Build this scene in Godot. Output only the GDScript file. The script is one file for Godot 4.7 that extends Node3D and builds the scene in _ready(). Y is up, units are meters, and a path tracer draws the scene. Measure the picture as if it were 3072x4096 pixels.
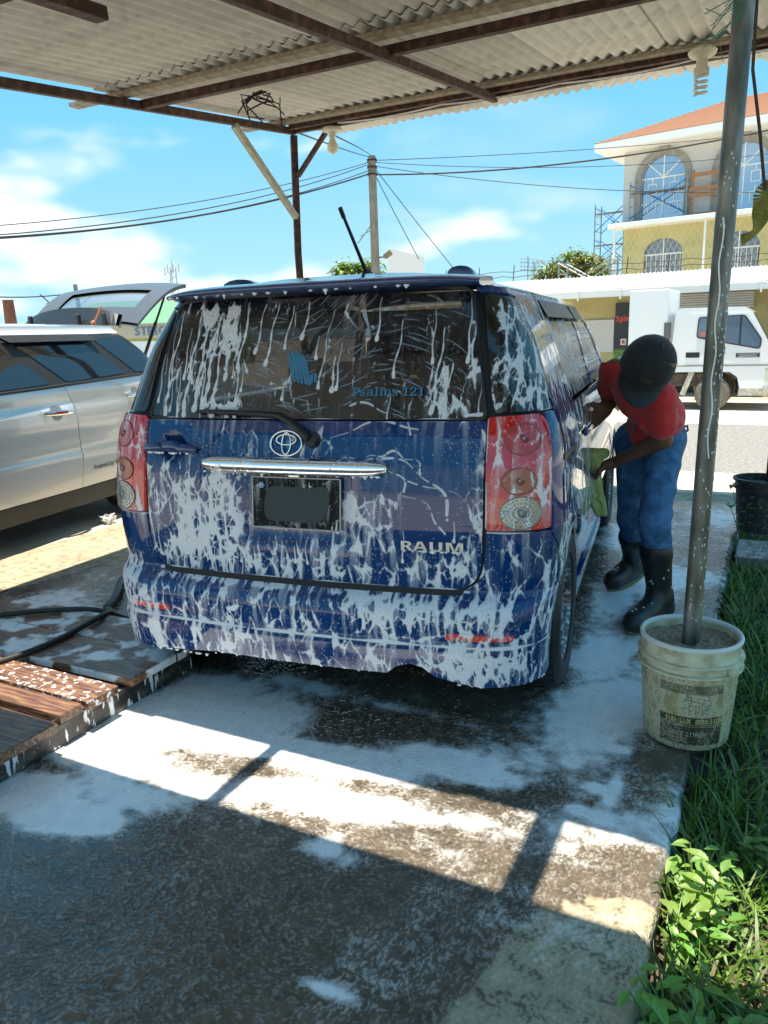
extends Node3D
# A car-wash bay under a corrugated canopy. Metres, y up. Camera stands at the origin's plumb line, looking along -z.

# ---------------------------------------------------------------- frames
const BAY_R := Vector3(0.88862, 0, 0.45865)   # across the bay, to the grass side
const BAY_F := Vector3(0.45865, 0, -0.88862)  # along the bay, to the street
const ROAD_Y := -0.40

func bay(l: float, s: float, y: float = 0.0) -> Vector3:
	return BAY_R * l + BAY_F * s + Vector3(0, y, 0)

# ---------------------------------------------------------------- mesh builder
class MB:
	var v := PackedVector3Array()
	var n := PackedVector3Array()
	var t := PackedVector2Array()
	var c := PackedColorArray()
	var col := Color(1, 1, 1)
	var colored := false
	func tri(a: Vector3, b: Vector3, d: Vector3, na: Vector3, nb: Vector3, nd: Vector3, ta := Vector2.ZERO, tb := Vector2.ZERO, td := Vector2.ZERO) -> void:
		var g := (d - a).cross(b - a)
		if g.dot(na + nb + nd) < 0.0:
			v.push_back(a); v.push_back(d); v.push_back(b)
			n.push_back(na); n.push_back(nd); n.push_back(nb)
			t.push_back(ta); t.push_back(td); t.push_back(tb)
		else:
			v.push_back(a); v.push_back(b); v.push_back(d)
			n.push_back(na); n.push_back(nb); n.push_back(nd)
			t.push_back(ta); t.push_back(tb); t.push_back(td)
		if colored:
			c.push_back(col); c.push_back(col); c.push_back(col)
	func flat(a: Vector3, b: Vector3, d: Vector3, out: Vector3) -> void:
		var g := (d - a).cross(b - a)
		if g.length_squared() < 1e-16:
			return
		g = g.normalized()
		if g.dot(out) < 0.0:
			g = -g
		tri(a, b, d, g, g, g)
	func quad(a: Vector3, b: Vector3, d: Vector3, e: Vector3, out: Vector3) -> void:
		flat(a, b, d, out)
		flat(a, d, e, out)
	func quadn(a: Vector3, b: Vector3, d: Vector3, e: Vector3, na: Vector3, nb: Vector3, nd: Vector3, ne: Vector3, ta := Vector2.ZERO, tb := Vector2.ZERO, td := Vector2.ZERO, te := Vector2.ZERO) -> void:
		tri(a, b, d, na, nb, nd, ta, tb, td)
		tri(a, d, e, na, nd, ne, ta, td, te)
	func box(x: Transform3D, s: Vector3, b := 0.0) -> void:
		var h := s * 0.5
		b = minf(b, minf(h.x, minf(h.y, h.z)) * 0.95)
		var ax := [Vector3.RIGHT, Vector3.UP, Vector3.BACK]
		for i in 3:
			var j := (i + 1) % 3
			var k := (i + 2) % 3
			for sg in [-1.0, 1.0]:
				var nn: Vector3 = x.basis * (ax[i] * sg)
				nn = nn.normalized()
				var q := []
				for e in [[-1, -1], [1, -1], [1, 1], [-1, 1]]:
					var p := Vector3.ZERO
					p[i] = sg * h[i]
					p[j] = e[0] * (h[j] - b)
					p[k] = e[1] * (h[k] - b)
					q.append(x * p)
				quadn(q[0], q[1], q[2], q[3], nn, nn, nn, nn, Vector2(0, 0), Vector2(1, 0), Vector2(1, 1), Vector2(0, 1))
		if b <= 0.0:
			return
		for i in 3:
			var j := (i + 1) % 3
			var k := (i + 2) % 3
			for sj in [-1.0, 1.0]:
				for sk in [-1.0, 1.0]:
					var nj: Vector3 = (x.basis * (ax[j] * sj)).normalized()
					var nk: Vector3 = (x.basis * (ax[k] * sk)).normalized()
					var a := Vector3.ZERO
					a[j] = sj * h[j]; a[k] = sk * (h[k] - b); a[i] = -(h[i] - b)
					var a2 := a
					a2[i] = h[i] - b
					var d := Vector3.ZERO
					d[j] = sj * (h[j] - b); d[k] = sk * h[k]; d[i] = -(h[i] - b)
					var d2 := d
					d2[i] = h[i] - b
					quadn(x * a, x * a2, x * d2, x * d, nj, nj, nk, nk)
		for sx in [-1.0, 1.0]:
			for sy in [-1.0, 1.0]:
				for sz in [-1.0, 1.0]:
					var a := Vector3(sx * h.x, sy * (h.y - b), sz * (h.z - b))
					var d := Vector3(sx * (h.x - b), sy * h.y, sz * (h.z - b))
					var e := Vector3(sx * (h.x - b), sy * (h.y - b), sz * h.z)
					tri(x * a, x * d, x * e, (x.basis * Vector3(sx, 0, 0)).normalized(), (x.basis * Vector3(0, sy, 0)).normalized(), (x.basis * Vector3(0, 0, sz)).normalized())
	func bx(p: Vector3, s: Vector3, b := 0.0) -> void:
		box(Transform3D(Basis(), p), s, b)
	# a bar from p to q, w across (sideways), h high
	func bar(p: Vector3, q: Vector3, w: float, h: float, b := 0.0, upv := Vector3.UP) -> void:
		var d := (q - p)
		var zl := d.length()
		if zl < 1e-6:
			return
		var z := d / zl
		var x := upv.cross(z)
		if x.length() < 1e-4:
			x = Vector3.RIGHT.cross(z)
		x = x.normalized()
		var y := z.cross(x)
		box(Transform3D(Basis(x, y, z), (p + q) * 0.5), Vector3(w, h, zl), b)
	func tube(pts: Array, rads, sides := 8, caps := true, squash := 1.0) -> void:
		var m := pts.size()
		var up := Vector3.UP
		var d0: Vector3 = (pts[1] - pts[0]).normalized()
		if absf(d0.dot(up)) > 0.95:
			up = Vector3.RIGHT
		var xs := up.cross(d0).normalized()
		var rings := []
		var norms := []
		for i in m:
			var d: Vector3
			if i == 0:
				d = pts[1] - pts[0]
			elif i == m - 1:
				d = pts[i] - pts[i - 1]
			else:
				d = (pts[i + 1] - pts[i]).normalized() + (pts[i] - pts[i - 1]).normalized()
			d = d.normalized()
			xs = (xs - d * xs.dot(d)).normalized()
			var ys := d.cross(xs)
			var r: float = rads[i] if rads is Array else rads
			var ring := PackedVector3Array()
			var nr := PackedVector3Array()
			for k in sides:
				var a := TAU * k / sides
				var o := xs * cos(a) + ys * (sin(a) * squash)
				ring.push_back(pts[i] + o * r)
				nr.push_back((xs * cos(a) * squash + ys * sin(a)).normalized())
			rings.append(ring)
			norms.append(nr)
		for i in m - 1:
			for k in sides:
				var k2 := (k + 1) % sides
				quadn(rings[i][k], rings[i][k2], rings[i + 1][k2], rings[i + 1][k], norms[i][k], norms[i][k2], norms[i + 1][k2], norms[i + 1][k],
					Vector2(float(k) / sides, i), Vector2(float(k + 1) / sides, i), Vector2(float(k + 1) / sides, i + 1), Vector2(float(k) / sides, i + 1))
		if caps:
			for e in [0, m - 1]:
				var dd: Vector3 = (pts[0] - pts[1]) if e == 0 else (pts[m - 1] - pts[m - 2])
				dd = dd.normalized()
				for k in sides:
					tri(pts[e], rings[e][k], rings[e][(k + 1) % sides], dd, dd, dd)
	# profile: Vector2(radius, height) list turned about local y
	func lathe(x: Transform3D, prof: Array, seg := 24, a0 := 0.0, a1 := TAU, uvr := Rect2(0, 0, 1, 1)) -> void:
		var m := prof.size()
		for i in m - 1:
			var p: Vector2 = prof[i]
			var q: Vector2 = prof[i + 1]
			var d := q - p
			if d.length() < 1e-7:
				continue
			var nn := Vector2(d.y, -d.x).normalized()
			var np := nn
			var nq := nn
			if i > 0:
				var e: Vector2 = p - prof[i - 1]
				var ne := Vector2(e.y, -e.x).normalized()
				if ne.dot(nn) > 0.6:
					np = (ne + nn).normalized()
			if i < m - 2:
				var e2: Vector2 = prof[i + 2] - q
				var ne2 := Vector2(e2.y, -e2.x).normalized()
				if ne2.dot(nn) > 0.6:
					nq = (ne2 + nn).normalized()
			for k in seg:
				var b := lerpf(a0, a1, float(k) / seg)
				var b2 := lerpf(a0, a1, float(k + 1) / seg)
				var c1 := Vector3(cos(b), 0, sin(b))
				var c2 := Vector3(cos(b2), 0, sin(b2))
				var U := Vector3.UP
				var f1 := uvr.position.x + uvr.size.x * k / seg
				var f2 := uvr.position.x + uvr.size.x * (k + 1) / seg
				var g1 := uvr.position.y + uvr.size.y * i / (m - 1)
				var g2 := uvr.position.y + uvr.size.y * (i + 1) / (m - 1)
				quadn(x * (c1 * p.x + U * p.y), x * (c2 * p.x + U * p.y), x * (c2 * q.x + U * q.y), x * (c1 * q.x + U * q.y),
					(x.basis * (c1 * np.x + U * np.y)).normalized(), (x.basis * (c2 * np.x + U * np.y)).normalized(), (x.basis * (c2 * nq.x + U * nq.y)).normalized(), (x.basis * (c1 * nq.x + U * nq.y)).normalized(),
					Vector2(f1, g1), Vector2(f2, g1), Vector2(f2, g2), Vector2(f1, g2))
	func ball(x: Transform3D, seg := 12, rings := 8) -> void:
		var prof := []
		for i in rings + 1:
			var a := -PI / 2 + PI * i / rings
			prof.append(Vector2(cos(a), sin(a)))
		lathe(x, prof, seg)
	# flat polygon pushed from local z=0 to z=depth
	func prism(poly: PackedVector2Array, depth: float, x := Transform3D()) -> void:
		var ix := Geometry2D.triangulate_polygon(poly)
		var nf := (x.basis * Vector3.FORWARD).normalized()
		for i in range(0, ix.size(), 3):
			var p := poly[ix[i]]
			var q := poly[ix[i + 1]]
			var r := poly[ix[i + 2]]
			tri(x * Vector3(p.x, p.y, 0), x * Vector3(q.x, q.y, 0), x * Vector3(r.x, r.y, 0), nf, nf, nf, p, q, r)
			tri(x * Vector3(p.x, p.y, depth), x * Vector3(q.x, q.y, depth), x * Vector3(r.x, r.y, depth), -nf, -nf, -nf, p, q, r)
		var cw := Geometry2D.is_polygon_clockwise(poly)
		for i in poly.size():
			var p := poly[i]
			var q := poly[(i + 1) % poly.size()]
			var e := (q - p)
			if e.length() < 1e-7:
				continue
			var o := Vector2(-e.y, e.x) if cw else Vector2(e.y, -e.x)
			quad(x * Vector3(p.x, p.y, 0), x * Vector3(q.x, q.y, 0), x * Vector3(q.x, q.y, depth), x * Vector3(p.x, p.y, depth), x.basis * Vector3(o.x, o.y, 0))
	func mesh() -> ArrayMesh:
		var m := ArrayMesh.new()
		var a := []
		a.resize(Mesh.ARRAY_MAX)
		a[Mesh.ARRAY_VERTEX] = v
		a[Mesh.ARRAY_NORMAL] = n
		a[Mesh.ARRAY_TEX_UV] = t
		if colored:
			a[Mesh.ARRAY_COLOR] = c
		m.add_surface_from_arrays(Mesh.PRIMITIVE_TRIANGLES, a)
		return m

func put(mb: MB, called: String, m: Material, parent: Node) -> MeshInstance3D:
	return put_mesh(mb.mesh(), called, m, parent)

func put_mesh(me: Mesh, called: String, m: Material, parent: Node, x := Transform3D()) -> MeshInstance3D:
	var o := MeshInstance3D.new()
	o.mesh = me
	o.material_override = m
	o.name = numbered(called) if parent == self else called
	o.transform = x
	parent.add_child(o, true)
	return o

var taken := {}
func numbered(called: String) -> String:
	if not taken.has(called):
		taken[called] = 0
		return called
	taken[called] += 1
	return "%s_%03d" % [called, taken[called]]

func thing(called: String, label: String, category: String, x := Transform3D(), group := "") -> Node3D:
	var o := Node3D.new()
	o.name = numbered(called)
	add_child(o)
	o.transform = x
	tag(o, label, category, group)
	return o

func tag(o: Node, label: String, category: String, group := "", kind := "") -> Node:
	o.set_meta("label", label)
	o.set_meta("category", category)
	if group:
		o.set_meta("group", group)
	if kind:
		o.set_meta("kind", kind)
	return o

# ---------------------------------------------------------------- materials
func lin(r: float, g: float, b: float) -> Color:
	return Color(r, g, b).linear_to_srgb()

func mat(r: float, g: float, b: float, rough := 0.7, metal := 0.0, opt := {}) -> StandardMaterial3D:
	var m := StandardMaterial3D.new()
	m.albedo_color = lin(r, g, b)
	m.roughness = rough
	m.metallic = metal
	for k in opt:
		m.set(k, opt[k])
	return m

# tiling noise picture: colours (linear) spread over the noise values
func ntex(stops: Array, freq: float, seed_: int, size := 256, kind := FastNoiseLite.TYPE_SIMPLEX_SMOOTH, oct := 4, warp := 0.0) -> NoiseTexture2D:
	var fn := FastNoiseLite.new()
	fn.seed = seed_
	fn.noise_type = kind
	fn.frequency = freq
	fn.fractal_octaves = oct
	if warp > 0.0:
		fn.domain_warp_enabled = true
		fn.domain_warp_amplitude = warp
		fn.domain_warp_frequency = freq
	var nt := NoiseTexture2D.new()
	nt.width = size
	nt.height = size
	nt.seamless = true
	nt.noise = fn
	var g := Gradient.new()
	g.offsets = PackedFloat32Array(stops.map(func(s): return s[0]))
	g.colors = PackedColorArray(stops.map(func(s): return lin(s[1], s[2], s[3])))
	nt.color_ramp = g
	return nt

func nraw(freq: float, seed_: int, size := 256, oct := 4, kind := FastNoiseLite.TYPE_SIMPLEX_SMOOTH) -> NoiseTexture2D:
	var fn := FastNoiseLite.new()
	fn.seed = seed_
	fn.noise_type = kind
	fn.frequency = freq
	fn.fractal_octaves = oct
	var nt := NoiseTexture2D.new()
	nt.width = size
	nt.height = size
	nt.seamless = true
	nt.noise = fn
	return nt

# a material whose colour comes from a tiling noise picture laid on by position
func nmat(tex: Texture2D, scale: Vector3, rough := 0.8, metal := 0.0, bump: Texture2D = null, bump_cm := 0.1, world := false) -> StandardMaterial3D:
	var m := StandardMaterial3D.new()
	m.albedo_texture = tex
	m.roughness = rough
	m.metallic = metal
	m.uv1_triplanar = true
	m.uv1_world_triplanar = world
	m.uv1_scale = scale
	if bump:
		m.heightmap_enabled = true
		m.heightmap_texture = bump
		m.heightmap_scale = bump_cm
	return m

func noise_bytes(w: int, h: int, freq: float, seed_: int, sx: float, sy: float, kind := FastNoiseLite.TYPE_SIMPLEX_SMOOTH, oct := 3, warp := 0.0, ret := -1) -> PackedByteArray:
	# a w x h field of 0..255 whose features are stretched by sx, sy
	var fn := FastNoiseLite.new()
	fn.seed = seed_
	fn.noise_type = kind
	fn.frequency = freq
	fn.fractal_octaves = oct
	if kind == FastNoiseLite.TYPE_CELLULAR:
		fn.fractal_type = FastNoiseLite.FRACTAL_NONE
		if ret >= 0:
			fn.cellular_return_type = ret
	if warp > 0.0:
		fn.domain_warp_enabled = true
		fn.domain_warp_amplitude = warp
		fn.domain_warp_frequency = freq * 0.6
		fn.domain_warp_fractal_octaves = 2
	var im := fn.get_image(int(w / sx), int(h / sy), false, false, true)
	if im.get_format() != Image.FORMAT_L8:
		im.convert(Image.FORMAT_L8)
	if sx != 1.0 or sy != 1.0:
		im.resize(w, h, Image.INTERPOLATE_CUBIC)
	return im.get_data()

func soft(a: float, b: float, x: float) -> float:
	var t := clampf((x - a) / (b - a), 0.0, 1.0)
	return t * t * (3.0 - 2.0 * t)

# a coarse grid of numbers blown up to w x h bytes; f(u, v) gives 0..1 at u, v in 0..1
func field_bytes(w: int, h: int, gw: int, gh: int, f: Callable) -> PackedByteArray:
	var im := Image.create(gw, gh, false, Image.FORMAT_L8)
	for j in gh:
		for i in gw:
			var q: float = clampf(f.call((i + 0.5) / gw, (j + 0.5) / gh), 0.0, 1.0)
			im.set_pixel(i, j, Color(q, q, q))
	im.resize(w, h, Image.INTERPOLATE_CUBIC)
	return im.get_data()

func font_of(called := "Droid Sans", heavy := 400, slant := false) -> SystemFont:
	var f := SystemFont.new()
	f.font_names = PackedStringArray([called])
	f.font_weight = heavy
	f.font_italic = slant
	return f

func letters(text: String, height: float, depth: float, m: Material, called: String, parent: Node, x: Transform3D, heavy := 400, slant := false, squeeze := 1.0, face := "Droid Sans") -> MeshInstance3D:
	var tm := TextMesh.new()
	tm.text = text
	tm.font = font_of(face, heavy, slant)
	tm.font_size = 32
	tm.pixel_size = height / 23.0
	tm.depth = depth
	var x2 := x
	x2.basis = x.basis * Basis.from_scale(Vector3(squeeze, 1, 1))
	return put_mesh(tm, called, m, parent, x2)

func yaw_frame(p: Vector3, deg: float) -> Transform3D:
	# local x to the right, local -z towards yaw degrees to the right of the camera's heading
	return Transform3D(Basis(Vector3.UP, deg_to_rad(-deg)), p)

# ================================================================ scene
var SRGB := PackedByteArray()
func to_byte(x: float) -> int:
	return SRGB[clampi(int(x * 1023.0), 0, 1023)]

func _ready() -> void:
	for i in 1024:
		SRGB.push_back(clampi(int(round(Color(i / 1023.0, 0, 0).linear_to_srgb().r * 255.0)), 0, 255))
	# ---- camera
	var cam := Camera3D.new()
	cam.name = "camera"
	var p := deg_to_rad(13.192)
	var q := deg_to_rad(1.913)
	var up0 := Vector3(0, cos(p), -sin(p))
	cam.transform = Transform3D(Basis(Vector3.RIGHT * cos(q) - up0 * sin(q), up0 * cos(q) + Vector3.RIGHT * sin(q), Vector3(0, sin(p), cos(p))), Vector3(0, 1.314, 0))
	cam.fov = rad_to_deg(2.0 * atan(512.0 / 759.0))
	cam.near = 0.05
	cam.far = 900.0
	add_child(cam)
	# ---- sky, exposure
	var env := Environment.new()
	env.background_mode = Environment.BG_SKY
	var sky := Sky.new()
	var pm := PanoramaSkyMaterial.new()
	pm.panorama = make_sky()
	sky.sky_material = pm
	env.sky = sky
	env.background_energy_multiplier = 1.0
	env.tonemap_mode = Environment.TONE_MAPPER_LINEAR
	env.tonemap_exposure = 2.45
	env.sdfgi_enabled = true
	env.ssao_enabled = true
	env.ssil_enabled = true
	var we := WorldEnvironment.new()
	we.environment = env
	add_child(we)
	# ---- sun: nearly overhead, a little behind the camera
	var sun := DirectionalLight3D.new()
	sun.name = "sun"
	sun.light_energy = 1.5
	sun.light_color = Color(1.0, 0.955, 0.88)
	sun.light_angular_distance = 0.53
	sun.shadow_enabled = true
	add_child(sun)
	var fall := (BAY_F * 0.05 + BAY_R * 0.01 + Vector3.DOWN).normalized()
	sun.look_at_from_position(Vector3(0, 30, 0), Vector3(0, 30, 0) + fall, Vector3.FORWARD)
	# ---- the place
	make_materials()
	make_ground()
	make_canopy()
	make_background()
	make_ramp()
	make_blue_car()
	make_silver_car()
	make_trucks()
	make_buckets()
	make_person()
	make_plants()
	make_small_things()

const SKY_TURN := 3.65
func make_sky() -> ImageTexture:
	var w := 1536
	var h := 768
	var cl := FastNoiseLite.new()
	cl.seed = 11
	cl.noise_type = FastNoiseLite.TYPE_SIMPLEX_SMOOTH
	cl.frequency = 1.0
	cl.fractal_octaves = 5
	cl.fractal_gain = 0.52
	var wi := FastNoiseLite.new()
	wi.seed = 5
	wi.frequency = 1.0
	wi.fractal_octaves = 3
	var im := Image.create(w, h, false, Image.FORMAT_RGBF)
	var half := h / 2
	for j in h:
		if j > half + 4:
			im.fill_rect(Rect2i(0, j, w, h - j), Color(0.24, 0.225, 0.19))
			break
		var el := maxf(PI * 0.5 - PI * (j + 0.5) / h, 0.0)
		var y := sin(el)
		var cy := cos(el)
		var base := Color(0.215, 0.375, 0.44).lerp(Color(0.093, 0.285, 0.45), soft(0.0, 0.30, y))
		base = base.lerp(Color(0.07, 0.235, 0.43), soft(0.3, 0.95, y))
		for i in w:
			var az := TAU * (i + 0.5) / w + SKY_TURN
			var px := sin(az) * cy
			var pz := -cos(az) * cy
			var k := 1.0 / (y + 0.16)
			# puffs low over the horizon and thin drawn-out wisps above them
			var n := cl.get_noise_3d(px * 2.9 + 3.0, y * 8.5, pz * 2.9 + 7.3)
			var m := wi.get_noise_3d(px * k * 0.55, y * 2.0 + 4.0, pz * k * 0.9)
			var cover := soft(0.06, 0.50, n + 0.22 * m - 0.55 * soft(0.10, 0.5, y) + 0.06)
			cover = maxf(cover, 0.55 * soft(0.16, 0.75, m + 0.35 * n - 0.4 * soft(0.25, 0.7, y)))
			var c := base
			if cover > 0.0:
				var shade := 0.86 + 0.26 * soft(-0.3, 0.6, n)
				c = base.lerp(Color(0.50, 0.525, 0.54) * shade, cover * 0.85)
			im.set_pixel(i, j, c)
	return ImageTexture.create_from_image(im)

# ---------------------------------------------------------------- shared materials
var M := {}
func make_materials() -> void:
	var grime := nraw(0.02, 3, 256, 5)
	M.fine = nraw(0.08, 9, 256, 3)
	M.grime = grime
	M.rust = nmat(ntex([[0.0, 0.020, 0.010, 0.007], [0.45, 0.050, 0.022, 0.013], [0.62, 0.085, 0.036, 0.020], [1.0, 0.15, 0.075, 0.05]], 0.03, 21), Vector3(1.6, 1.6, 1.6), 0.75, 0.0, M.fine, 0.05)
	M.rust_dark = nmat(ntex([[0.0, 0.012, 0.007, 0.006], [0.6, 0.030, 0.015, 0.011], [1.0, 0.07, 0.036, 0.026]], 0.04, 22), Vector3(1.5, 1.5, 1.5), 0.7, 0.0, M.fine, 0.05)
	M.asbestos = nmat(ntex([[0.0, 0.48, 0.46, 0.42], [0.35, 0.66, 0.64, 0.59], [0.62, 0.72, 0.70, 0.65], [1.0, 0.77, 0.75, 0.70]], 0.012, 31, 512, FastNoiseLite.TYPE_SIMPLEX_SMOOTH, 5), Vector3(0.30, 0.30, 0.9), 0.9, 0.0, M.fine, 0.05)
	M.batten = nmat(ntex([[0.0, 0.20, 0.16, 0.115], [1.0, 0.42, 0.37, 0.29]], 0.02, 33), Vector3(4, 4, 0.6), 0.85)
	M.green_paint = nmat(ntex([[0.0, 0.20, 0.20, 0.14], [0.5, 0.38, 0.39, 0.29], [1.0, 0.50, 0.50, 0.40]], 0.03, 35), Vector3(2, 2, 2), 0.6)
	M.wood_old = nmat(ntex([[0.0, 0.10, 0.075, 0.05], [0.5, 0.19, 0.155, 0.12], [1.0, 0.30, 0.26, 0.21]], 0.03, 37), Vector3(6, 0.5, 6), 0.85, 0.0, M.fine, 0.1)
	M.white_wall = nmat(ntex([[0.0, 0.46, 0.45, 0.43], [1.0, 0.60, 0.59, 0.57]], 0.01, 39), Vector3(0.15, 0.15, 0.15), 0.9, 0.0, null, 0.1, true)
	M.white_trim = mat(0.80, 0.80, 0.78, 0.7)
	M.yellow_wall = nmat(ntex([[0.0, 0.44, 0.385, 0.16], [0.5, 0.53, 0.47, 0.22], [1.0, 0.60, 0.54, 0.27]], 0.012, 41), Vector3(0.3, 0.3, 0.3), 0.9, 0.0, null, 0.1, true)
	M.stone_trim = nmat(ntex([[0.0, 0.22, 0.21, 0.185], [1.0, 0.34, 0.325, 0.29]], 0.02, 43), Vector3(0.6, 0.6, 0.6), 0.9)
	M.mirror_pane = mat(0.42, 0.50, 0.60, 0.06, 0.75)
	M.dark_pane = mat(0.025, 0.03, 0.035, 0.05, 0.0, {"metallic_specular": 0.7})
	M.steel = mat(0.35, 0.36, 0.36, 0.4, 0.6)
	M.chrome = mat(0.85, 0.85, 0.86, 0.05, 1.0)
	M.black_plastic = mat(0.014, 0.014, 0.015, 0.45)
	M.rubber = nmat(ntex([[0.0, 0.010, 0.010, 0.011], [1.0, 0.028, 0.027, 0.027]], 0.03, 45), Vector3(3, 3, 3), 0.55)
	M.cable = mat(0.018, 0.018, 0.02, 0.6)
	M.foam = mat(0.84, 0.85, 0.86, 0.45, 0.0, {"subsurf_scatter_enabled": true, "subsurf_scatter_strength": 0.15})
	M.white_paint = mat(0.80, 0.80, 0.79, 0.22, 0.0, {"clearcoat_enabled": true, "clearcoat": 0.7, "clearcoat_roughness": 0.06})

# ---------------------------------------------------------------- ground
const FOAM_SPOTS := [-1.95, 1.33, 0.16, 0.1, 0.9, -1.93, 1.57, 0.25, 0.12, 1, -1.92, 1.84, 0.25, 0.15, 1, -1.86, 2.08, 0.22, 0.18, 0.95, -1.57, 2.01, 0.25, 0.13, 0.8, -1.51, 1.82, 0.25, 0.1, 0.9, -1.29, 1.85, 0.22, 0.08, 0.75, -1.04, 1.87, 0.22, 0.09, 0.9, -0.86, 1.99, 0.2, 0.09, 0.9, -0.68, 1.95, 0.12, 0.07, 0.75, -1.76, 1.27, 0.13, 0.07, 1, -1.63, 1.3, 0.12, 0.06, 0.9, -1.62, 1.43, 0.2, 0.07, 0.7, -1.47, 1.55, 0.2, 0.06, 0.55, -1.2, 1.64, 0.2, 0.06, 0.75, -0.99, 1.66, 0.15, 0.06, 0.85, -0.83, 1.69, 0.18, 0.06, 0.6, -0.97, 1.47, 0.07, 0.05, 0.7, -0.88, 1.45, 0.06, 0.05, 0.4, -0.68, 1.73, 0.2, 0.07, 0.55, -0.51, 1.83, 0.15, 0.08, 0.5, -0.71, 1.59, 0.12, 0.05, 0.4, -0.66, 2.07, 0.2, 0.15, 0.55, -0.5, 2.33, 0.2, 0.25, 0.6, -0.42, 2.57, 0.2, 0.3, 0.65, -0.55, 2.95, 0.14, 0.3, 0.75, -0.32, 2.91, 0.15, 0.3, 0.6, -0.64, 3.63, 0.12, 0.4, 0.75, -0.41, 4.1, 0.25, 0.5, 0.62, -0.42, 5.38, 0.4, 0.6, 0.5, -0.78, 4.86, 0.2, 0.5, 0.65, -0.47, 2.14, 0.04, 0.03, 0.6, -0.38, 2.03, 0.05, 0.03, 0.6, -0.41, 1.9, 0.04, 0.025, 0.7, -0.35, 1.89, 0.04, 0.025, 0.6, -0.35, 2.27, 0.05, 0.03, 0.6, -0.33, 2.05, 0.025, 0.1, 0.6, -0.17, 2.04, 0.015, 0.12, 0.6, -0.23, 1.87, 0.12, 0.08, 0.42, -0.19, 2.12, 0.1, 0.15, 0.38, -0.41, 1.7, 0.2, 0.06, 0.36, -1.45, 2.26, 0.2, 0.06, 0.45, -1.14, 2.23, 0.2, 0.05, 0.5, -0.87, 2.23, 0.15, 0.05, 0.4, -1.66, 2.25, 0.12, 0.1, 0.5, -3.28, 2.65, 0.3, 0.2, 0.45, -3.31, 2.41, 0.3, 0.15, 0.4, -2.87, 2.52, 0.2, 0.2, 0.5, -3.54, 2.98, 0.3, 0.15, 0.4, -1.19, 1.23, 0.5, 0.1, 0.12, -0.59, 1.51, 0.4, 0.1, 0.2, -0.89, 1.21, 0.3, 0.1, 0.1, -0.75, 1.09, 0.08, 0.02, 0.5, -1.44, 1.12, 0.4, 0.1, 0.1]
const SLAB_L0 := -4.30
const SLAB_L1 := -0.145
const SLAB_S0 := 0.55
const SLAB_S1 := 6.40

func slab_foam(u: float, v: float) -> float:
	var l := SLAB_L0 + (SLAB_L1 - SLAB_L0) * u
	var s := SLAB_S1 - (SLAB_S1 - SLAB_S0) * v
	var d := 0.0
	for k in range(0, FOAM_SPOTS.size(), 5):
		var a: float = (l - FOAM_SPOTS[k]) / FOAM_SPOTS[k + 2]
		var b: float = (s - FOAM_SPOTS[k + 1]) / FOAM_SPOTS[k + 3]
		var e := a * a + b * b
		if e < 6.0:
			var g: float = FOAM_SPOTS[k + 4] * exp(-e * 0.9)
			d = maxf(d, g) + 0.35 * minf(d, g)
	return d

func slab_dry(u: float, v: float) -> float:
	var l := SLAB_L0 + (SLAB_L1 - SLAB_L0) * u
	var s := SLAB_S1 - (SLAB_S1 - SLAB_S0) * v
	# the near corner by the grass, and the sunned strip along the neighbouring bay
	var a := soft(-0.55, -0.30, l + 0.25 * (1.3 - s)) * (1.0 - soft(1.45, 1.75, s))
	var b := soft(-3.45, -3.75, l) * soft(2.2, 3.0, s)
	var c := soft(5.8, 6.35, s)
	return maxf(maxf(a, b), c)

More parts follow.
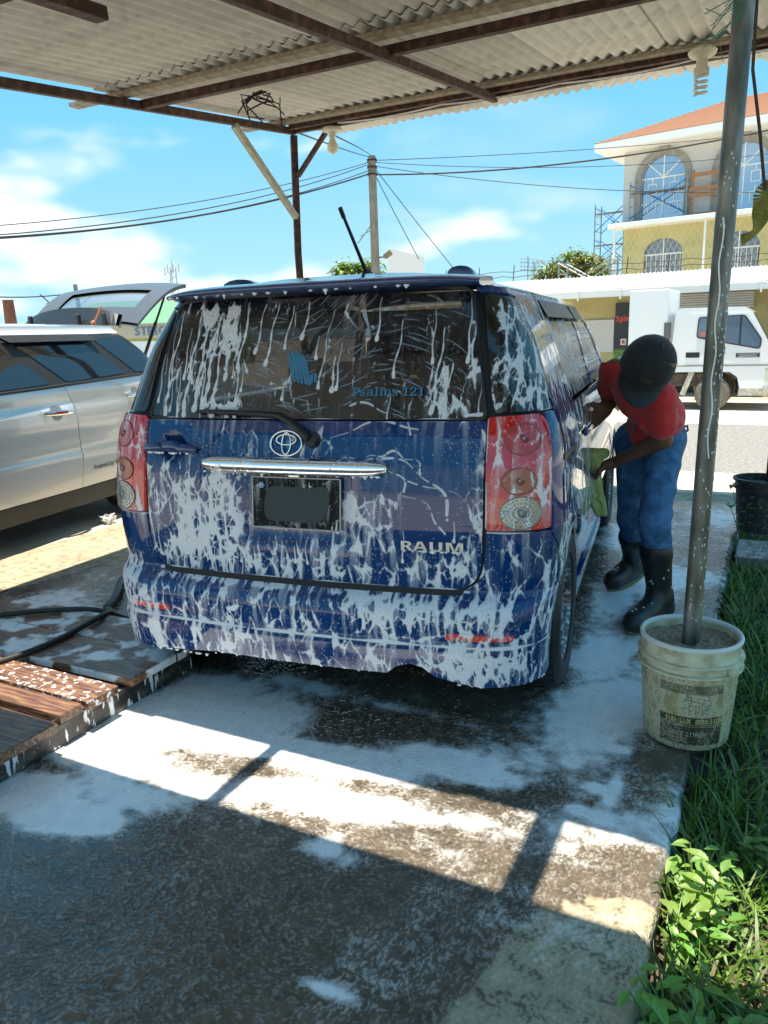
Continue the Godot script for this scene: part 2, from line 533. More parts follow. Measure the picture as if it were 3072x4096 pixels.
func make_slab_material() -> StandardMaterial3D:
	var w := 1224
	var h := 1700
	var big := noise_bytes(w, h, 0.011, 101, 2.0, 2.0, FastNoiseLite.TYPE_SIMPLEX_SMOOTH, 4, 60.0)
	var mid := noise_bytes(w, h, 0.045, 102, 1.0, 1.0, FastNoiseLite.TYPE_SIMPLEX_SMOOTH, 3, 14.0)
	var fine := noise_bytes(w, h, 0.22, 103, 1.0, 1.0, FastNoiseLite.TYPE_SIMPLEX_SMOOTH, 2)
	var cell := noise_bytes(w, h, 0.055, 104, 1.0, 1.0, FastNoiseLite.TYPE_CELLULAR, 1, 16.0, FastNoiseLite.RETURN_DISTANCE2_SUB)
	var den := field_bytes(w, h, 166, 234, slab_foam)
	var dry := field_bytes(w, h, 84, 116, slab_dry)
	var br := FastNoiseLite.new()
	br.seed = 7
	br.noise_type = FastNoiseLite.TYPE_SIMPLEX
	br.frequency = 1.0
	br.fractal_octaves = 2
	var col := PackedByteArray()
	col.resize(w * h * 3)
	var fx := PackedByteArray()
	fx.resize(w * h * 2)
	var at := 0
	for j in h:
		var s := SLAB_S1 - (SLAB_S1 - SLAB_S0) * (j + 0.5) / h
		for i in w:
			var l := SLAB_L0 + (SLAB_L1 - SLAB_L0) * (i + 0.5) / w
			var a := big[at] / 255.0 - 0.5
			var b := mid[at] / 255.0 - 0.5
			var f := fine[at] / 255.0 - 0.5
			var ridge := 0.0
			if s < 2.6 or l > -1.3:
				# trowel marks: arcs round a far corner, straight drags along the grass edge
				var dl := l + 1.1 + 0.12 * a
				var ds := s - 3.9
				var rr := sqrt(dl * dl + ds * ds)
				var wgt := soft(-0.95, -0.55, l + 0.5 * a)
				if wgt < 0.99:
					ridge = br.get_noise_2d(rr * 88.0 + 6.0 * b, atan2(dl, -ds) * rr * 17.0) * (1.0 - wgt)
				if wgt > 0.01:
					ridge += br.get_noise_2d(l * 105.0 + 50.0 + 5.0 * b, s * 20.0) * wgt
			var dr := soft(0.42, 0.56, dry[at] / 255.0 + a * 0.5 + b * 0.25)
			var d := den[at] / 255.0
			var q := d * 1.08 + a * 0.80 * (0.45 + 0.55 * (1.0 - d)) + b * 0.26 + f * 0.05 - ridge * 0.03
			var foam := soft(0.30, 0.66, q)
			# thin suds caught in the marks round the thick foam
			var web := soft(0.10, 0.0, absf(cell[at] / 255.0 - 0.06)) if d > 0.12 else 0.0
			var suds := soft(0.10, 0.42, q) * (0.55 * soft(0.05, 0.4, ridge + f * 0.6) + 0.45 * web)
			foam = maxf(foam, suds * 0.6)
			# small bubbles left open in the foam
			if foam > 0.7 and f < -0.33 and b < 0.0:
				foam *= 0.6
			var hgt := 0.40 + ridge * 0.34 + f * 0.16
			var pool := 0.36 + a * 0.6 + 0.10 * soft(-1.2, -2.0, l)
			var wet := 0.11
			if dr < 0.5 and hgt < pool:
				hgt = pool
				wet = 0.06
			var streak := soft(0.16, 0.60, ridge + f * 0.75 + a * 0.45) * (1.0 - dr)
			var tone := 1.0 + b * 0.55 + f * 0.5 + a * 0.4 + ridge * 0.12
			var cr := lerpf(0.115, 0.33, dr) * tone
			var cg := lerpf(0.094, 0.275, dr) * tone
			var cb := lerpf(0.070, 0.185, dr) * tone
			if streak > 0.0 and s < 2.2:
				cr = lerpf(cr, 0.46, streak * 0.30)
				cg = lerpf(cg, 0.45, streak * 0.30)
				cb = lerpf(cb, 0.43, streak * 0.30)
			if dr > 0.3 and b + f * 0.8 < -0.30:
				cr *= 0.55; cg *= 0.55; cb *= 0.58
			var wh := 0.80 + b * 0.14 + f * 0.05
			cr = lerpf(cr, wh, foam)
			cg = lerpf(cg, wh * 1.015, foam)
			cb = lerpf(cb, wh * 1.02, foam)
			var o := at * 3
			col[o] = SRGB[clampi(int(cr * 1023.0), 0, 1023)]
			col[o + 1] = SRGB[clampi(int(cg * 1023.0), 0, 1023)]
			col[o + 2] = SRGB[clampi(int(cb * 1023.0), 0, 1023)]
			fx[at * 2] = clampi(int((hgt * (1.0 - 0.55 * foam) + foam * 0.42 + f * 0.04) * 255.0), 0, 255)
			fx[at * 2 + 1] = clampi(int((lerpf(lerpf(wet, 0.85, dr), 0.26, foam) + f * 0.08) * 255.0), 8, 255)
			at += 1
	var m := StandardMaterial3D.new()
	m.albedo_texture = ImageTexture.create_from_image(Image.create_from_data(w, h, false, Image.FORMAT_RGB8, col))
	var fxt := ImageTexture.create_from_image(Image.create_from_data(w, h, false, Image.FORMAT_RG8, fx))
	m.roughness = 1.0
	m.roughness_texture = fxt
	m.roughness_texture_channel = BaseMaterial3D.TEXTURE_CHANNEL_GREEN
	m.heightmap_enabled = true
	m.heightmap_texture = fxt
	m.heightmap_scale = 0.6
	m.metallic_specular = 0.5
	m.texture_repeat = false
	return m

func make_ground() -> void:
	var gcol := ntex([[0.0, 0.34, 0.295, 0.225], [0.5, 0.46, 0.41, 0.325], [1.0, 0.56, 0.51, 0.42]], 0.01, 51, 512, FastNoiseLite.TYPE_SIMPLEX_SMOOTH, 5)
	var tan_m := nmat(gcol, Vector3(0.35, 0.35, 0.35), 0.9, 0.0, M.fine, 0.2, true)
	var asph := nmat(ntex([[0.0, 0.13, 0.125, 0.115], [0.5, 0.19, 0.18, 0.165], [1.0, 0.27, 0.26, 0.235]], 0.05, 53, 512, FastNoiseLite.TYPE_SIMPLEX_SMOOTH, 5), Vector3(0.5, 0.5, 0.5), 0.9, 0.0, M.fine, 0.4, true)
	# far ground
	var g := MB.new()
	var R := 420.0
	g.quad(Vector3(-R, ROAD_Y - 0.02, R), Vector3(R, ROAD_Y - 0.02, R), Vector3(R, ROAD_Y - 0.02, -R), Vector3(-R, ROAD_Y - 0.02, -R), Vector3.UP)
	tag(put(g, "ground", tan_m, self), "pale dusty open ground around the yard and street", "ground", "", "structure")
	# yard concrete to the left of the bay and behind the camera, sloping apron to the street, then the street
	var y := MB.new()
	y.quad(bay(-40, -14, -0.004), bay(SLAB_L0, -14, -0.004), bay(SLAB_L0, 6.4, -0.004), bay(-40, 6.4, -0.004), Vector3.UP)
	y.quad(bay(SLAB_L0, -14, -0.004), bay(SLAB_L1, -14, -0.004), bay(SLAB_L1, SLAB_S0, -0.004), bay(SLAB_L0, SLAB_S0, -0.004), Vector3.UP)
	y.quad(bay(SLAB_L1, -14, -0.004), bay(SLAB_L1, SLAB_S0, -0.004), bay(SLAB_L1, SLAB_S0, -0.3), bay(SLAB_L1, -14, -0.3), BAY_R)
	tag(put(y, "yard_pavement", tan_m, self), "dry tan concrete yard beside the wash bay", "yard", "", "structure")
	var ap := MB.new()
	ap.quad(bay(-40, 6.4, -0.004), bay(30, 6.4, -0.004), bay(30, 9.6, ROAD_Y), bay(-40, 9.6, ROAD_Y), Vector3.UP)
	tag(put(ap, "apron", tan_m, self), "pale sunlit apron sloping from bay to road", "apron", "", "structure")
	var rd := MB.new()
	rd.quad(bay(-120, 9.6, ROAD_Y), bay(80, 9.6, ROAD_Y), bay(80, 14.3, ROAD_Y), bay(-120, 14.3, ROAD_Y), Vector3.UP)
	tag(put(rd, "road", asph, self), "grey worn asphalt road beyond the wash bay", "road", "", "structure")
	var fc := MB.new()
	fc.quad(bay(-120, 14.3, ROAD_Y + 0.004), bay(80, 14.3, ROAD_Y + 0.004), bay(80, 23, ROAD_Y + 0.004), bay(-120, 23, ROAD_Y + 0.004), Vector3.UP)
	tag(put(fc, "forecourt", tan_m, self), "pale concrete forecourt in front of the yellow shop", "forecourt", "", "structure")
	# the wet slab: top sheet, rounded broken edge along the grass
	var s := MB.new()
	var rng := RandomNumberGenerator.new()
	rng.seed = 4
	var uv := func(l: float, t: float) -> Vector2: return Vector2((l - SLAB_L0) / (SLAB_L1 - SLAB_L0), (SLAB_S1 - t) / (SLAB_S1 - SLAB_S0))
	var prev := SLAB_S0
	var pe := 0.0
	var nseg := 150
	for k in range(1, nseg + 1):
		var t := lerpf(SLAB_S0, SLAB_S1, float(k) / nseg)
		var e := rng.randf_range(-0.012, 0.004) if k < nseg else 0.0
		var a := SLAB_L1 + pe
		var b := SLAB_L1 + e
		s.quadn(bay(SLAB_L0, prev), bay(a - 0.03, prev), bay(b - 0.03, t), bay(SLAB_L0, t), Vector3.UP, Vector3.UP, Vector3.UP, Vector3.UP, uv.call(SLAB_L0, prev), uv.call(a - 0.03, prev), uv.call(b - 0.03, t), uv.call(SLAB_L0, t))
		var pr := [[-0.03, 0.0, Vector3.UP], [-0.012, -0.005, (Vector3.UP + BAY_R * 0.5).normalized()], [0.0, -0.025, BAY_R], [-0.006, -0.07, BAY_R], [0.004, -0.26, BAY_R]]
		for m in pr.size() - 1:
			var p0: Array = pr[m]
			var p1: Array = pr[m + 1]
			s.quadn(bay(a + p0[0], prev, p0[1]), bay(a + p1[0], prev, p1[1]), bay(b + p1[0], t, p1[1]), bay(b + p0[0], t, p0[1]), p0[2], p1[2], p1[2], p0[2],
				uv.call(a + p0[0], prev), uv.call(a + p1[0] - 0.05 * m, prev), uv.call(b + p1[0] - 0.05 * m, t), uv.call(b + p0[0], t))
		prev = t
		pe = e
	tag(put(s, "slab", make_slab_material(), self), "wet concrete wash slab covered with soap foam", "slab", "", "structure")
	# soil under the grass
	var so := MB.new()
	var nz := FastNoiseLite.new()
	nz.seed = 3
	nz.frequency = 1.4
	var yy := func(l: float, t: float) -> float: return -0.10 + 0.05 * nz.get_noise_2d(l * 2.0, t * 2.0) + 0.02 * nz.get_noise_2d(l * 9.0, t * 9.0) - 0.03 * soft(0.25, 0.0, l + 0.145)
	var nl := 60
	var ns := 110
	for i in nl:
		for j in ns:
			var l0 := lerpf(-0.15, 5.0, pow(float(i) / nl, 1.5))
			var l1 := lerpf(-0.15, 5.0, pow(float(i + 1) / nl, 1.5))
			var s0 := lerpf(-2.0, 6.4, float(j) / ns)
			var s1 := lerpf(-2.0, 6.4, float(j + 1) / ns)
			so.quad(bay(l0, s0, yy.call(l0, s0)), bay(l1, s0, yy.call(l1, s0)), bay(l1, s1, yy.call(l1, s1)), bay(l0, s1, yy.call(l0, s1)), Vector3.UP)
	so.quad(bay(5.0, -14, -0.1), bay(30, -14, -0.1), bay(30, 6.4, -0.1), bay(5.0, 6.4, -0.1), Vector3.UP)
	so.quad(bay(-0.15, -14, -0.1), bay(5.0, -14, -0.1), bay(5.0, -2.0, -0.1), bay(-0.15, -2.0, -0.1), Vector3.UP)
	tag(put(so, "soil_ground", nmat(ntex([[0.0, 0.05, 0.036, 0.022], [0.5, 0.10, 0.075, 0.05], [1.0, 0.17, 0.13, 0.09]], 0.04, 57), Vector3(1.5, 1.5, 1.5), 0.95, 0.0, M.fine, 0.5, true), self), "bare brown soil under the grass verge", "soil", "", "structure")

# ---------------------------------------------------------------- timber ramp
func make_ramp() -> void:
	var o := thing("wooden_ramp", "low wooden plank ramp with black painted side beam and foam", "ramp", Transform3D(Basis(BAY_R, Vector3.UP, -BAY_F), bay(-2.03, 2.2)))
	# local x = l + 2.03, z = 2.2 - s
	var wt := ntex([[0.0, 0.05, 0.024, 0.014], [0.40, 0.13, 0.062, 0.036], [0.62, 0.21, 0.11, 0.062], [1.0, 0.33, 0.21, 0.12]], 0.02, 61, 512, FastNoiseLite.TYPE_SIMPLEX_SMOOTH, 5)
	var foamt := foam_spatter(512, 512, 71, 0.46)
	var mats := []
	for k in 3:
		var m := nmat(wt, Vector3(0.5, 4.0, 5.0), 0.3, 0.0, M.fine, 0.15)
		m.uv1_offset = Vector3(0.31 * k, 0.17 * k, 0.4 * k)
		if k < 2:
			m.detail_enabled = true
			m.detail_albedo = foamt[k]
			m.detail_uv_layer = BaseMaterial3D.DETAIL_UV_2
			m.uv2_triplanar = true
			m.uv2_scale = Vector3(1.15, 1.15, 1.15)
		mats.append(m)
	var rng := RandomNumberGenerator.new()
	rng.seed = 8
	# s start, s end, overhang of the end, material
	var boards := [[2.31, 2.085, 0.0, 0], [2.08, 1.835, 0.005, 0], [1.79, 1.645, -0.005, 1], [1.64, 1.54, -0.02, 2], [1.51, 1.275, 0.012, 2], [1.265, 1.05, 0.0, 1], [1.03, 0.80, 0.01, 2]]
	for b in boards:
		var w: float = b[0] - b[1]
		var mb := MB.new()
		var tilt := Basis(Vector3.FORWARD, rng.randf_range(-0.006, 0.006)) * Basis(Vector3.RIGHT, rng.randf_range(-0.012, 0.012))
		mb.box(Transform3D(tilt, Vector3(-0.62 + b[2], 0.104 + rng.randf_range(-0.003, 0.003), 2.2 - (b[0] + b[1]) * 0.5)), Vector3(1.28, 0.034, w - 0.006), 0.004)
		put(mb, "plank", mats[b[3]], o)
	var dark := nmat(ntex([[0.0, 0.010, 0.010, 0.009], [0.5, 0.024, 0.022, 0.019], [0.7, 0.06, 0.055, 0.046], [1.0, 0.13, 0.115, 0.09]], 0.025, 63, 512, FastNoiseLite.TYPE_SIMPLEX_SMOOTH, 5), Vector3(1.2, 1.6, 0.7), 0.5, 0.0, M.grime, 0.8)
	dark.detail_enabled = true
	dark.detail_albedo = foamt[2]
	dark.detail_uv_layer = BaseMaterial3D.DETAIL_UV_2
	dark.uv2_triplanar = true
	dark.uv2_scale = Vector3(1.6, 1.6, 1.6)
	var sb := MB.new()
	sb.box(Transform3D(Basis(), Vector3(-0.045, 0.043, 0.70)), Vector3(0.07, 0.085, 1.40), 0.006)
	put(sb, "side_beam", dark, o)
	for z in [0.0, 1.30]:
		var cb := MB.new()
		cb.box(Transform3D(Basis(), Vector3(-0.66, 0.042, z + 0.04)), Vector3(1.14, 0.08, 0.07), 0.005)
		put(cb, "cross_beam", dark, o)
	var far := MB.new()
	far.box(Transform3D(Basis(), Vector3(-1.24, 0.043, 0.70)), Vector3(0.07, 0.085, 1.40), 0.006)
	put(far, "side_beam", dark, o)

# three pictures of white suds on nothing: patches, spatter, runs
func foam_spatter(w: int, h: int, seed_: int, amount: float) -> Array:
	var out := []
	for k in 3:
		var fn := FastNoiseLite.new()
		fn.seed = seed_ + k
		fn.frequency = [0.008, 0.05, 0.03][k]
		fn.fractal_octaves = 4
		fn.domain_warp_enabled = true
		fn.domain_warp_amplitude = 20.0
		fn.domain_warp_frequency = 0.02
		var im := fn.get_seamless_image(w, h if k < 2 else h / 4, false, false, 0.1, true)
		im.convert(Image.FORMAT_L8)
		if k == 2:
			im.resize(w, h, Image.INTERPOLATE_CUBIC)
		var d := im.get_data()
		var r := PackedByteArray()
		r.resize(w * h * 4)
		for i in w * h:
			var a := soft([0.52, 0.67, 0.64][k], [0.74, 0.73, 0.74][k], d[i] / 255.0 + amount - 0.46)
			r[i * 4] = 230
			r[i * 4 + 1] = 233
			r[i * 4 + 2] = 236
			r[i * 4 + 3] = int(a * 235.0)
		out.append(ImageTexture.create_from_image(Image.create_from_data(w, h, false, Image.FORMAT_RGBA8, r)))
	return out

# ---------------------------------------------------------------- canopy over the bay
const ROOF_T := 0.11345
func roof_y(s: float) -> float:
	return 2.96 + 0.114 * (s - 5.69)

func sheet_mesh(waves: int, length: float, pitch := 0.0834, amp := 0.0125, thick := 0.006) -> ArrayMesh:
	# corrugated sheet: x across, z along, centred
	var mb := MB.new()
	var w := waves * pitch
	var per := 8
	var nseg := waves * per
	var rows := 3
	var prev := []
	for i in nseg + 1:
		var x := -w * 0.5 + w * i / nseg
		var a := TAU * x / pitch
		var y := amp * cos(a)
		var nn := Vector3(amp * sin(a) * TAU / pitch, 1, 0).normalized()
		if i > 0:
			for k in rows:
				var z0 := -length * 0.5 + length * k / rows
				var z1 := -length * 0.5 + length * (k + 1) / rows
				var x0: float = prev[0]
				var y0: float = prev[1]
				var n0: Vector3 = prev[2]
				var t := Vector3(0, thick, 0)
				mb.quadn(Vector3(x0, y0, z0), Vector3(x, y, z0), Vector3(x, y, z1), Vector3(x0, y0, z1), -n0, -nn, -nn, -n0)
				mb.quadn(Vector3(x0, y0, z0) + t, Vector3(x, y, z0) + t, Vector3(x, y, z1) + t, Vector3(x0, y0, z1) + t, n0, nn, nn, n0)
			for e in [-1.0, 1.0]:
				var z: float = e * length * 0.5
				mb.quad(Vector3(prev[0], prev[1], z), Vector3(x, y, z), Vector3(x, y + thick, z), Vector3(prev[0], prev[1] + thick, z), Vector3(0, 0, e))
		prev = [x, y, nn]
	return mb.mesh()

func make_canopy() -> void:
	var o := thing("canopy", "open canopy of grey corrugated sheets on rusty steel beams over blue car", "canopy", Transform3D(Basis(BAY_R, Vector3.UP, -BAY_F), Vector3.ZERO))
	var tilt := Basis(Vector3.RIGHT, ROOF_T)
	var rng := RandomNumberGenerator.new()
	rng.seed = 12
	var far := sheet_mesh(8, 2.90)
	var mid := sheet_mesh(8, 2.24)
	var mats := []
	for k in 4:
		var m: StandardMaterial3D = M.asbestos.duplicate()
		m.uv1_offset = Vector3(k * 0.37, k * 0.21, k * 0.53)
		m.albedo_color = Color(1, 1, 1).darkened([0.0, 0.05, 0.1, 0.03][k])
		mats.append(m)
	for k in 7:
		var l := -3.72 + 0.292 + 0.584 * k
		for r in 2:
			var sc: float = [5.11, 2.81][r]
			var y: float = roof_y(sc) + 0.053 + [0.0, 0.014][r] + 0.008 * (k % 2)
			var bs := tilt * Basis(Vector3.UP, rng.randf_range(-0.002, 0.002))
			put_mesh([far, mid][r], "roof_sheet", mats[rng.randi() % 4], o, Transform3D(bs, Vector3(l, y, -sc - rng.randf_range(-0.012, 0.012))))
	# timber battens right under the sheets
	for b in [[3.80, -4.06, 0.5], [5.50, -4.0, 0.5], [2.0, -3.8, 0.5]]:
		var mb := MB.new()
		mb.bar(Vector3(b[1], roof_y(b[0]) + 0.026, -b[0]), Vector3(b[2], roof_y(b[0]) + 0.026, -b[0]), 0.075, 0.026, 0.003)
		put(mb, "batten", M.batten, o)
	# cross beams and rafters
	for s in [3.96, 5.69, 2.12]:
		var mb := MB.new()
		mb.bar(Vector3(-3.66, roof_y(s) - (0.012 if s > 5 else 0.015), -s), Vector3(0.5, roof_y(s) - (0.012 if s > 5 else 0.015), -s), 0.045, 0.045 if s > 5 else 0.05, 0.003)
		put(mb, "cross_beam", M.rust, o)
	var pl := MB.new()
	pl.bar(Vector3(-3.6, roof_y(5.55) + 0.0, -5.56), Vector3(0.5, roof_y(5.55) + 0.0, -5.56), 0.04, 0.045, 0.003)
	put(pl, "purlin", M.rust, o)
	for l in [-3.64, -1.93, 0.42]:
		var mb := MB.new()
		mb.bar(Vector3(l, roof_y(1.76) - (0.02 if l < -3 else 0.04), -1.76), Vector3(l, roof_y(5.68) - (0.02 if l < -3 else 0.04), -5.68), 0.04, 0.05, 0.003)
		put(mb, "rafter", M.rust, o)
	var st := MB.new()
	st.bar(Vector3(-2.46, roof_y(2.2) - 0.03, -2.1), Vector3(-2.46, roof_y(2.5) - 0.03, -2.50), 0.07, 0.05, 0.004)
	put(st, "rafter", M.rust, o)
	# corner post, its foot plate and two braces
	var post := MB.new()
	post.tube([Vector3(-3.65, 0.0, -5.69), Vector3(-3.655, 1.4, -5.69), Vector3(-3.67, 2.0, -5.69), Vector3(-3.65, roof_y(5.69) - 0.05, -5.69)], 0.036, 4)
	put(post, "post", M.rust, o)
	var b1 := MB.new()
	b1.bar(Vector3(-3.62, roof_y(4.86) - 0.05, -4.86), Vector3(-3.65, 2.28, -5.66), 0.045, 0.045, 0.003)
	put(b1, "brace", M.green_paint, o)
	var b2 := MB.new()
	b2.bar(Vector3(-3.33, roof_y(5.69) - 0.05, -5.69), Vector3(-3.63, 2.60, -5.69), 0.04, 0.03, 0.003)
	put(b2, "brace", M.rust, o)
	var np := MB.new()
	np.tube([Vector3(-3.64, 0.0, -1.80), Vector3(-3.64, roof_y(1.80) - 0.05, -1.80)], 0.036, 8)
	put(np, "post", M.rust, o)
	var b3 := MB.new()
	b3.bar(Vector3(-0.12, roof_y(5.69) - 0.05, -5.69), Vector3(0.10, 2.45, -5.5), 0.04, 0.04, 0.003)
	put(b3, "brace", M.rust, o)
	# wiring stapled along the far beam
	var wr := MB.new()
	var pts := []
	for k in 30:
		var f := k / 29.0
		pts.append(Vector3(lerpf(-3.2, 0.4, f), roof_y(5.62) - 0.02 - 0.018 * absf(sin(f * 13.0)), -5.635))
	wr.tube(pts, 0.006, 5)
	put(wr, "wiring", M.white_trim, o)
	var tg := MB.new()
	for k in 9:
		var a := rng.randf() * TAU
		var c := Vector3(-3.02, roof_y(4.35) + 0.02, -4.35)
		var pp := []
		for e in 5:
			pp.append(c + Vector3(cos(a + e) * 0.1, -0.03 - 0.05 * e * rng.randf(), sin(a + e * 0.7) * 0.12) * (0.4 + 0.3 * e / 2.0))
		tg.tube(pp, 0.005, 4)
	put(tg, "wire_tangle", M.cable, o)

	# the roof behind the camera, over the next bay: leaves a slit of sky between the two
	var o2 := thing("rear_canopy", "second grey corrugated canopy behind the wash bay", "canopy", Transform3D(Basis(BAY_R, Vector3.UP, -BAY_F), Vector3.ZERO))
	var long := sheet_mesh(15, 2.1)
	for k in 4:
		put_mesh(long, "roof_sheet", mats[k % 4], o2, Transform3D(Basis(), Vector3(-3.72 + 0.584 + 1.168 * k, 2.53 + 0.008 * (k % 2), -1.38 + 1.05)))
	for l in [-1.40, -0.485]:
		var mb := MB.new()
		var w := 0.055 if l < -1 else 0.085
		mb.bar(Vector3(l, 2.45, -2.12), Vector3(l, 2.45, 0.9), w, 0.05, 0.003)
		put(mb, "purlin", M.rust, o2)
	for s in [-0.8, 0.9]:
		var mb := MB.new()
		mb.bar(Vector3(-3.7, 2.42, -s), Vector3(1.0, 2.42, -s), 0.06, 0.08, 0.003)
		put(mb, "cross_beam", M.rust, o2)
	for l in [-3.6, 0.9]:
		var mb := MB.new()
		mb.tube([Vector3(l, 0.0 if l < 0 else -0.1, 0.8), Vector3(l, 2.45, 0.8)], 0.04, 8)
		put(mb, "post", M.rust, o2)
	# the neighbouring bay's roof
	var o3 := thing("side_canopy", "neighbouring corrugated canopy beside the silver car", "canopy", Transform3D(Basis(BAY_R, Vector3.UP, -BAY_F), Vector3.ZERO))
	for k in 2:
		put_mesh(long, "roof_sheet", mats[k % 4], o3, Transform3D(Basis(), Vector3(-3.80 - 0.584 - 1.168 * k, 2.62 + 0.008 * (k % 2), -2.36 + 1.05)))
	for s in [2.2, 0.4]:
		var mb := MB.new()
		mb.bar(Vector3(-6.2, 2.55, -s), Vector3(-3.8, 2.55, -s), 0.06, 0.08, 0.003)
		put(mb, "cross_beam", M.rust, o3)
		for l in [-6.1, -3.95]:
			var pb := MB.new()
			pb.tube([Vector3(l, 0, -s), Vector3(l, 2.55, -s)], 0.04, 8)
			put(pb, "post", M.rust, o3)

	# lamps screwed to the far beam
	var holder := mat(0.62, 0.58, 0.47, 0.4)
	var lb := thing("light_bulb", "cream round light bulb in ceramic holder on canopy corner beam", "bulb", Transform3D(Basis(BAY_R, Vector3.UP, -BAY_F), bay(-3.27, 5.66, roof_y(5.66) - 0.06)))
	var m1 := MB.new()
	m1.lathe(Transform3D(), [Vector2(0, 0.012), Vector2(0.075, 0.012), Vector2(0.08, 0.0), Vector2(0.075, -0.012), Vector2(0.03, -0.02), Vector2(0.026, -0.05), Vector2(0, -0.05)], 16)
	put(m1, "holder", holder, lb)
	var m2 := MB.new()
	m2.lathe(Transform3D(), [Vector2(0.02, -0.05), Vector2(0.024, -0.075), Vector2(0.042, -0.11), Vector2(0.045, -0.135), Vector2(0.034, -0.165), Vector2(0.0, -0.18)], 16)
	put(m2, "bulb", mat(0.72, 0.66, 0.48, 0.25), lb)
	var cf := thing("spiral_lamp", "white spiral energy-saving lamp under the canopy beam", "lamp", Transform3D(Basis(BAY_R, Vector3.UP, -BAY_F), bay(-0.54, 5.45, roof_y(5.45) - 0.03)))
	var m3 := MB.new()
	m3.lathe(Transform3D(), [Vector2(0, 0.03), Vector2(0.07, 0.03), Vector2(0.085, 0.01), Vector2(0.075, -0.01), Vector2(0.035, -0.03), Vector2(0.032, -0.07), Vector2(0.045, -0.085), Vector2(0.045, -0.12), Vector2(0, -0.12)], 16)
	put(m3, "holder", holder, cf)
	var m4 := MB.new()
	var sp := []
	for k in 49:
		var a := k * TAU / 14.0
		sp.append(Vector3(cos(a) * 0.036, -0.125 - k * 0.0022, sin(a) * 0.036))
	m4.tube(sp, 0.009, 6)
	put(m4, "spiral_tube", mat(0.62, 0.60, 0.5, 0.3), cf)

# ---------------------------------------------------------------- street side
func arch_wall(mb: MB, x0: float, x1: float, y0: float, y1: float, wins: Array, thick: float, xf: Transform3D) -> void:
	# a wall from x0 to x1 with arched openings [cx, half width, sill, spring, rise]
	var cuts := [x0]
	for w in wins:
		cuts.append(w[0])
	cuts.append(x1)
	for i in cuts.size() - 1:
		var p := PackedVector2Array()
		var lw = wins[i - 1] if i > 0 else null
		var rw = wins[i] if i < wins.size() else null
		p.append(Vector2(cuts[i], y0))
		p.append(Vector2(cuts[i + 1], y0))
		if rw != null:
			p.append(Vector2(rw[0], rw[2]))
			p.append(Vector2(rw[0] - rw[1], rw[2]))
			for k in 11:
				var a := PI - PI * 0.5 * k / 10.0
				p.append(Vector2(rw[0] + cos(a) * rw[1], rw[3] + sin(a) * rw[4]))
		p.append(Vector2(cuts[i + 1], y1))
		p.append(Vector2(cuts[i], y1))
		if lw != null:
			for k in 11:
				var a := PI * 0.5 - PI * 0.5 * k / 10.0
				p.append(Vector2(lw[0] + cos(a) * lw[1], lw[3] + sin(a) * lw[4]))
			p.append(Vector2(lw[0] + lw[1], lw[2]))
			p.append(Vector2(lw[0], lw[2]))
		mb.prism(p, thick, xf)

func arch_ring(mb: MB, w: Array, out: float, depth: float, z: float, sill: bool) -> void:
	# surround of an opening as a swept band
	var inner := []
	var outer := []
	inner.append(Vector2(w[0] - w[1], w[2])); outer.append(Vector2(w[0] - w[1] - out, w[2]))
	for k in 21:
		var a := PI - PI * k / 20.0
		inner.append(Vector2(w[0] + cos(a) * w[1], w[3] + sin(a) * w[4]))
		outer.append(Vector2(w[0] + cos(a) * (w[1] + out), w[3] + sin(a) * (w[4] + out)))
	inner.append(Vector2(w[0] + w[1], w[2])); outer.append(Vector2(w[0] + w[1] + out, w[2]))
	for k in inner.size() - 1:
		var a: Vector2 = inner[k]
		var b: Vector2 = inner[k + 1]
		var c: Vector2 = outer[k + 1]
		var d: Vector2 = outer[k]
		var F := func(p: Vector2, zz: float) -> Vector3: return Vector3(p.x, p.y, zz)
		mb.quad(F.call(a, z), F.call(b, z), F.call(c, z), F.call(d, z), Vector3.BACK)
		mb.quad(F.call(d, z), F.call(c, z), F.call(c, z - depth), F.call(d, z - depth), Vector3((d - a).x, (d - a).y, 0))
		mb.quad(F.call(a, z), F.call(b, z), F.call(b, z - depth), F.call(a, z - depth), Vector3((a - d).x, (a - d).y, 0))
	if sill:
		mb.bx(Vector3(w[0], w[2] - out * 0.5, z - depth * 0.5), Vector3(2 * (w[1] + out), out, depth))

func arch_pane(mb: MB, w: Array, z: float) -> void:
	var p := PackedVector2Array([Vector2(w[0] - w[1], w[2]), Vector2(w[0] + w[1], w[2])])
	for k in 17:
		var a := PI * k / 16.0
		p.append(Vector2(w[0] + cos(a) * w[1], w[3] + sin(a) * w[4]))
	mb.prism(p, 0.02, Transform3D(Basis(), Vector3(0, 0, z)))

func make_background() -> void:
	make_tall_building()
	make_shop()
	make_poles()
	make_left_buildings()
	tree("mango_tree", "dense mango tree with reddish new leaves behind the scaffold", bay_pt(1240, 594, 30.0), 1.45, 0.85, 3400, 5, Color(0.19, 0.245, 0.035))
	tree("leafy_tree", "bright green tree top showing over the blue car's roof", bay_pt(772, 592, 28.0), 0.95, 0.42, 1600, 6, Color(0.16, 0.26, 0.035))

# a point seen in the photograph (1659 wide) at a known distance
func bay_pt(x: float, y: float, dist: float) -> Vector3:
	var p := deg_to_rad(13.192)
	var q := deg_to_rad(1.913)
	var up0 := Vector3(0, cos(p), -sin(p))
	var rt := Vector3.RIGHT * cos(q) - up0 * sin(q)
	var up := up0 * cos(q) + Vector3.RIGHT * sin(q)
	var d := Vector3(0, -sin(p), -cos(p)) + rt * ((x * 0.46293 - 384.0) / 759.0) + up * ((512.0 - y * 0.46293) / 759.0)
	return Vector3(0, 1.314, 0) + d * (dist / -d.z)

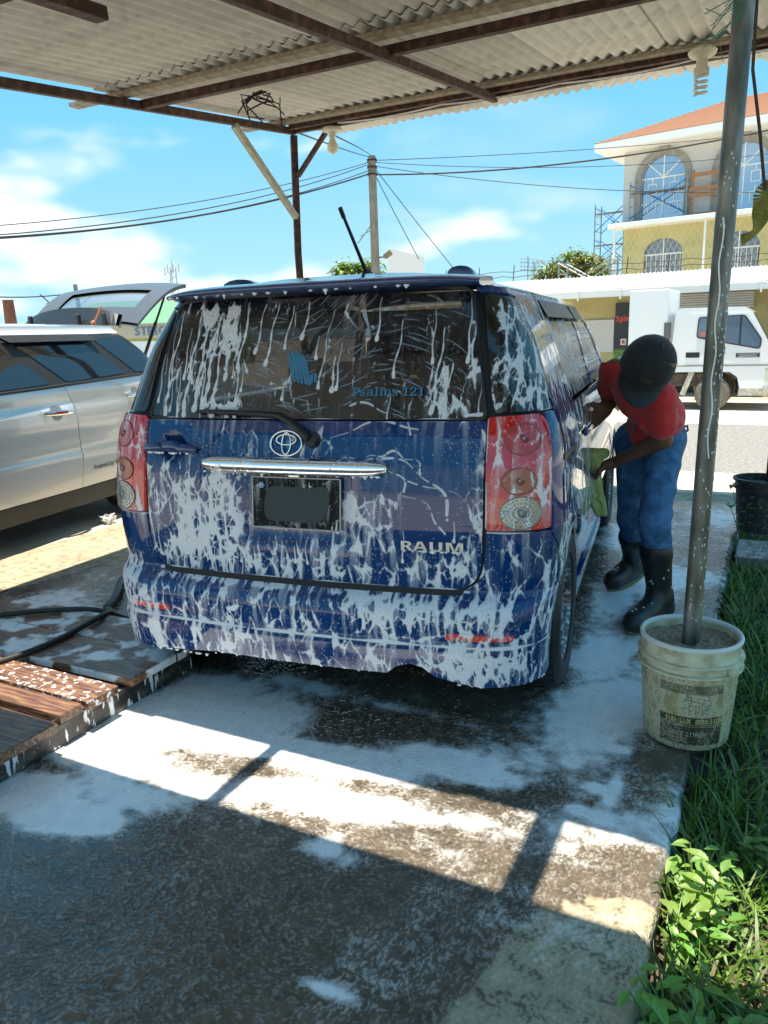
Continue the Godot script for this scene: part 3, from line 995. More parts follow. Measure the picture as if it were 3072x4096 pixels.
func tree(called: String, label: String, c: Vector3, rx: float, ry: float, leaves: int, seed_: int, col: Color) -> void:
	var base := Vector3(c.x, ROAD_Y, c.z)
	var o := thing(called, label, "tree", Transform3D(Basis(), base))
	var rng := RandomNumberGenerator.new()
	rng.seed = seed_
	var h := c.y - ROAD_Y
	var tk := MB.new()
	tk.tube([Vector3.ZERO, Vector3(0.05, h * 0.4, 0), Vector3(-0.03, h * 0.8, 0.05), Vector3(0, h, 0)], [0.2, 0.16, 0.12, 0.06], 8)
	for k in 7:
		var a := TAU * k / 7.0 + rng.randf()
		tk.tube([Vector3(0, h * 0.62, 0), Vector3(cos(a) * rx * 0.4, h - ry * 0.3, sin(a) * rx * 0.4), Vector3(cos(a) * rx * 0.8, h + ry * rng.randf_range(-0.3, 0.5), sin(a) * rx * 0.8)], [0.08, 0.05, 0.02], 5)
	put(tk, "trunk", M.wood_old, o)
	var m := mat(1, 1, 1, 0.55)
	m.vertex_color_use_as_albedo = true
	m.backlight_enabled = true
	m.backlight = lin(0.35, 0.45, 0.10)
	var cr := MB.new()
	cr.colored = true
	# clumps of hanging leaves
	var clumps := leaves / 12
	for k in clumps:
		var d := Vector3(rng.randfn(), rng.randfn(), rng.randfn()).normalized()
		var rr := 0.55 + 0.5 * rng.randf()
		var p := Vector3(d.x * rx * rr, h + d.y * ry * rr, d.z * rx * rr * 0.8)
		var young := rng.randf() < 0.14
		for e in 12:
			var a := rng.randf() * TAU
			var tiltv := rng.randf_range(-0.9, 0.35)
			var dir := Vector3(cos(a), tiltv, sin(a)).normalized()
			var side := dir.cross(Vector3.UP).normalized()
			var len := rng.randf_range(0.22, 0.38)
			var wd := len * 0.16
			var b := p + Vector3(rng.randfn(), rng.randfn(), rng.randfn()) * 0.10
			var midp := b + dir * len * 0.5 + Vector3(0, 0.02, 0)
			var tip := b + dir * len
			var v := rng.randf_range(0.65, 1.35)
			cr.col = Color(col.r * v, col.g * v, col.b * v)
			if young:
				cr.col = Color(0.19 * v, 0.11 * v, 0.03)
			var nn := side.cross(dir).normalized()
			cr.tri(b, midp - side * wd, midp + side * wd, nn, nn, nn)
			cr.tri(tip, midp - side * wd, midp + side * wd, nn, nn, nn)
	put(cr, "crown", m, o)

func make_tall_building() -> void:
	var yaw := 37.0
	var a := deg_to_rad(yaw)
	var R := Vector3(cos(a), 0, sin(a))
	var F := Vector3(sin(a), 0, -cos(a))
	# local x across the facade, local z towards the viewer
	var o := thing("apartment_building", "white and yellow building with arched windows and orange roof under construction", "building", Transform3D(Basis(R, Vector3.UP, -F), F * 40.3 + Vector3(0, ROAD_Y, 0)))
	var x0 := -14.55
	var x1 := -3.0
	var dy := -ROAD_Y
	var flr := 6.20 + dy       # floor line between the yellow and the white storey
	var eav := 9.75 + dy
	var low := 0.0
	var ww := [[-12.60, 1.05, 6.42 + dy, 8.35 + dy, 1.0], [-8.95, 1.05, 6.42 + dy, 8.35 + dy, 1.0], [-5.3, 1.05, 6.42 + dy, 8.35 + dy, 1.0]]
	var lw := [[-12.45, 0.95, 3.55 + dy, 4.75 + dy, 0.75], [-8.95, 0.95, 3.55 + dy, 4.75 + dy, 0.75], [-5.3, 0.95, 3.55 + dy, 4.75 + dy, 0.75]]
	var up := MB.new()
	arch_wall(up, x0, x1, flr, eav, ww, -0.25, Transform3D())
	put(up, "upper_wall", M.white_wall, o)
	var dn := MB.new()
	arch_wall(dn, x0 + 0.1, x1 - 0.1, low, flr, lw, -0.25, Transform3D())
	put(dn, "lower_wall", M.yellow_wall, o)
	var sd := MB.new()
	sd.bx(Vector3(x0 + 0.125, (flr + eav) * 0.5, -4.25), Vector3(0.25, eav - flr, 7.95))
	sd.bx(Vector3(x1 - 0.125, (flr + eav) * 0.5, -4.25), Vector3(0.25, eav - flr, 7.95))
	sd.bx(Vector3((x0 + x1) * 0.5, (flr + eav) * 0.5, -8.3), Vector3(x1 - x0, eav - flr, 0.25))
	put(sd, "side_wall", M.white_wall, o)
	var sy := MB.new()
	sy.bx(Vector3(x0 + 0.225, flr * 0.5, -4.25), Vector3(0.25, flr, 7.95))
	put(sy, "side_wall", M.yellow_wall, o)
	var sy2 := MB.new()
	sy2.bx(Vector3(x1 - 0.225, flr * 0.5, -4.25), Vector3(0.25, flr, 7.95))
	put(sy2, "side_wall", M.yellow_wall, o)
	# window surrounds, panes and glazing bars
	for k in 3:
		var w: Array = ww[k]
		var wn := Node3D.new()
		wn.name = "window"
		o.add_child(wn, true)
		var r := MB.new()
		arch_ring(r, w, 0.30, 0.14, 0.09, true)
		r.prism(PackedVector2Array([Vector2(w[0] - 0.15, w[3] + w[4] + 0.02), Vector2(w[0] + 0.15, w[3] + w[4] + 0.02), Vector2(w[0] + 0.26, w[3] + w[4] + 0.52), Vector2(w[0] - 0.26, w[3] + w[4] + 0.52)]), 0.17, Transform3D(Basis(), Vector3(0, 0, -0.05)))
		put(r, "surround", M.stone_trim, wn)
		var pn := MB.new()
		arch_pane(pn, w, -0.16)
		put(pn, "pane", M.mirror_pane, wn)
		var bars := MB.new()
		var zz := -0.12
		bars.bx(Vector3(w[0], (w[2] + w[3] + w[4]) * 0.5, zz), Vector3(0.06, w[3] + w[4] - w[2], 0.05))
		bars.bx(Vector3(w[0], w[3], zz), Vector3(w[1] * 2, 0.06, 0.052))
		bars.bx(Vector3(w[0], w[2] + 0.75, zz), Vector3(w[1] * 2, 0.05, 0.052))
		bars.bar(Vector3(w[0], w[3], zz), Vector3(w[0] - w[1] * 0.72, w[3] + w[4] * 0.68, zz), 0.05, 0.05)
		bars.bar(Vector3(w[0], w[3], zz), Vector3(w[0] + w[1] * 0.72, w[3] + w[4] * 0.68, zz), 0.05, 0.05)
		for e in [-1.0, 1.0]:
			for yy in [w[2] + 0.35, w[2] + 1.25]:
				var cx: float = w[0] + e * w[1] * 0.5
				bars.bx(Vector3(cx - 0.2, yy + 0.17, zz), Vector3(0.04, 0.45, 0.05))
				bars.bx(Vector3(cx + 0.2, yy + 0.17, zz), Vector3(0.04, 0.45, 0.05))
				bars.bx(Vector3(cx, yy + 0.4, zz), Vector3(0.4, 0.04, 0.048))
				bars.bx(Vector3(cx, yy - 0.06, zz), Vector3(0.4, 0.04, 0.048))
				bars.bx(Vector3(cx, yy + 0.55, zz), Vector3(0.04, 0.3, 0.048))
				bars.bx(Vector3(cx + e * 0.36, yy + 0.17, zz), Vector3(0.32, 0.04, 0.048))
		put(bars, "glazing_bars", M.white_trim, wn)
		var l: Array = lw[k]
		var wl := Node3D.new()
		wl.name = "window"
		o.add_child(wl, true)
		var pl := MB.new()
		arch_pane(pl, l, -0.18)
		put(pl, "pane", mat(0.20, 0.24, 0.30, 0.15, 0.3), wl)
		var bl := MB.new()
		bl.bx(Vector3(l[0], (l[2] + l[3] + l[4]) * 0.5, -0.13), Vector3(0.05, l[3] + l[4] - l[2], 0.05))
		bl.bx(Vector3(l[0], l[3], -0.13), Vector3(l[1] * 2, 0.07, 0.052))
		for e in 8:
			bl.bx(Vector3(l[0] - l[1] + l[1] * 2 * (e + 0.5) / 8.0, (l[2] + l[3]) * 0.5, -0.135), Vector3(0.025, l[3] - l[2], 0.03))
		put(bl, "glazing_bars", M.white_trim, wl)
	# storey ledge, eaves, fascia and tiled roof
	var lg := MB.new()
	lg.bx(Vector3((x0 + x1) * 0.5 - 0.1, flr, 0.35), Vector3(x1 - x0 + 0.6, 0.22, 1.3), 0.02)
	put(lg, "balcony_slab", M.white_trim, o)
	var ev := MB.new()
	ev.bx(Vector3((x0 + x1) * 0.5 - 0.1, eav + 0.06, -4.0), Vector3(x1 - x0 + 2.0, 0.12, 10.2))
	put(ev, "soffit", M.white_trim, o)
	var fa := MB.new()
	fa.bx(Vector3((x0 + x1) * 0.5 - 0.1, eav + 0.2, 1.13), Vector3(x1 - x0 + 2.06, 0.34, 0.06), 0.01)
	fa.bx(Vector3(x0 - 1.13, eav + 0.2, -4.0), Vector3(0.06, 0.34, 10.2), 0.01)
	put(fa, "fascia", M.white_trim, o)
	var tile := nmat(ntex([[0.0, 0.34, 0.155, 0.085], [0.5, 0.42, 0.215, 0.125], [1.0, 0.52, 0.30, 0.19]], 0.05, 81, 256), Vector3(0.7, 2.4, 0.7), 0.85)
	var rf := MB.new()
	# hipped roof: courses of shingles as shallow steps
	var ex0 := x0 - 1.16
	var ex1 := x1 + 0.96
	var ez := 1.16
	var courses := 22
	var rise := 2.1
	var run := 5.1
	for k in courses:
		var f0 := float(k) / courses
		var f1 := float(k + 1) / courses
		var ya := eav + 0.38 + rise * f0 + 0.03
		var yb := eav + 0.38 + rise * f1
		var A := Vector3(ex0 + run * f0, ya, ez - run * f0)
		var B := Vector3(ex1 - run * f0, ya, ez - run * f0)
		var C := Vector3(ex1 - run * f1, yb, ez - run * f1)
		var D := Vector3(ex0 + run * f1, yb, ez - run * f1)
		rf.quad(A, B, C, D, Vector3(0, 1, 1))
		rf.quad(A, B, B - Vector3(0, 0.04, 0), A - Vector3(0, 0.04, 0), Vector3.BACK)
		var zb := -2.0 * 5.1 + ez
		rf.quad(A, Vector3(ex0 + run * f0, ya, zb + run * f0), Vector3(ex0 + run * f1, yb, zb + run * f1), D, Vector3(-1, 1, 0))
		rf.quad(B, Vector3(ex1 - run * f0, ya, zb + run * f0), Vector3(ex1 - run * f1, yb, zb + run * f1), C, Vector3(1, 1, 0))
		rf.quad(Vector3(ex0 + run * f0, ya, zb + run * f0), Vector3(ex1 - run * f0, ya, zb + run * f0), Vector3(ex1 - run * f1, yb, zb + run * f1), Vector3(ex0 + run * f1, yb, zb + run * f1), Vector3(0, 1, -1))
	put(rf, "roof", tile, o)
	var gb := MB.new()
	var gx := -5.4
	gb.prism(PackedVector2Array([Vector2(gx - 2.0, eav + 0.3), Vector2(gx + 2.0, eav + 0.3), Vector2(gx, eav + 3.0)]), -2.2, Transform3D(Basis(), Vector3(0, 0, 1.2)))
	gb.bar(Vector3(gx - 2.2, eav + 0.3, 1.26), Vector3(gx, eav + 3.2, 1.26), 0.2, 0.25)
	gb.bar(Vector3(gx + 2.2, eav + 0.3, 1.26), Vector3(gx, eav + 3.2, 1.26), 0.2, 0.25)
	put(gb, "gable", M.white_wall, o)
	# white lattice screen across the yellow storey's balcony
	var zl := 0.9
	var yl0 := 3.50 + dy
	var yl1 := 6.05 + dy
	for x in [x0 - 0.05, x0 + 4.3, x0 + 8.6]:
		var pb := MB.new()
		pb.bx(Vector3(x, (yl0 + yl1) * 0.5, zl), Vector3(0.09, yl1 - yl0, 0.09))
		put(pb, "lattice_post", M.white_trim, o)
	var la := MB.new()
	var sp := 0.30
	var hh := yl1 - yl0
	var lean := hh * 0.55
	var n := int((x1 - x0 + lean) / sp)
	for k in n:
		for e in [-1.0, 1.0]:
			var xa := x0 + sp * k - (lean if e > 0 else 0.0)
			var xb: float = xa + lean * e
			var pa := Vector2(xa, yl0)
			var pb2 := Vector2(xb, yl1)
			# clip to the panel
			var t0 := 0.0
			var t1 := 1.0
			var dx: float = xb - xa
			var ta := (x0 - xa) / dx
			var tb := (x1 - xa) / dx
			t0 = maxf(t0, minf(ta, tb))
			t1 = minf(t1, maxf(ta, tb))
			if t1 - t0 < 0.02:
				continue
			var q0 := pa.lerp(pb2, t0)
			var q1 := pa.lerp(pb2, t1)
			la.bar(Vector3(q0.x, q0.y, zl + 0.012 * e), Vector3(q1.x, q1.y, zl + 0.012 * e), 0.012, 0.012)
	put(la, "lattice", mat(0.62, 0.58, 0.42, 0.7), o)
	var rl := MB.new()
	rl.bx(Vector3((x0 + x1) * 0.5, yl0, zl), Vector3(x1 - x0, 0.09, 0.09))
	put(rl, "lattice_rail", M.white_trim, o)

	# scaffold in front of the first arched window, another tower at the corner
	var blue := mat(0.03, 0.15, 0.42, 0.45, 0.0)
	var B := Transform3D(Basis(R, Vector3.UP, -F), F * 40.3 + Vector3(0, ROAD_Y, 0))
	scaffold("tube scaffold with blue cross braces before the arched window", B * Transform3D(Basis(), Vector3(-14.1, flr + 0.12, 0.3)), 2.75, 1, 1.95, 0.7, blue)
	scaffold("tall tube scaffold tower at the building's outer corner", B * Transform3D(Basis(), Vector3(-16.6, 0, -1.5)), 1.6, 5, 1.62, 0.9, blue)
	scaffold("bare grey scaffold frames standing before the mango tree", yaw_frame(Vector3(bay_pt(1206, 640, 26.5).x, ROAD_Y, -26.5), 37.0), 1.75, 3, 1.32, 0.7, M.steel)
	# the timber frame leaning between the windows
	var fr := thing("timber_frame", "orange-brown wooden ladder frame on the balcony between windows", "frame", B * Transform3D(Basis(), Vector3(-10.45, flr + 0.11, 0.35)))
	var wood := nmat(ntex([[0.0, 0.26, 0.115, 0.045], [1.0, 0.46, 0.235, 0.10]], 0.03, 83), Vector3(1, 1, 1), 0.8)
	for x in [-0.62, 0.62]:
		var mb := MB.new()
		mb.bx(Vector3(x, 1.05, 0), Vector3(0.10, 2.1, 0.06))
		put(mb, "upright", wood, fr)
	for y in [0.1, 0.95, 1.22, 1.85]:
		var mb := MB.new()
		mb.bx(Vector3(0.0 if y < 1.8 else 0.05, y, 0.06), Vector3(1.5, 0.17 if y != 0.1 else 0.1, 0.05))
		put(mb, "rung", wood, fr)

func scaffold(label: String, x: Transform3D, width: float, lifts: int, lift: float, deep: float, braces: Material) -> void:
	var o := thing("scaffold", label, "scaffold", x)
	for k in lifts:
		var y := lift * k
		for e in [0.0, width]:
			var fm := MB.new()
			for z in [0.0, -deep]:
				fm.tube([Vector3(e, y, z), Vector3(e, y + lift, z)], 0.035, 6)
			for r in 4:
				fm.tube([Vector3(e, y + lift * (r + 0.7) / 4.2, 0), Vector3(e, y + lift * (r + 0.7) / 4.2, -deep)], 0.02, 5)
			put(fm, "frame", M.steel, o)
		var br := MB.new()
		for z in [0.02, -deep]:
			br.tube([Vector3(0, y + 0.2, z), Vector3(width, y + lift - 0.15, z)], 0.026, 5)
			br.tube([Vector3(0, y + lift - 0.15, z + 0.03), Vector3(width, y + 0.2, z + 0.03)], 0.026, 5)
		put(br, "cross_brace", braces, o)
		var pk := MB.new()
		pk.bx(Vector3(width * 0.5, y + lift * 0.72, -deep * 0.5), Vector3(width + 0.2, 0.04, deep * 0.5))
		if lifts != 3:
			put(pk, "platform", M.wood_old, o)

func make_shop() -> void:
	var a := deg_to_rad(28.0)
	var R := Vector3(cos(a), 0, sin(a))
	var F := Vector3(sin(a), 0, -cos(a))
	var B := Transform3D(Basis(R, Vector3.UP, -F), F * 20.9 + Vector3(0, ROAD_Y, 0))
	var o := thing("corner_shop", "low yellow shop with white corrugated awning and roller shutters", "shop", B)
	var dx := 0.75   # facade coordinate shift between 30 and 28 degrees
	var wl := MB.new()
	wl.bx(Vector3(-2.0 + dx, 1.42, -1.6), Vector3(18.0, 2.84, 3.0))
	put(wl, "wall", M.yellow_wall, o)
	# awning
	var sm := sheet_mesh(20, 1.55, 0.0975, 0.014, 0.004)
	var wsheet := nmat(ntex([[0.0, 0.40, 0.39, 0.37], [1.0, 0.52, 0.51, 0.49]], 0.02, 85), Vector3(0.6, 0.6, 0.6), 0.6)
	for k in 9:
		put_mesh(sm, "awning_sheet", wsheet, o, Transform3D(Basis(Vector3.RIGHT, 0.27), Vector3(-10.0 + dx + 1.95 * k, 2.80, 0.55)))
	var gt := MB.new()
	gt.bx(Vector3(-2.0 + dx, 2.50, 1.28), Vector3(18.0, 0.17, 0.12), 0.01)
	put(gt, "gutter", mat(0.78, 0.76, 0.70, 0.6), o)
	for k in 18:
		var hb := MB.new()
		hb.bx(Vector3(-10.6 + dx + k * 1.02, 2.48, 1.36), Vector3(0.04, 0.26, 0.03))
		put(hb, "gutter_bracket", M.white_trim, o)
	# barbed wire along the awning's back edge
	var wire := MB.new()
	for e in 2:
		var pts := []
		for k in 60:
			pts.append(Vector3(-10.6 + dx + k * 0.3, 3.12 + e * 0.14 + 0.025 * sin(k * 2.3 + e), 0.05))
		wire.tube(pts, 0.008, 4, false)
	for k in 19:
		wire.tube([Vector3(-10.6 + dx + k * 1.0, 3.0, 0.05), Vector3(-10.57 + dx + k * 1.0, 3.42, 0.05)], 0.012, 4)
	put(wire, "barbed_wire", M.rust, o)
	# pale panel, sign, poster strip
	var pn := MB.new()
	pn.bx(Vector3(-5.55 + dx, 1.47, -0.06), Vector3(1.35, 0.85, 0.06), 0.01)
	pn.bx(Vector3(-7.2 + dx, 1.47, -0.06), Vector3(1.7, 0.85, 0.06), 0.01)
	put(pn, "panel", mat(0.66, 0.65, 0.63, 0.7), o)
	var sg := Node3D.new()
	sg.name = "shop_sign"
	o.add_child(sg)
	var s1 := MB.new()
	s1.bx(Vector3(-4.62 + dx, 1.72, -0.05), Vector3(0.46, 1.15, 0.07))
	put(s1, "sign_board", mat(0.03, 0.04, 0.05, 0.5), sg)
	letters("Spin", 0.15, 0.01, mat(0.75, 0.12, 0.10, 0.5), "sign_lettering", sg, Transform3D(Basis(), Vector3(-4.66 + dx, 1.90, 0.0)), 700, true, 0.75)
	var s2 := MB.new()
	s2.bx(Vector3(-4.62 + dx, 1.31, -0.008), Vector3(0.14, 0.16, 0.012))
	put(s2, "sticker", mat(0.75, 0.7, 0.68, 0.5), sg)
	var s3 := MB.new()
	s3.bx(Vector3(-4.62 + dx, 1.31, 0.001), Vector3(0.07, 0.09, 0.006))
	put(s3, "sticker_mark", mat(0.55, 0.06, 0.05, 0.5), sg)
	var s4 := MB.new()
	s4.bx(Vector3(-4.62 + dx, 0.93, -0.05), Vector3(0.46, 0.36, 0.065))
	put(s4, "green_poster", nmat(ntex([[0.0, 0.03, 0.08, 0.015], [0.5, 0.09, 0.22, 0.04], [1.0, 0.30, 0.40, 0.15]], 0.05, 87), Vector3(1.5, 1.5, 1.5), 0.5), sg)
	# doorway with roller shutter housing
	var dw := MB.new()
	dw.bx(Vector3(-2.55 + dx, 1.15, -0.08), Vector3(1.5, 2.3, 0.06))
	put(dw, "doorway", mat(0.035, 0.04, 0.045, 0.4), o)
	var df := MB.new()
	df.bx(Vector3(-3.32 + dx, 1.15, -0.03), Vector3(0.08, 2.3, 0.1))
	df.bx(Vector3(-1.78 + dx, 1.15, -0.03), Vector3(0.08, 2.3, 0.1))
	df.bx(Vector3(-2.55 + dx, 2.02, -0.03), Vector3(1.46, 0.08, 0.1))
	put(df, "door_frame", M.steel, o)
	for k in 7:
		var sl := MB.new()
		sl.bx(Vector3(-2.55 + dx, 2.08 + 0.055 * k, 0.02), Vector3(1.9, 0.05, 0.16), 0.012)
		put(sl, "shutter_slat", mat(0.62, 0.63, 0.62, 0.45, 0.2), o)
	var op := MB.new()
	op.bx(Vector3(-3.62 + dx, 2.0, -0.05), Vector3(0.3, 0.6, 0.07))
	put(op, "orange_banner", mat(0.62, 0.20, 0.03, 0.7), o)

func cable(called: String, label: String, a: Vector3, b: Vector3, sag: float, r: float, grp := "overhead cables at the utility pole") -> void:
	var mb := MB.new()
	var pts := []
	for k in 25:
		var f := k / 24.0
		pts.append(a.lerp(b, f) - Vector3(0, sag * 4.0 * f * (1.0 - f), 0))
	mb.tube(pts, r, 5, false)
	tag(put(mb, called, M.cable, self), label, "cable", grp)

func make_poles() -> void:
	var top := bay_pt(803, 337, 20.0)
	var o := thing("utility_pole", "weathered wooden utility pole with small bracket and floodlight", "pole", Transform3D(Basis(), Vector3(top.x, ROAD_Y, top.z)))
	var h := top.y - ROAD_Y
	var mb := MB.new()
	mb.tube([Vector3.ZERO, Vector3(0, h * 0.5, 0), Vector3(0, h, 0)], [0.125, 0.11, 0.095], 12)
	put(mb, "shaft", nmat(ntex([[0.0, 0.13, 0.105, 0.075], [0.5, 0.26, 0.22, 0.165], [1.0, 0.40, 0.35, 0.28]], 0.03, 91), Vector3(6, 0.4, 6), 0.9, 0.0, M.fine, 0.3), o)
	var br := MB.new()
	br.bar(Vector3(-0.1, h - 1.62, 0), Vector3(-0.42, h - 2.02, 0.1), 0.03, 0.03)
	br.bar(Vector3(-0.1, h - 1.72, 0.0), Vector3(-0.36, h - 1.86, 0.1), 0.02, 0.02)
	put(br, "bracket", M.steel, o)
	var lamp := MB.new()
	lamp.bar(Vector3(0.1, h - 2.36, 0), Vector3(0.24, h - 2.36, 0.05), 0.04, 0.04)
	lamp.box(Transform3D(Basis(Vector3.BACK, 0.6), Vector3(0.32, h - 2.30, 0.05)), Vector3(0.22, 0.14, 0.12), 0.02)
	put(lamp, "floodlight", mat(0.20, 0.17, 0.09, 0.5), o)
	var ties := MB.new()
	for k in 3:
		ties.bx(Vector3(0, h - 0.1 - 0.16 * k, 0), Vector3(0.24, 0.035, 0.24))
	put(ties, "cable_clamp", M.rust_dark, o)
	# the wires: left to the next pole, right to the building and over the road
	var P := func(x: float, y: float, d: float) -> Vector3: return bay_pt(x, y, d)
	var t := func(dy: float) -> Vector3: return top + Vector3(0, dy, 0.0)
	cable("power_line", "upper thin power line running from the pole over the silver car", t.call(-0.12), P.call(-150, 497, 13.0), 0.25, 0.009)
	cable("power_line", "thick black power line running from the pole over the silver car", t.call(-0.38), P.call(-150, 522, 13.0), 0.30, 0.018)
	cable("power_line", "lower thin power line running from the pole over the silver car", t.call(-0.16), P.call(-150, 517, 11.5), 0.30, 0.010)
	cable("power_line", "lowest thin power line running from the pole over the silver car", t.call(-0.30), P.call(-150, 519, 11.4), 0.32, 0.010)
	cable("power_line", "thin line from the pole top rising to the orange roof", t.call(-0.1), P.call(1720, 280, 26.0), 0.12, 0.009)
	cable("power_line", "thick black line from the pole passing across the white building", t.call(-0.42), P.call(1720, 268, 17.0), 0.25, 0.020)
	cable("power_line", "thin line from the pole crossing the arched windows' tops", t.call(-0.14), P.call(1720, 325, 22.0), 0.25, 0.008)
	cable("power_line", "thin line sagging from the pole across the scaffold", t.call(-0.22), P.call(1720, 412, 22.0), 0.25, 0.009)
	cable("stay_wire", "steep stay wire from the pole down behind the white hoarding", t.call(-0.3), P.call(905, 560, 21.0), 0.02, 0.010, "stay wires")
	cable("stay_wire", "long slanting stay wire from the pole to beyond the car roof", t.call(-0.2), P.call(990, 592, 22.0), 0.02, 0.010, "stay wires")
	cable("service_wire", "thin service wire from the canopy corner to the pole top", P.call(640, 285, 6.9), t.call(-0.03), 0.02, 0.008, "service wires")
	cable("service_wire", "thin service wire from the bulb holder to the pole top", P.call(712, 288, 6.9), t.call(0.0), -0.02, 0.008, "service wires")
	# white hoarding seen over the car
	var c := P.call(877, 600, 24.0) as Vector3
	var hb := thing("hoarding", "plain white hoarding board with slanted top behind the pole", "hoarding", Transform3D(Basis(Vector3.UP, -0.35), Vector3(c.x, ROAD_Y, c.z)))
	var hm := MB.new()
	var hy := c.y - ROAD_Y
	hm.prism(PackedVector2Array([Vector2(-0.56, 1.0), Vector2(0.58, 1.0), Vector2(0.58, hy + 0.58), Vector2(-0.56, hy + 0.88)]), 0.06)
	put(hm, "board", mat(0.70, 0.68, 0.66, 0.7), hb)
	var hp := MB.new()
	hp.bar(Vector3(-0.45, 0, 0.09), Vector3(-0.45, 2.0, 0.09), 0.06, 0.06)
	hp.bar(Vector3(0.45, 0, 0.09), Vector3(0.45, 2.0, 0.09), 0.06, 0.06)
	put(hp, "support", M.rust, hb)
	# roof aerial
	var ac := P.call(1140, 600, 28.0) as Vector3
	var an := thing("roof_aerial", "thin branching television aerial against the sky", "aerial", Transform3D(Basis(Vector3.UP, 0.5), Vector3(ac.x, ROAD_Y, ac.z)))
	var ah := ac.y - ROAD_Y
	var am := MB.new()
	am.tube([Vector3.ZERO, Vector3(0, ah + 0.75, 0)], 0.02, 5)
	am.tube([Vector3(0.25, 0, 0), Vector3(0.28, ah + 0.55, 0)], 0.025, 5)
	put(am, "mast", M.steel, an)
	var ae := MB.new()
	for k in 4:
		ae.tube([Vector3(-0.35, ah + 0.25 + 0.13 * k, 0), Vector3(0.4, ah + 0.22 + 0.14 * k, 0)], 0.010, 4)
	for k in 5:
		ae.tube([Vector3(-0.3 + 0.15 * k, ah + 0.2, 0), Vector3(-0.28 + 0.17 * k, ah + 0.62, 0)], 0.008, 4)
	put(ae, "elements", M.steel, an)

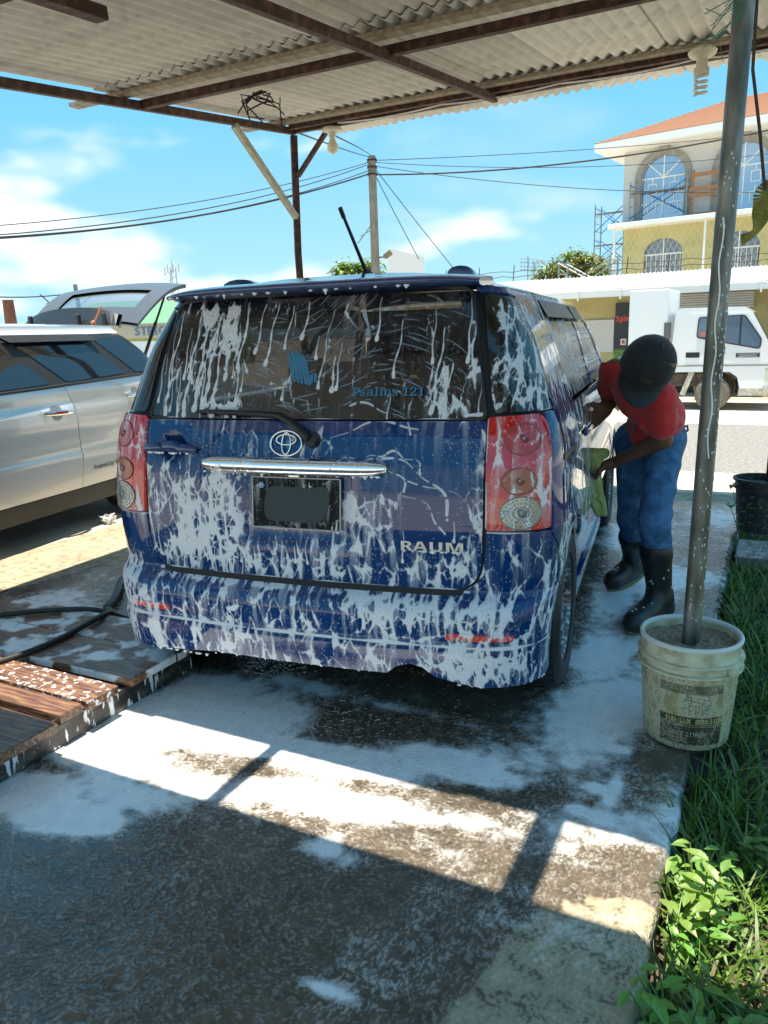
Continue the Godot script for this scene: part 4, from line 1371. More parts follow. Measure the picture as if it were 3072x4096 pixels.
func make_left_buildings() -> void:
	# long low hall with a green metal roof beyond the silver car
	var c := bay_pt(250, 712, 52.0)
	var o := thing("green_roof_hall", "low cream hall with pale green metal roof and blue lettering", "building", Transform3D(Basis(Vector3.UP, -0.12), Vector3(c.x, ROAD_Y, c.z)))
	var eh := c.y - ROAD_Y
	var w := MB.new()
	w.bx(Vector3(0, (eh - 0.55) * 0.5, -5.0), Vector3(13.0, eh - 0.55, 10.0))
	put(w, "wall", mat(0.36, 0.42, 0.12, 0.8), o)
	var bd := MB.new()
	bd.bx(Vector3(0, eh - 0.15, 0.6), Vector3(14.0, 0.95, 0.1))
	put(bd, "sign_board", mat(0.40, 0.38, 0.31, 0.8), o)
	letters("STRICTLY HA", 0.55, 0.02, mat(0.10, 0.16, 0.30, 0.6), "lettering", o, Transform3D(Basis(), Vector3(3.9, eh - 0.18, 0.68)), 700)
	var rf := MB.new()
	var g := mat(0.11, 0.25, 0.13, 0.5)
	rf.quad(Vector3(-7.4, eh + 0.3, 1.0), Vector3(7.4, eh + 0.3, 1.0), Vector3(4.0, eh + 2.0, -4.0), Vector3(-3.0, eh + 2.0, -4.0), Vector3(0, 1, 1))
	rf.quad(Vector3(-7.4, eh + 0.3, 1.0), Vector3(-3.0, eh + 2.0, -4.0), Vector3(-3.0, eh + 2.0, -5.0), Vector3(-7.4, eh + 0.3, -10.0), Vector3(-1, 1, 0))
	rf.quad(Vector3(7.4, eh + 0.3, 1.0), Vector3(4.0, eh + 2.0, -4.0), Vector3(4.0, eh + 2.0, -5.0), Vector3(7.4, eh + 0.3, -10.0), Vector3(1, 1, 0))
	rf.quad(Vector3(-7.4, eh + 0.3, -10.0), Vector3(7.4, eh + 0.3, -10.0), Vector3(4.0, eh + 2.0, -5.0), Vector3(-3.0, eh + 2.0, -5.0), Vector3(0, 1, -1))
	put(rf, "roof", g, o)
	for k in 5:
		var wd := Node3D.new()
		wd.name = "window"
		o.add_child(wd, true)
		var p1 := MB.new()
		p1.bx(Vector3(-4.6 + 2.3 * k, eh - 1.45, 0.03), Vector3(1.3, 0.9, 0.06))
		put(p1, "pane", mat(0.05, 0.09, 0.07, 0.2), wd)
		var p2 := MB.new()
		p2.bx(Vector3(-4.6 + 2.3 * k, eh - 0.97, 0.05), Vector3(1.4, 0.06, 0.1))
		p2.bx(Vector3(-4.6 + 2.3 * k, eh - 1.45, 0.06), Vector3(0.05, 0.9, 0.06))
		put(p2, "frame", M.white_trim, wd)
	# a parked car's roof shows between the two cars
	var pc := bay_pt(343, 752, 13.0)
	var car := thing("pale_car", "pale blue-white parked car glimpsed past the raised hatch", "car", Transform3D(Basis(Vector3.UP, 0.3), Vector3(pc.x, ROAD_Y, pc.z)))
	var hb := MB.new()
	var ht := pc.y - ROAD_Y + 0.12
	hb.prism(PackedVector2Array([Vector2(-2.0, 0.3), Vector2(2.0, 0.3), Vector2(2.05, 0.8), Vector2(1.3, 0.95), Vector2(0.7, ht), Vector2(-1.0, ht), Vector2(-1.6, 0.95), Vector2(-2.05, 0.9)]), -1.6)
	put(hb, "body", mat(0.62, 0.68, 0.72, 0.3), car)
	for x in [-1.3, 1.25]:
		var wh := MB.new()
		wh.lathe(Transform3D(Basis(Vector3.RIGHT, PI / 2), Vector3(x, 0.3, 0.01)), [Vector2(0, 0.1), Vector2(0.3, 0.1), Vector2(0.3, -0.1), Vector2(0, -0.1)], 16)
		put(wh, "wheel", M.rubber, car)
	# rusty stack, thin poles, telecom mast
	var P := func(x: float, y: float, d: float) -> Vector3: return bay_pt(x, y, d)
	var st: Vector3 = P.call(18, 648, 40.0)
	var sk := MB.new()
	sk.tube([Vector3(st.x, ROAD_Y, st.z), Vector3(st.x - 0.03, st.y, st.z)], [0.36, 0.26], 12)
	tag(put(sk, "rusty_stack", nmat(ntex([[0.0, 0.10, 0.035, 0.02], [1.0, 0.22, 0.10, 0.06]], 0.03, 95), Vector3(0.5, 0.5, 0.5), 0.9), self), "brown rusty stack standing beyond the silver car", "stack")
	var s2: Vector3 = P.call(108, 655, 45.0)
	var sk2 := MB.new()
	sk2.tube([Vector3(s2.x, ROAD_Y, s2.z), Vector3(s2.x, s2.y, s2.z)], 0.2, 8)
	sk2.tube([Vector3(s2.x, s2.y, s2.z), Vector3(s2.x - 0.5, s2.y + 0.5, s2.z)], 0.04, 5)
	tag(put(sk2, "stub_post", M.rust, self), "short brown post with a bent rod beyond the green roof", "post")
	var lp: Vector3 = P.call(172, 614, 42.0)
	var lt := thing("street_light", "grey street light post with a thin lamp arm", "street light", Transform3D(Basis(), Vector3(lp.x, ROAD_Y, lp.z)))
	var l1 := MB.new()
	l1.tube([Vector3.ZERO, Vector3(-0.25, lp.y - ROAD_Y, 0)], [0.13, 0.11], 8)
	put(l1, "post", mat(0.16, 0.16, 0.16, 0.8), lt)
	var l2 := MB.new()
	l2.tube([Vector3(-0.1, lp.y - ROAD_Y - 1.1, 0), Vector3(0.6, lp.y - ROAD_Y - 0.55, 0), Vector3(1.05, lp.y - ROAD_Y - 0.42, 0)], 0.03, 5)
	l2.bx(Vector3(1.15, lp.y - ROAD_Y - 0.42, 0), Vector3(0.5, 0.07, 0.15), 0.02)
	put(l2, "lamp_arm", M.steel, lt)
	cable("power_line", "thin line from the frame edge to the street light post", P.call(-60, 638, 36.0), P.call(168, 632, 42.0), 0.15, 0.03, "distant cables")
	var mp: Vector3 = P.call(372, 584, 150.0)
	var ms := thing("telecom_mast", "distant lattice telecom mast with panel antennas", "mast", Transform3D(Basis(), Vector3(mp.x, ROAD_Y, mp.z)))
	var mh := mp.y - ROAD_Y
	var mm := MB.new()
	for e in [[-0.5, -0.4], [0.5, -0.4], [0.0, 0.5]]:
		mm.tube([Vector3(e[0] * 2.0, 0, e[1] * 2.0), Vector3(e[0], mh, e[1])], 0.09, 5)
	for k in 12:
		var y := mh * (k + 0.5) / 12.0
		mm.tube([Vector3(-0.9, y, -0.4), Vector3(0.7, y + 0.9, -0.4)], 0.06, 4)
	put(mm, "lattice", M.steel, ms)
	for k in 6:
		var am := MB.new()
		am.bx(Vector3(-1.3 + 0.52 * k, mh - 0.2 + 0.5 * (k % 2), 0.3), Vector3(0.22, 1.6, 0.2), 0.03)
		put(am, "antenna", mat(0.45, 0.47, 0.5, 0.5), ms)
	var rod := MB.new()
	rod.tube([Vector3(0, mh, 0), Vector3(0, mh + 1.9, 0)], 0.05, 4)
	put(rod, "rod", M.steel, ms)

# ---------------------------------------------------------------- car bodies
# A body skin: at every height y a rounded outline. u runs from the middle of the tail round the corner and forward along the side, in metres.
# Local axes: x to the car's right, y up, -z forward; the tail stands at z = 0.
class BodySkin:
	var wk: Array
	var zk: Array
	var rk: Array
	var crown := 0.03
	var dents = null
	static func at(k: Array, y: float) -> float:
		if y <= k[0][0]:
			return k[0][1]
		for i in range(1, k.size()):
			if y <= k[i][0]:
				return lerpf(k[i - 1][1], k[i][1], (y - k[i - 1][0]) / (k[i][0] - k[i - 1][0]))
		return k[k.size() - 1][1]
	func raw(u: float, y: float) -> Vector3:
		var W := at(wk, y)
		var R := at(rk, y)
		var xc := W - R
		var a := absf(u)
		var sg := -1.0 if u < 0.0 else 1.0
		var z := at(zk, y) + crown * pow(minf(a, xc) / 0.6, 2)
		var ph0 := atan(2.0 * crown * xc / 0.36)
		var Re := R / (1.0 - sin(ph0))
		var L := Re * (PI / 2 - ph0)
		var ph := ph0 + clampf(a - xc, 0.0, L) / Re
		var x := minf(a, xc) + Re * (sin(ph) - sin(ph0))
		z += Re * (cos(ph0) - cos(ph)) + maxf(a - xc - L, 0.0)
		if dents != null:
			var d: Vector2 = dents.call(u, y)
			z += d.x
			x -= d.y
		return Vector3(sg * x, y, -z)
	func normal(u: float, y: float) -> Vector3:
		var e := 0.006
		var du := raw(u + e, y) - raw(u - e, y)
		var dy := raw(u, y + e) - raw(u, y - e)
		var n := du.cross(dy).normalized()
		return n
	func pt(u: float, y: float, off := 0.0) -> Vector3:
		return raw(u, y) + normal(u, y) * off

func fillet(pts: Array, radii: Array, seg := 5) -> PackedVector2Array:
	# rounds the corners of a polygon; radii per corner
	var out := PackedVector2Array()
	var n := pts.size()
	for i in n:
		var p: Vector2 = pts[i]
		var a: Vector2 = pts[(i + n - 1) % n]
		var b: Vector2 = pts[(i + 1) % n]
		var r: float = radii[i % radii.size()]
		if r <= 0.0:
			out.append(p)
			continue
		var da := (a - p)
		var db := (b - p)
		var d := minf(r, minf(da.length(), db.length()) * 0.48)
		var p0 := p + da.normalized() * d
		var p1 := p + db.normalized() * d
		for k in seg + 1:
			var t := float(k) / seg
			out.append(p0.lerp(p, t).lerp(p.lerp(p1, t), t))
	return out

func mirror(poly: PackedVector2Array) -> PackedVector2Array:
	var out := PackedVector2Array()
	for p in poly:
		out.append(Vector2(-p.x, p.y))
	out.reverse()
	return out

# panel on the skin: outline in (u, y), lifted by off, with edges turned in by depth; uv from (u, y) through box
func patch(sk: BodySkin, poly: PackedVector2Array, off: float, depth: float, step: float, uvbox: Rect2, mb: MB = null) -> MB:
	if mb == null:
		mb = MB.new()
	var lo := poly[0]
	var hi := poly[0]
	for p in poly:
		lo = Vector2(minf(lo.x, p.x), minf(lo.y, p.y))
		hi = Vector2(maxf(hi.x, p.x), maxf(hi.y, p.y))
	var UV := func(p: Vector2) -> Vector2: return Vector2((p.x - uvbox.position.x) / uvbox.size.x, 1.0 - (p.y - uvbox.position.y) / uvbox.size.y)
	var nu := maxi(1, int(ceil((hi.x - lo.x) / step)))
	var ny := maxi(1, int(ceil((hi.y - lo.y) / step)))
	var cache := {}
	var P := func(q: Vector2) -> Array:
		if not cache.has(q):
			var n := sk.normal(q.x, q.y)
			cache[q] = [sk.raw(q.x, q.y) + n * off, n, UV.call(q)]
		return cache[q]
	for i in nu:
		for j in ny:
			var a := Vector2(lerpf(lo.x, hi.x, float(i) / nu), lerpf(lo.y, hi.y, float(j) / ny))
			var b := Vector2(lerpf(lo.x, hi.x, float(i + 1) / nu), lerpf(lo.y, hi.y, float(j + 1) / ny))
			var cell := PackedVector2Array([a, Vector2(b.x, a.y), b, Vector2(a.x, b.y)])
			for piece in Geometry2D.intersect_polygons(cell, poly):
				var ix := Geometry2D.triangulate_polygon(piece)
				for k in range(0, ix.size(), 3):
					var A: Array = P.call(piece[ix[k]])
					var B: Array = P.call(piece[ix[k + 1]])
					var C: Array = P.call(piece[ix[k + 2]])
					mb.tri(A[0], B[0], C[0], A[1], B[1], C[1], A[2], B[2], C[2])
	if depth > 0.0:
		var cw := Geometry2D.is_polygon_clockwise(poly)
		for i in poly.size():
			var p := poly[i]
			var q := poly[(i + 1) % poly.size()]
			var m := maxi(1, int(ceil(p.distance_to(q) / step)))
			for k in m:
				var s := p.lerp(q, float(k) / m)
				var t := p.lerp(q, float(k + 1) / m)
				var e := (q - p).normalized()
				var o2 := Vector2(-e.y, e.x) if cw else Vector2(e.y, -e.x)
				var A: Array = P.call(s)
				var B: Array = P.call(t)
				var out: Vector3 = sk.raw(s.x + o2.x * 0.01, s.y + o2.y * 0.01) - sk.raw(s.x, s.y)
				out = out.normalized()
				var na: Vector3 = (A[1] + out).normalized()
				var nb: Vector3 = (B[1] + out).normalized()
				mb.quadn(A[0], B[0], B[0] - B[1] * depth, A[0] - A[1] * depth, na, nb, out, out, A[2], B[2], B[2], A[2])
	return mb

# ---- suds on the blue car: a picture over u, y
const MASK_U0 := -1.12
const MASK_U1 := 1.92
const MASK_Y0 := 0.15
const MASK_Y1 := 1.55
const MASK_MM := 0.00185
var mask_w := 0
var mask_h := 0
var mask := PackedFloat32Array()
const CAR_BOX := Rect2(MASK_U0, MASK_Y0, MASK_U1 - MASK_U0, MASK_Y1 - MASK_Y0)

# u0, u1, y0, y1, amount, blur
const SUDS := [
	[-1.2, 1.0, 0.15, 0.475, 0.50, 0.02], [-0.35, 0.05, 0.36, 0.46, 0.56, 0.06], [0.15, 0.75, 0.38, 0.50, 0.80, 0.05], [0.48, 0.80, 0.20, 0.36, 0.80, 0.06], [-1.1, -0.66, 0.20, 0.56, 0.84, 0.05],
	[-0.62, 0.62, 0.475, 0.502, 0.62, 0.01], [-0.57, -0.18, 0.52, 0.88, 0.74, 0.07], [-0.62, 0.62, 0.50, 0.60, 0.52, 0.04], [-0.2, 0.15, 0.50, 0.66, 0.52, 0.04], [0.14, 0.34, 0.60, 0.82, 0.62, 0.05],
	[0.40, 0.60, 0.50, 0.63, 0.60, 0.05], [0.55, 0.64, 0.50, 1.03, 0.56, 0.03], [-0.64, -0.56, 0.55, 0.90, 0.50, 0.03], [-0.40, 0.12, 0.90, 1.03, 0.30, 0.04], [0.12, 0.58, 0.84, 1.03, 0.14, 0.05],
	[-0.20, 0.16, 0.66, 0.88, 0.22, 0.05],
	[-0.60, 0.60, 1.04, 1.46, 0.24, 0.03], [-0.44, -0.26, 1.24, 1.44, 0.64, 0.04], [-0.58, -0.20, 1.06, 1.30, 0.40, 0.05], [0.42, 0.60, 1.04, 1.24, 0.52, 0.05], [-0.45, -0.20, 1.05, 1.12, 0.60, 0.03],
	[0.62, 0.86, 0.70, 1.06, 0.40, 0.03], [-0.86, -0.62, 0.70, 1.06, 0.42, 0.03], [0.62, 0.92, 1.06, 1.42, 0.58, 0.03], [0.64, 0.92, 0.55, 0.70, 0.36, 0.04], [0.64, 0.76, 0.35, 0.55, 0.66, 0.05], [0.78, 1.05, 0.34, 0.62, 0.58, 0.06],
	[0.92, 2.0, 0.45, 1.06, 0.52, 0.05], [0.92, 2.0, 1.05, 1.52, 0.50, 0.05], [-0.56, 0.56, 1.46, 1.55, 0.34, 0.02]]

func suds_amount(fu: float, fv: float) -> float:
	var u := lerpf(MASK_U0, MASK_U1, fu)
	var y := lerpf(MASK_Y1, MASK_Y0, fv)
	var d := 0.0
	for s in SUDS:
		var b: float = s[5]
		var k := soft(s[0] - b, s[0] + b, u) * (1.0 - soft(s[1] - b, s[1] + b, u)) * soft(s[2] - b, s[2] + b, y) * (1.0 - soft(s[3] - b, s[3] + b, y))
		d = maxf(d, k * s[4]) if s[4] > 0.2 else lerpf(d, s[4], k)
	return d

func dab(u: float, y: float, r: float, a: float) -> void:
	var cx := (u - MASK_U0) / MASK_MM
	var cy := (MASK_Y1 - y) / MASK_MM
	var rr := r / MASK_MM
	var x0 := maxi(0, int(cx - rr - 1))
	var x1 := mini(mask_w - 1, int(cx + rr + 1))
	var y0 := maxi(0, int(cy - rr - 1))
	var y1 := mini(mask_h - 1, int(cy + rr + 1))
	for j in range(y0, y1 + 1):
		for i in range(x0, x1 + 1):
			var d := sqrt((i - cx) * (i - cx) + (j - cy) * (j - cy))
			var v := clampf(rr + 0.7 - d, 0.0, 1.0) * a
			var at := j * mask_w + i
			if v > mask[at]:
				mask[at] = v

func make_mask() -> void:
	mask_w = int((MASK_U1 - MASK_U0) / MASK_MM)
	mask_h = int((MASK_Y1 - MASK_Y0) / MASK_MM)
	mask.resize(mask_w * mask_h)
	var w := mask_w
	var h := mask_h
	var den := field_bytes(w, h, 304, 140, suds_amount)
	var blob := noise_bytes(w, h, 0.020, 201, 1.0, 1.8, FastNoiseLite.TYPE_SIMPLEX_SMOOTH, 4, 26.0)
	var cell := noise_bytes(w, h, 0.042, 202, 1.0, 2.0, FastNoiseLite.TYPE_CELLULAR, 1, 12.0, FastNoiseLite.RETURN_DISTANCE2_SUB)
	var cell2 := noise_bytes(w, h, 0.085, 212, 1.0, 1.6, FastNoiseLite.TYPE_CELLULAR, 1, 7.0, FastNoiseLite.RETURN_DISTANCE2_SUB)
	var runs := noise_bytes(w, h, 0.050, 203, 1.0, 8.0, FastNoiseLite.TYPE_SIMPLEX_SMOOTH, 2, 6.0)
	var dots := noise_bytes(w, h, 0.13, 204, 1.0, 1.2, FastNoiseLite.TYPE_CELLULAR, 1, 0.0, FastNoiseLite.RETURN_DISTANCE)
	var fine := noise_bytes(w, h, 0.16, 206, 1.0, 1.0, FastNoiseLite.TYPE_SIMPLEX_SMOOTH, 2)
	var rng := RandomNumberGenerator.new()
	rng.seed = 77
	var carry := PackedFloat32Array()
	carry.resize(w)
	for i in w * h:
		var d := den[i] / 255.0
		if d < 0.03:
			carry[i % w] = 0.0
			continue
		var n := blob[i] / 255.0 - 0.5
		var r := runs[i] / 255.0 - 0.5
		var f := fine[i] / 255.0 - 0.5
		var c := minf(cell[i] / 255.0, cell2[i] / 255.0 + 0.09)
		# how much foam lies here: patchy, drawn out downwards
		var e := d + n * 0.70 + r * 0.42
		# a net of foam round open windows; the windows close where it lies thick
		var th := -0.05 + 0.42 * soft(0.20, 1.05, e)
		var m := soft(0.085, -0.05, c - th + f * 0.05)
		m = maxf(m, soft(1.06, 1.2, e + f * 0.12))
		# thin grey film
		m = maxf(m, 0.26 * soft(0.66, 0.95, e + f * 0.1) * soft(0.45, 0.7, d))
		var spot := dots[i] / 255.0
		if spot < 0.16:
			m = maxf(m, 0.6 * soft(0.13, 0.06, spot + f * 0.06) * soft(0.05, 0.2, d) * soft(0.0, -0.22, n))
		# it slides: tails thin out below every clot
		var x := i % w
		var cc := carry[x] * 0.975
		carry[x] = maxf(m, cc)
		m = maxf(m, cc * 0.46 * soft(-0.04, 0.24, r))
		mask[i] = clampf(m * (0.90 + f * 0.25), 0.0, 1.0)
	# single runs down the glass and the tailgate
	for k in 150:
		var u := rng.randf_range(-0.6, 0.6)
		var y := rng.randf_range(0.52, 1.45)
		var glass := y > 1.04
		if glass and u > -0.15 and rng.randf() < 0.7:
			continue
		if not glass and ((u > 0.15 and rng.randf() < 0.7) or y > 0.75):
			continue
		var len := rng.randf_range(0.04, 0.22) if glass else rng.randf_range(0.03, 0.12)
		var wd := rng.randf_range(0.0018, 0.0042) if glass else rng.randf_range(0.002, 0.005)
		var lim := 1.045 if glass else 0.51
		var drift := rng.randf_range(-0.07, 0.03)
		var t := 0.0
		while t < len and y - t > lim:
			var g := t / len
			dab(u + drift * t + 0.0025 * sin(t * 60.0 + k), y - t, wd * (0.45 + 0.75 * g * g) + (0.002 if g > 0.93 else 0.0), 0.7 + 0.25 * g)
			t += 0.0016
	# long thick runs on the glass's left third
	for s in [[-0.52, 1.42, 0.36, 0.005], [-0.44, 1.40, 0.34, 0.008], [-0.40, 1.38, 0.30, 0.008], [-0.36, 1.36, 0.28, 0.010], [-0.33, 1.32, 0.26, 0.007], [-0.29, 1.40, 0.22, 0.005], [-0.24, 1.42, 0.20, 0.005], [-0.18, 1.43, 0.16, 0.004], [-0.13, 1.43, 0.20, 0.005], [-0.07, 1.42, 0.14, 0.004], [-0.01, 1.43, 0.12, 0.005], [0.08, 1.40, 0.25, 0.003], [0.11, 1.25, 0.11, 0.005], [0.33, 1.36, 0.18, 0.0035], [0.47, 1.33, 0.26, 0.005], [0.50, 1.22, 0.17, 0.006]]:
		var t := 0.0
		while t < s[2]:
			var g: float = t / s[2]
			dab(s[0] - 0.10 * t + 0.004 * sin(t * 45.0 + s[0] * 90.0), s[1] - t, s[3] * (0.35 + 0.65 * g) * (0.85 + 0.3 * sin(t * 130.0)) + (0.003 if g > 0.92 else 0.0), 0.9)
			t += 0.0016
	# curved strokes where a hand has wiped
	for s in [[0.25, 0.72, 0.27, 0.1, 1.4, 0.0045], [0.28, 0.66, 0.22, 0.2, 1.2, 0.0025], [0.30, 0.80, 0.30, 1.2, 2.6, 0.003], [0.20, 0.92, 0.22, 0.5, 1.7, 0.003], [0.32, 0.85, 0.12, 0.4, 2.2, 0.003], [0.36, 0.62, 0.30, 0.9, 1.5, 0.002], [0.22, 0.80, 0.16, 0.2, 2.2, 0.003]]:
		var a: float = s[3]
		while a < s[4]:
			var wob := 0.010 * sin(a * 9.0 + s[2] * 60.0)
			if sin(a * 23.0 + s[0] * 31.0) > -0.7:
				dab(s[0] + cos(a) * (s[2] + wob), s[1] + sin(a) * (s[2] + wob) * 0.8, s[5] * (0.7 + 0.5 * sin(a * 5.0)), 0.8)
			a += 0.004
	# wavy ripples of thin suds across the wiped glass
	for k in 150:
		var u := rng.randf_range(-0.22, 0.52)
		var y := rng.randf_range(1.06, 1.44)
		var ang := 0.5 * sin(u * 8.0 + 1.0) + 1.4 * (y - 1.25) + rng.randf_range(-0.08, 0.08)
		var len := rng.randf_range(0.015, 0.10)
		var wd := rng.randf_range(0.0011, 0.0019)
		var bend := rng.randf_range(-4.0, 4.0) + 6.0 * sin(u * 11.0)
		var t := 0.0
		var pu := u
		var py := y
		while t < len:
			pu += cos(ang) * 0.0016
			py += sin(ang) * 0.0016
			ang += bend * 0.0016
			if py < 1.05 or py > 1.45:
				break
			dab(pu, py, wd * (0.6 + 0.6 * sin(PI * t / len)), 0.45)
			t += 0.0016
	for k in 700:
		dab(rng.randf_range(-0.55, 0.58), rng.randf_range(0.55, 1.44), 0.0007 + 0.0018 * pow(rng.randf(), 3.0), rng.randf_range(0.25, 0.6))
	# beads of foam gathered along the panel edges
	for e in [[[-0.61, 1.046], [0.61, 1.046], 0.005], [[-0.58, 0.508], [0.58, 0.508], 0.006], [[0.63, 0.705], [0.84, 0.705], 0.006], [[-0.84, 0.705], [-0.63, 0.705], 0.006], [[0.63, 0.71], [0.625, 1.05], 0.003], [[-0.75, 0.342], [0.9, 0.342], 0.006], [[0.55, 1.06], [0.86, 1.065], 0.006], [[-0.17, 0.682], [0.15, 0.682], 0.006]]:
		var a := Vector2(e[0][0], e[0][1])
		var b := Vector2(e[1][0], e[1][1])
		var n := int(a.distance_to(b) / 0.002)
		for k in n:
			var p := a.lerp(b, float(k) / n)
			var g: float = e[2] * (0.60 + 0.45 * sin(k * 0.05) * sin(k * 0.013 + 1.0))
			if g > 0.001:
				dab(p.x, p.y + 0.5 * g, g, 0.9)

var foam_rgba: ImageTexture
var foam_fx: ImageTexture
var foam_coat: ImageTexture
func bake_mask() -> void:
	var n := mask_w * mask_h
	var a := PackedByteArray()
	a.resize(n * 4)
	var f := PackedByteArray()
	f.resize(n * 2)
	var c := PackedByteArray()
	c.resize(n)
	for i in n:
		var m := mask[i]
		var b := int(m * 255.0)
		var o := i * 4
		a[o] = 229
		a[o + 1] = 232
		a[o + 2] = 234
		a[o + 3] = int(b * 0.95)
		f[i * 2] = b
		f[i * 2 + 1] = int(30.0 + m * 105.0)
		c[i] = 255 - b
	foam_rgba = ImageTexture.create_from_image(Image.create_from_data(mask_w, mask_h, false, Image.FORMAT_RGBA8, a))
	foam_fx = ImageTexture.create_from_image(Image.create_from_data(mask_w, mask_h, false, Image.FORMAT_RG8, f))
	foam_coat = ImageTexture.create_from_image(Image.create_from_data(mask_w, mask_h, false, Image.FORMAT_L8, c))

func sudsy(m: StandardMaterial3D) -> StandardMaterial3D:
	m.detail_enabled = true
	m.detail_albedo = foam_rgba
	m.roughness = 1.0
	m.roughness_texture = foam_fx
	m.roughness_texture_channel = BaseMaterial3D.TEXTURE_CHANNEL_GREEN
	m.heightmap_enabled = true
	m.heightmap_texture = foam_fx
	m.heightmap_scale = 0.28
	m.texture_repeat = false
	if m.clearcoat_enabled:
		m.clearcoat_texture = foam_coat
	return m

func glass_suds() -> StandardMaterial3D:
	# dark glass that lets a little through; foam on it does not
	var n := mask_w * mask_h
	var a := PackedByteArray()
	a.resize(n * 4)
	for i in n:
		var m := mask[i]
		a[i * 4] = int(lerpf(14.0, 229.0, m))
		a[i * 4 + 1] = int(lerpf(16.0, 232.0, m))
		a[i * 4 + 2] = int(lerpf(20.0, 234.0, m))
		a[i * 4 + 3] = int(lerpf(208.0, 252.0, sqrt(m)))
	var g := StandardMaterial3D.new()
	g.albedo_texture = ImageTexture.create_from_image(Image.create_from_data(mask_w, mask_h, false, Image.FORMAT_RGBA8, a))
	g.transparency = BaseMaterial3D.TRANSPARENCY_ALPHA
	g.roughness = 1.0
	g.roughness_texture = foam_fx
	g.roughness_texture_channel = BaseMaterial3D.TEXTURE_CHANNEL_GREEN
	g.metallic_specular = 0.8
	g.heightmap_enabled = true
	g.heightmap_texture = foam_fx
	g.heightmap_scale = 0.2
	g.texture_repeat = false
	return g

func drip_row(mb: MB, a: Vector3, b: Vector3, n: int, seed_: int, size: float) -> void:
	var rng := RandomNumberGenerator.new()
	rng.seed = seed_
	for k in n:
		var p := a.lerp(b, (k + rng.randf()) / n)
		var r := size * rng.randf_range(0.35, 1.2)
		var h := r * (0.8 + 2.6 * pow(rng.randf(), 3.0))
		mb.lathe(Transform3D(Basis.from_scale(Vector3(rng.randf_range(1.2, 2.6), 1, 0.8)), p), [Vector2(0, 0.004), Vector2(r, 0.003), Vector2(r * 0.95, -0.002), Vector2(r * 0.5, -h * 0.4), Vector2(r * 0.28, -h * 0.8), Vector2(0, -h)], 8)

func wheel(parent: Node, called: String, c: Vector3, side: float, r: float, w: float, spokes: int, rim_m: Material, tyre_m: Material) -> void:
	# axle along local x; side +1: outer face to +x
	var o := Node3D.new()
	o.name = called
	parent.add_child(o, true)
	o.position = c
	var X := Transform3D(Basis(Vector3.BACK, -PI / 2 * side), Vector3.ZERO)   # lathe's y -> +-x
	var h := w * 0.5
	var rr := r * 0.66
	var t := MB.new()
	t.lathe(X, [Vector2(rr, h * 0.78), Vector2(rr * 1.03, h * 0.96), Vector2(r * 0.9, h), Vector2(r * 0.975, h * 0.82), Vector2(r, h * 0.5), Vector2(r, -h * 0.5), Vector2(r * 0.975, -h * 0.82), Vector2(r * 0.9, -h), Vector2(rr * 1.03, -h * 0.96), Vector2(rr, -h * 0.78)], 36)
	for k in 40:
		var a := TAU * k / 40.0
		for e in [-0.62, 0.62]:
			t.box(Transform3D(X.basis * Basis(Vector3.UP, a), X.basis * (Basis(Vector3.UP, a) * Vector3(r * 0.995, h * e, 0))), Vector3(0.008, h * 0.42, 0.012))
	put(t, "tyre", tyre_m, o)
	var d := MB.new()
	d.lathe(X, [Vector2(rr * 1.0, -h * 0.7), Vector2(rr * 0.94, -h * 0.2), Vector2(rr * 0.94, h * 0.7), Vector2(rr * 1.0, h * 0.84), Vector2(rr * 1.03, h * 0.9)], 36)
	for k in spokes:
		var a := TAU * k / spokes
		var q := Basis(Vector3.UP, a)
		d.box(Transform3D(X.basis * q, X.basis * (q * Vector3(rr * 0.55, h * 0.55, 0))), Vector3(rr * 0.86, 0.022, rr * (0.10 if spokes > 6 else 0.24)), 0.006)
	d.lathe(X, [Vector2(rr * 0.26, h * 0.3), Vector2(rr * 0.26, h * 0.62), Vector2(rr * 0.2, h * 0.72), Vector2(0, h * 0.74)], 20)
	put(d, "rim", rim_m, o)
	var k2 := MB.new()
	k2.lathe(X, [Vector2(0, -h * 0.1), Vector2(rr * 0.9, -h * 0.1), Vector2(rr * 0.9, h * 0.02), Vector2(0, h * 0.02)], 24)
	put(k2, "brake_disc", M.rust_dark, o)

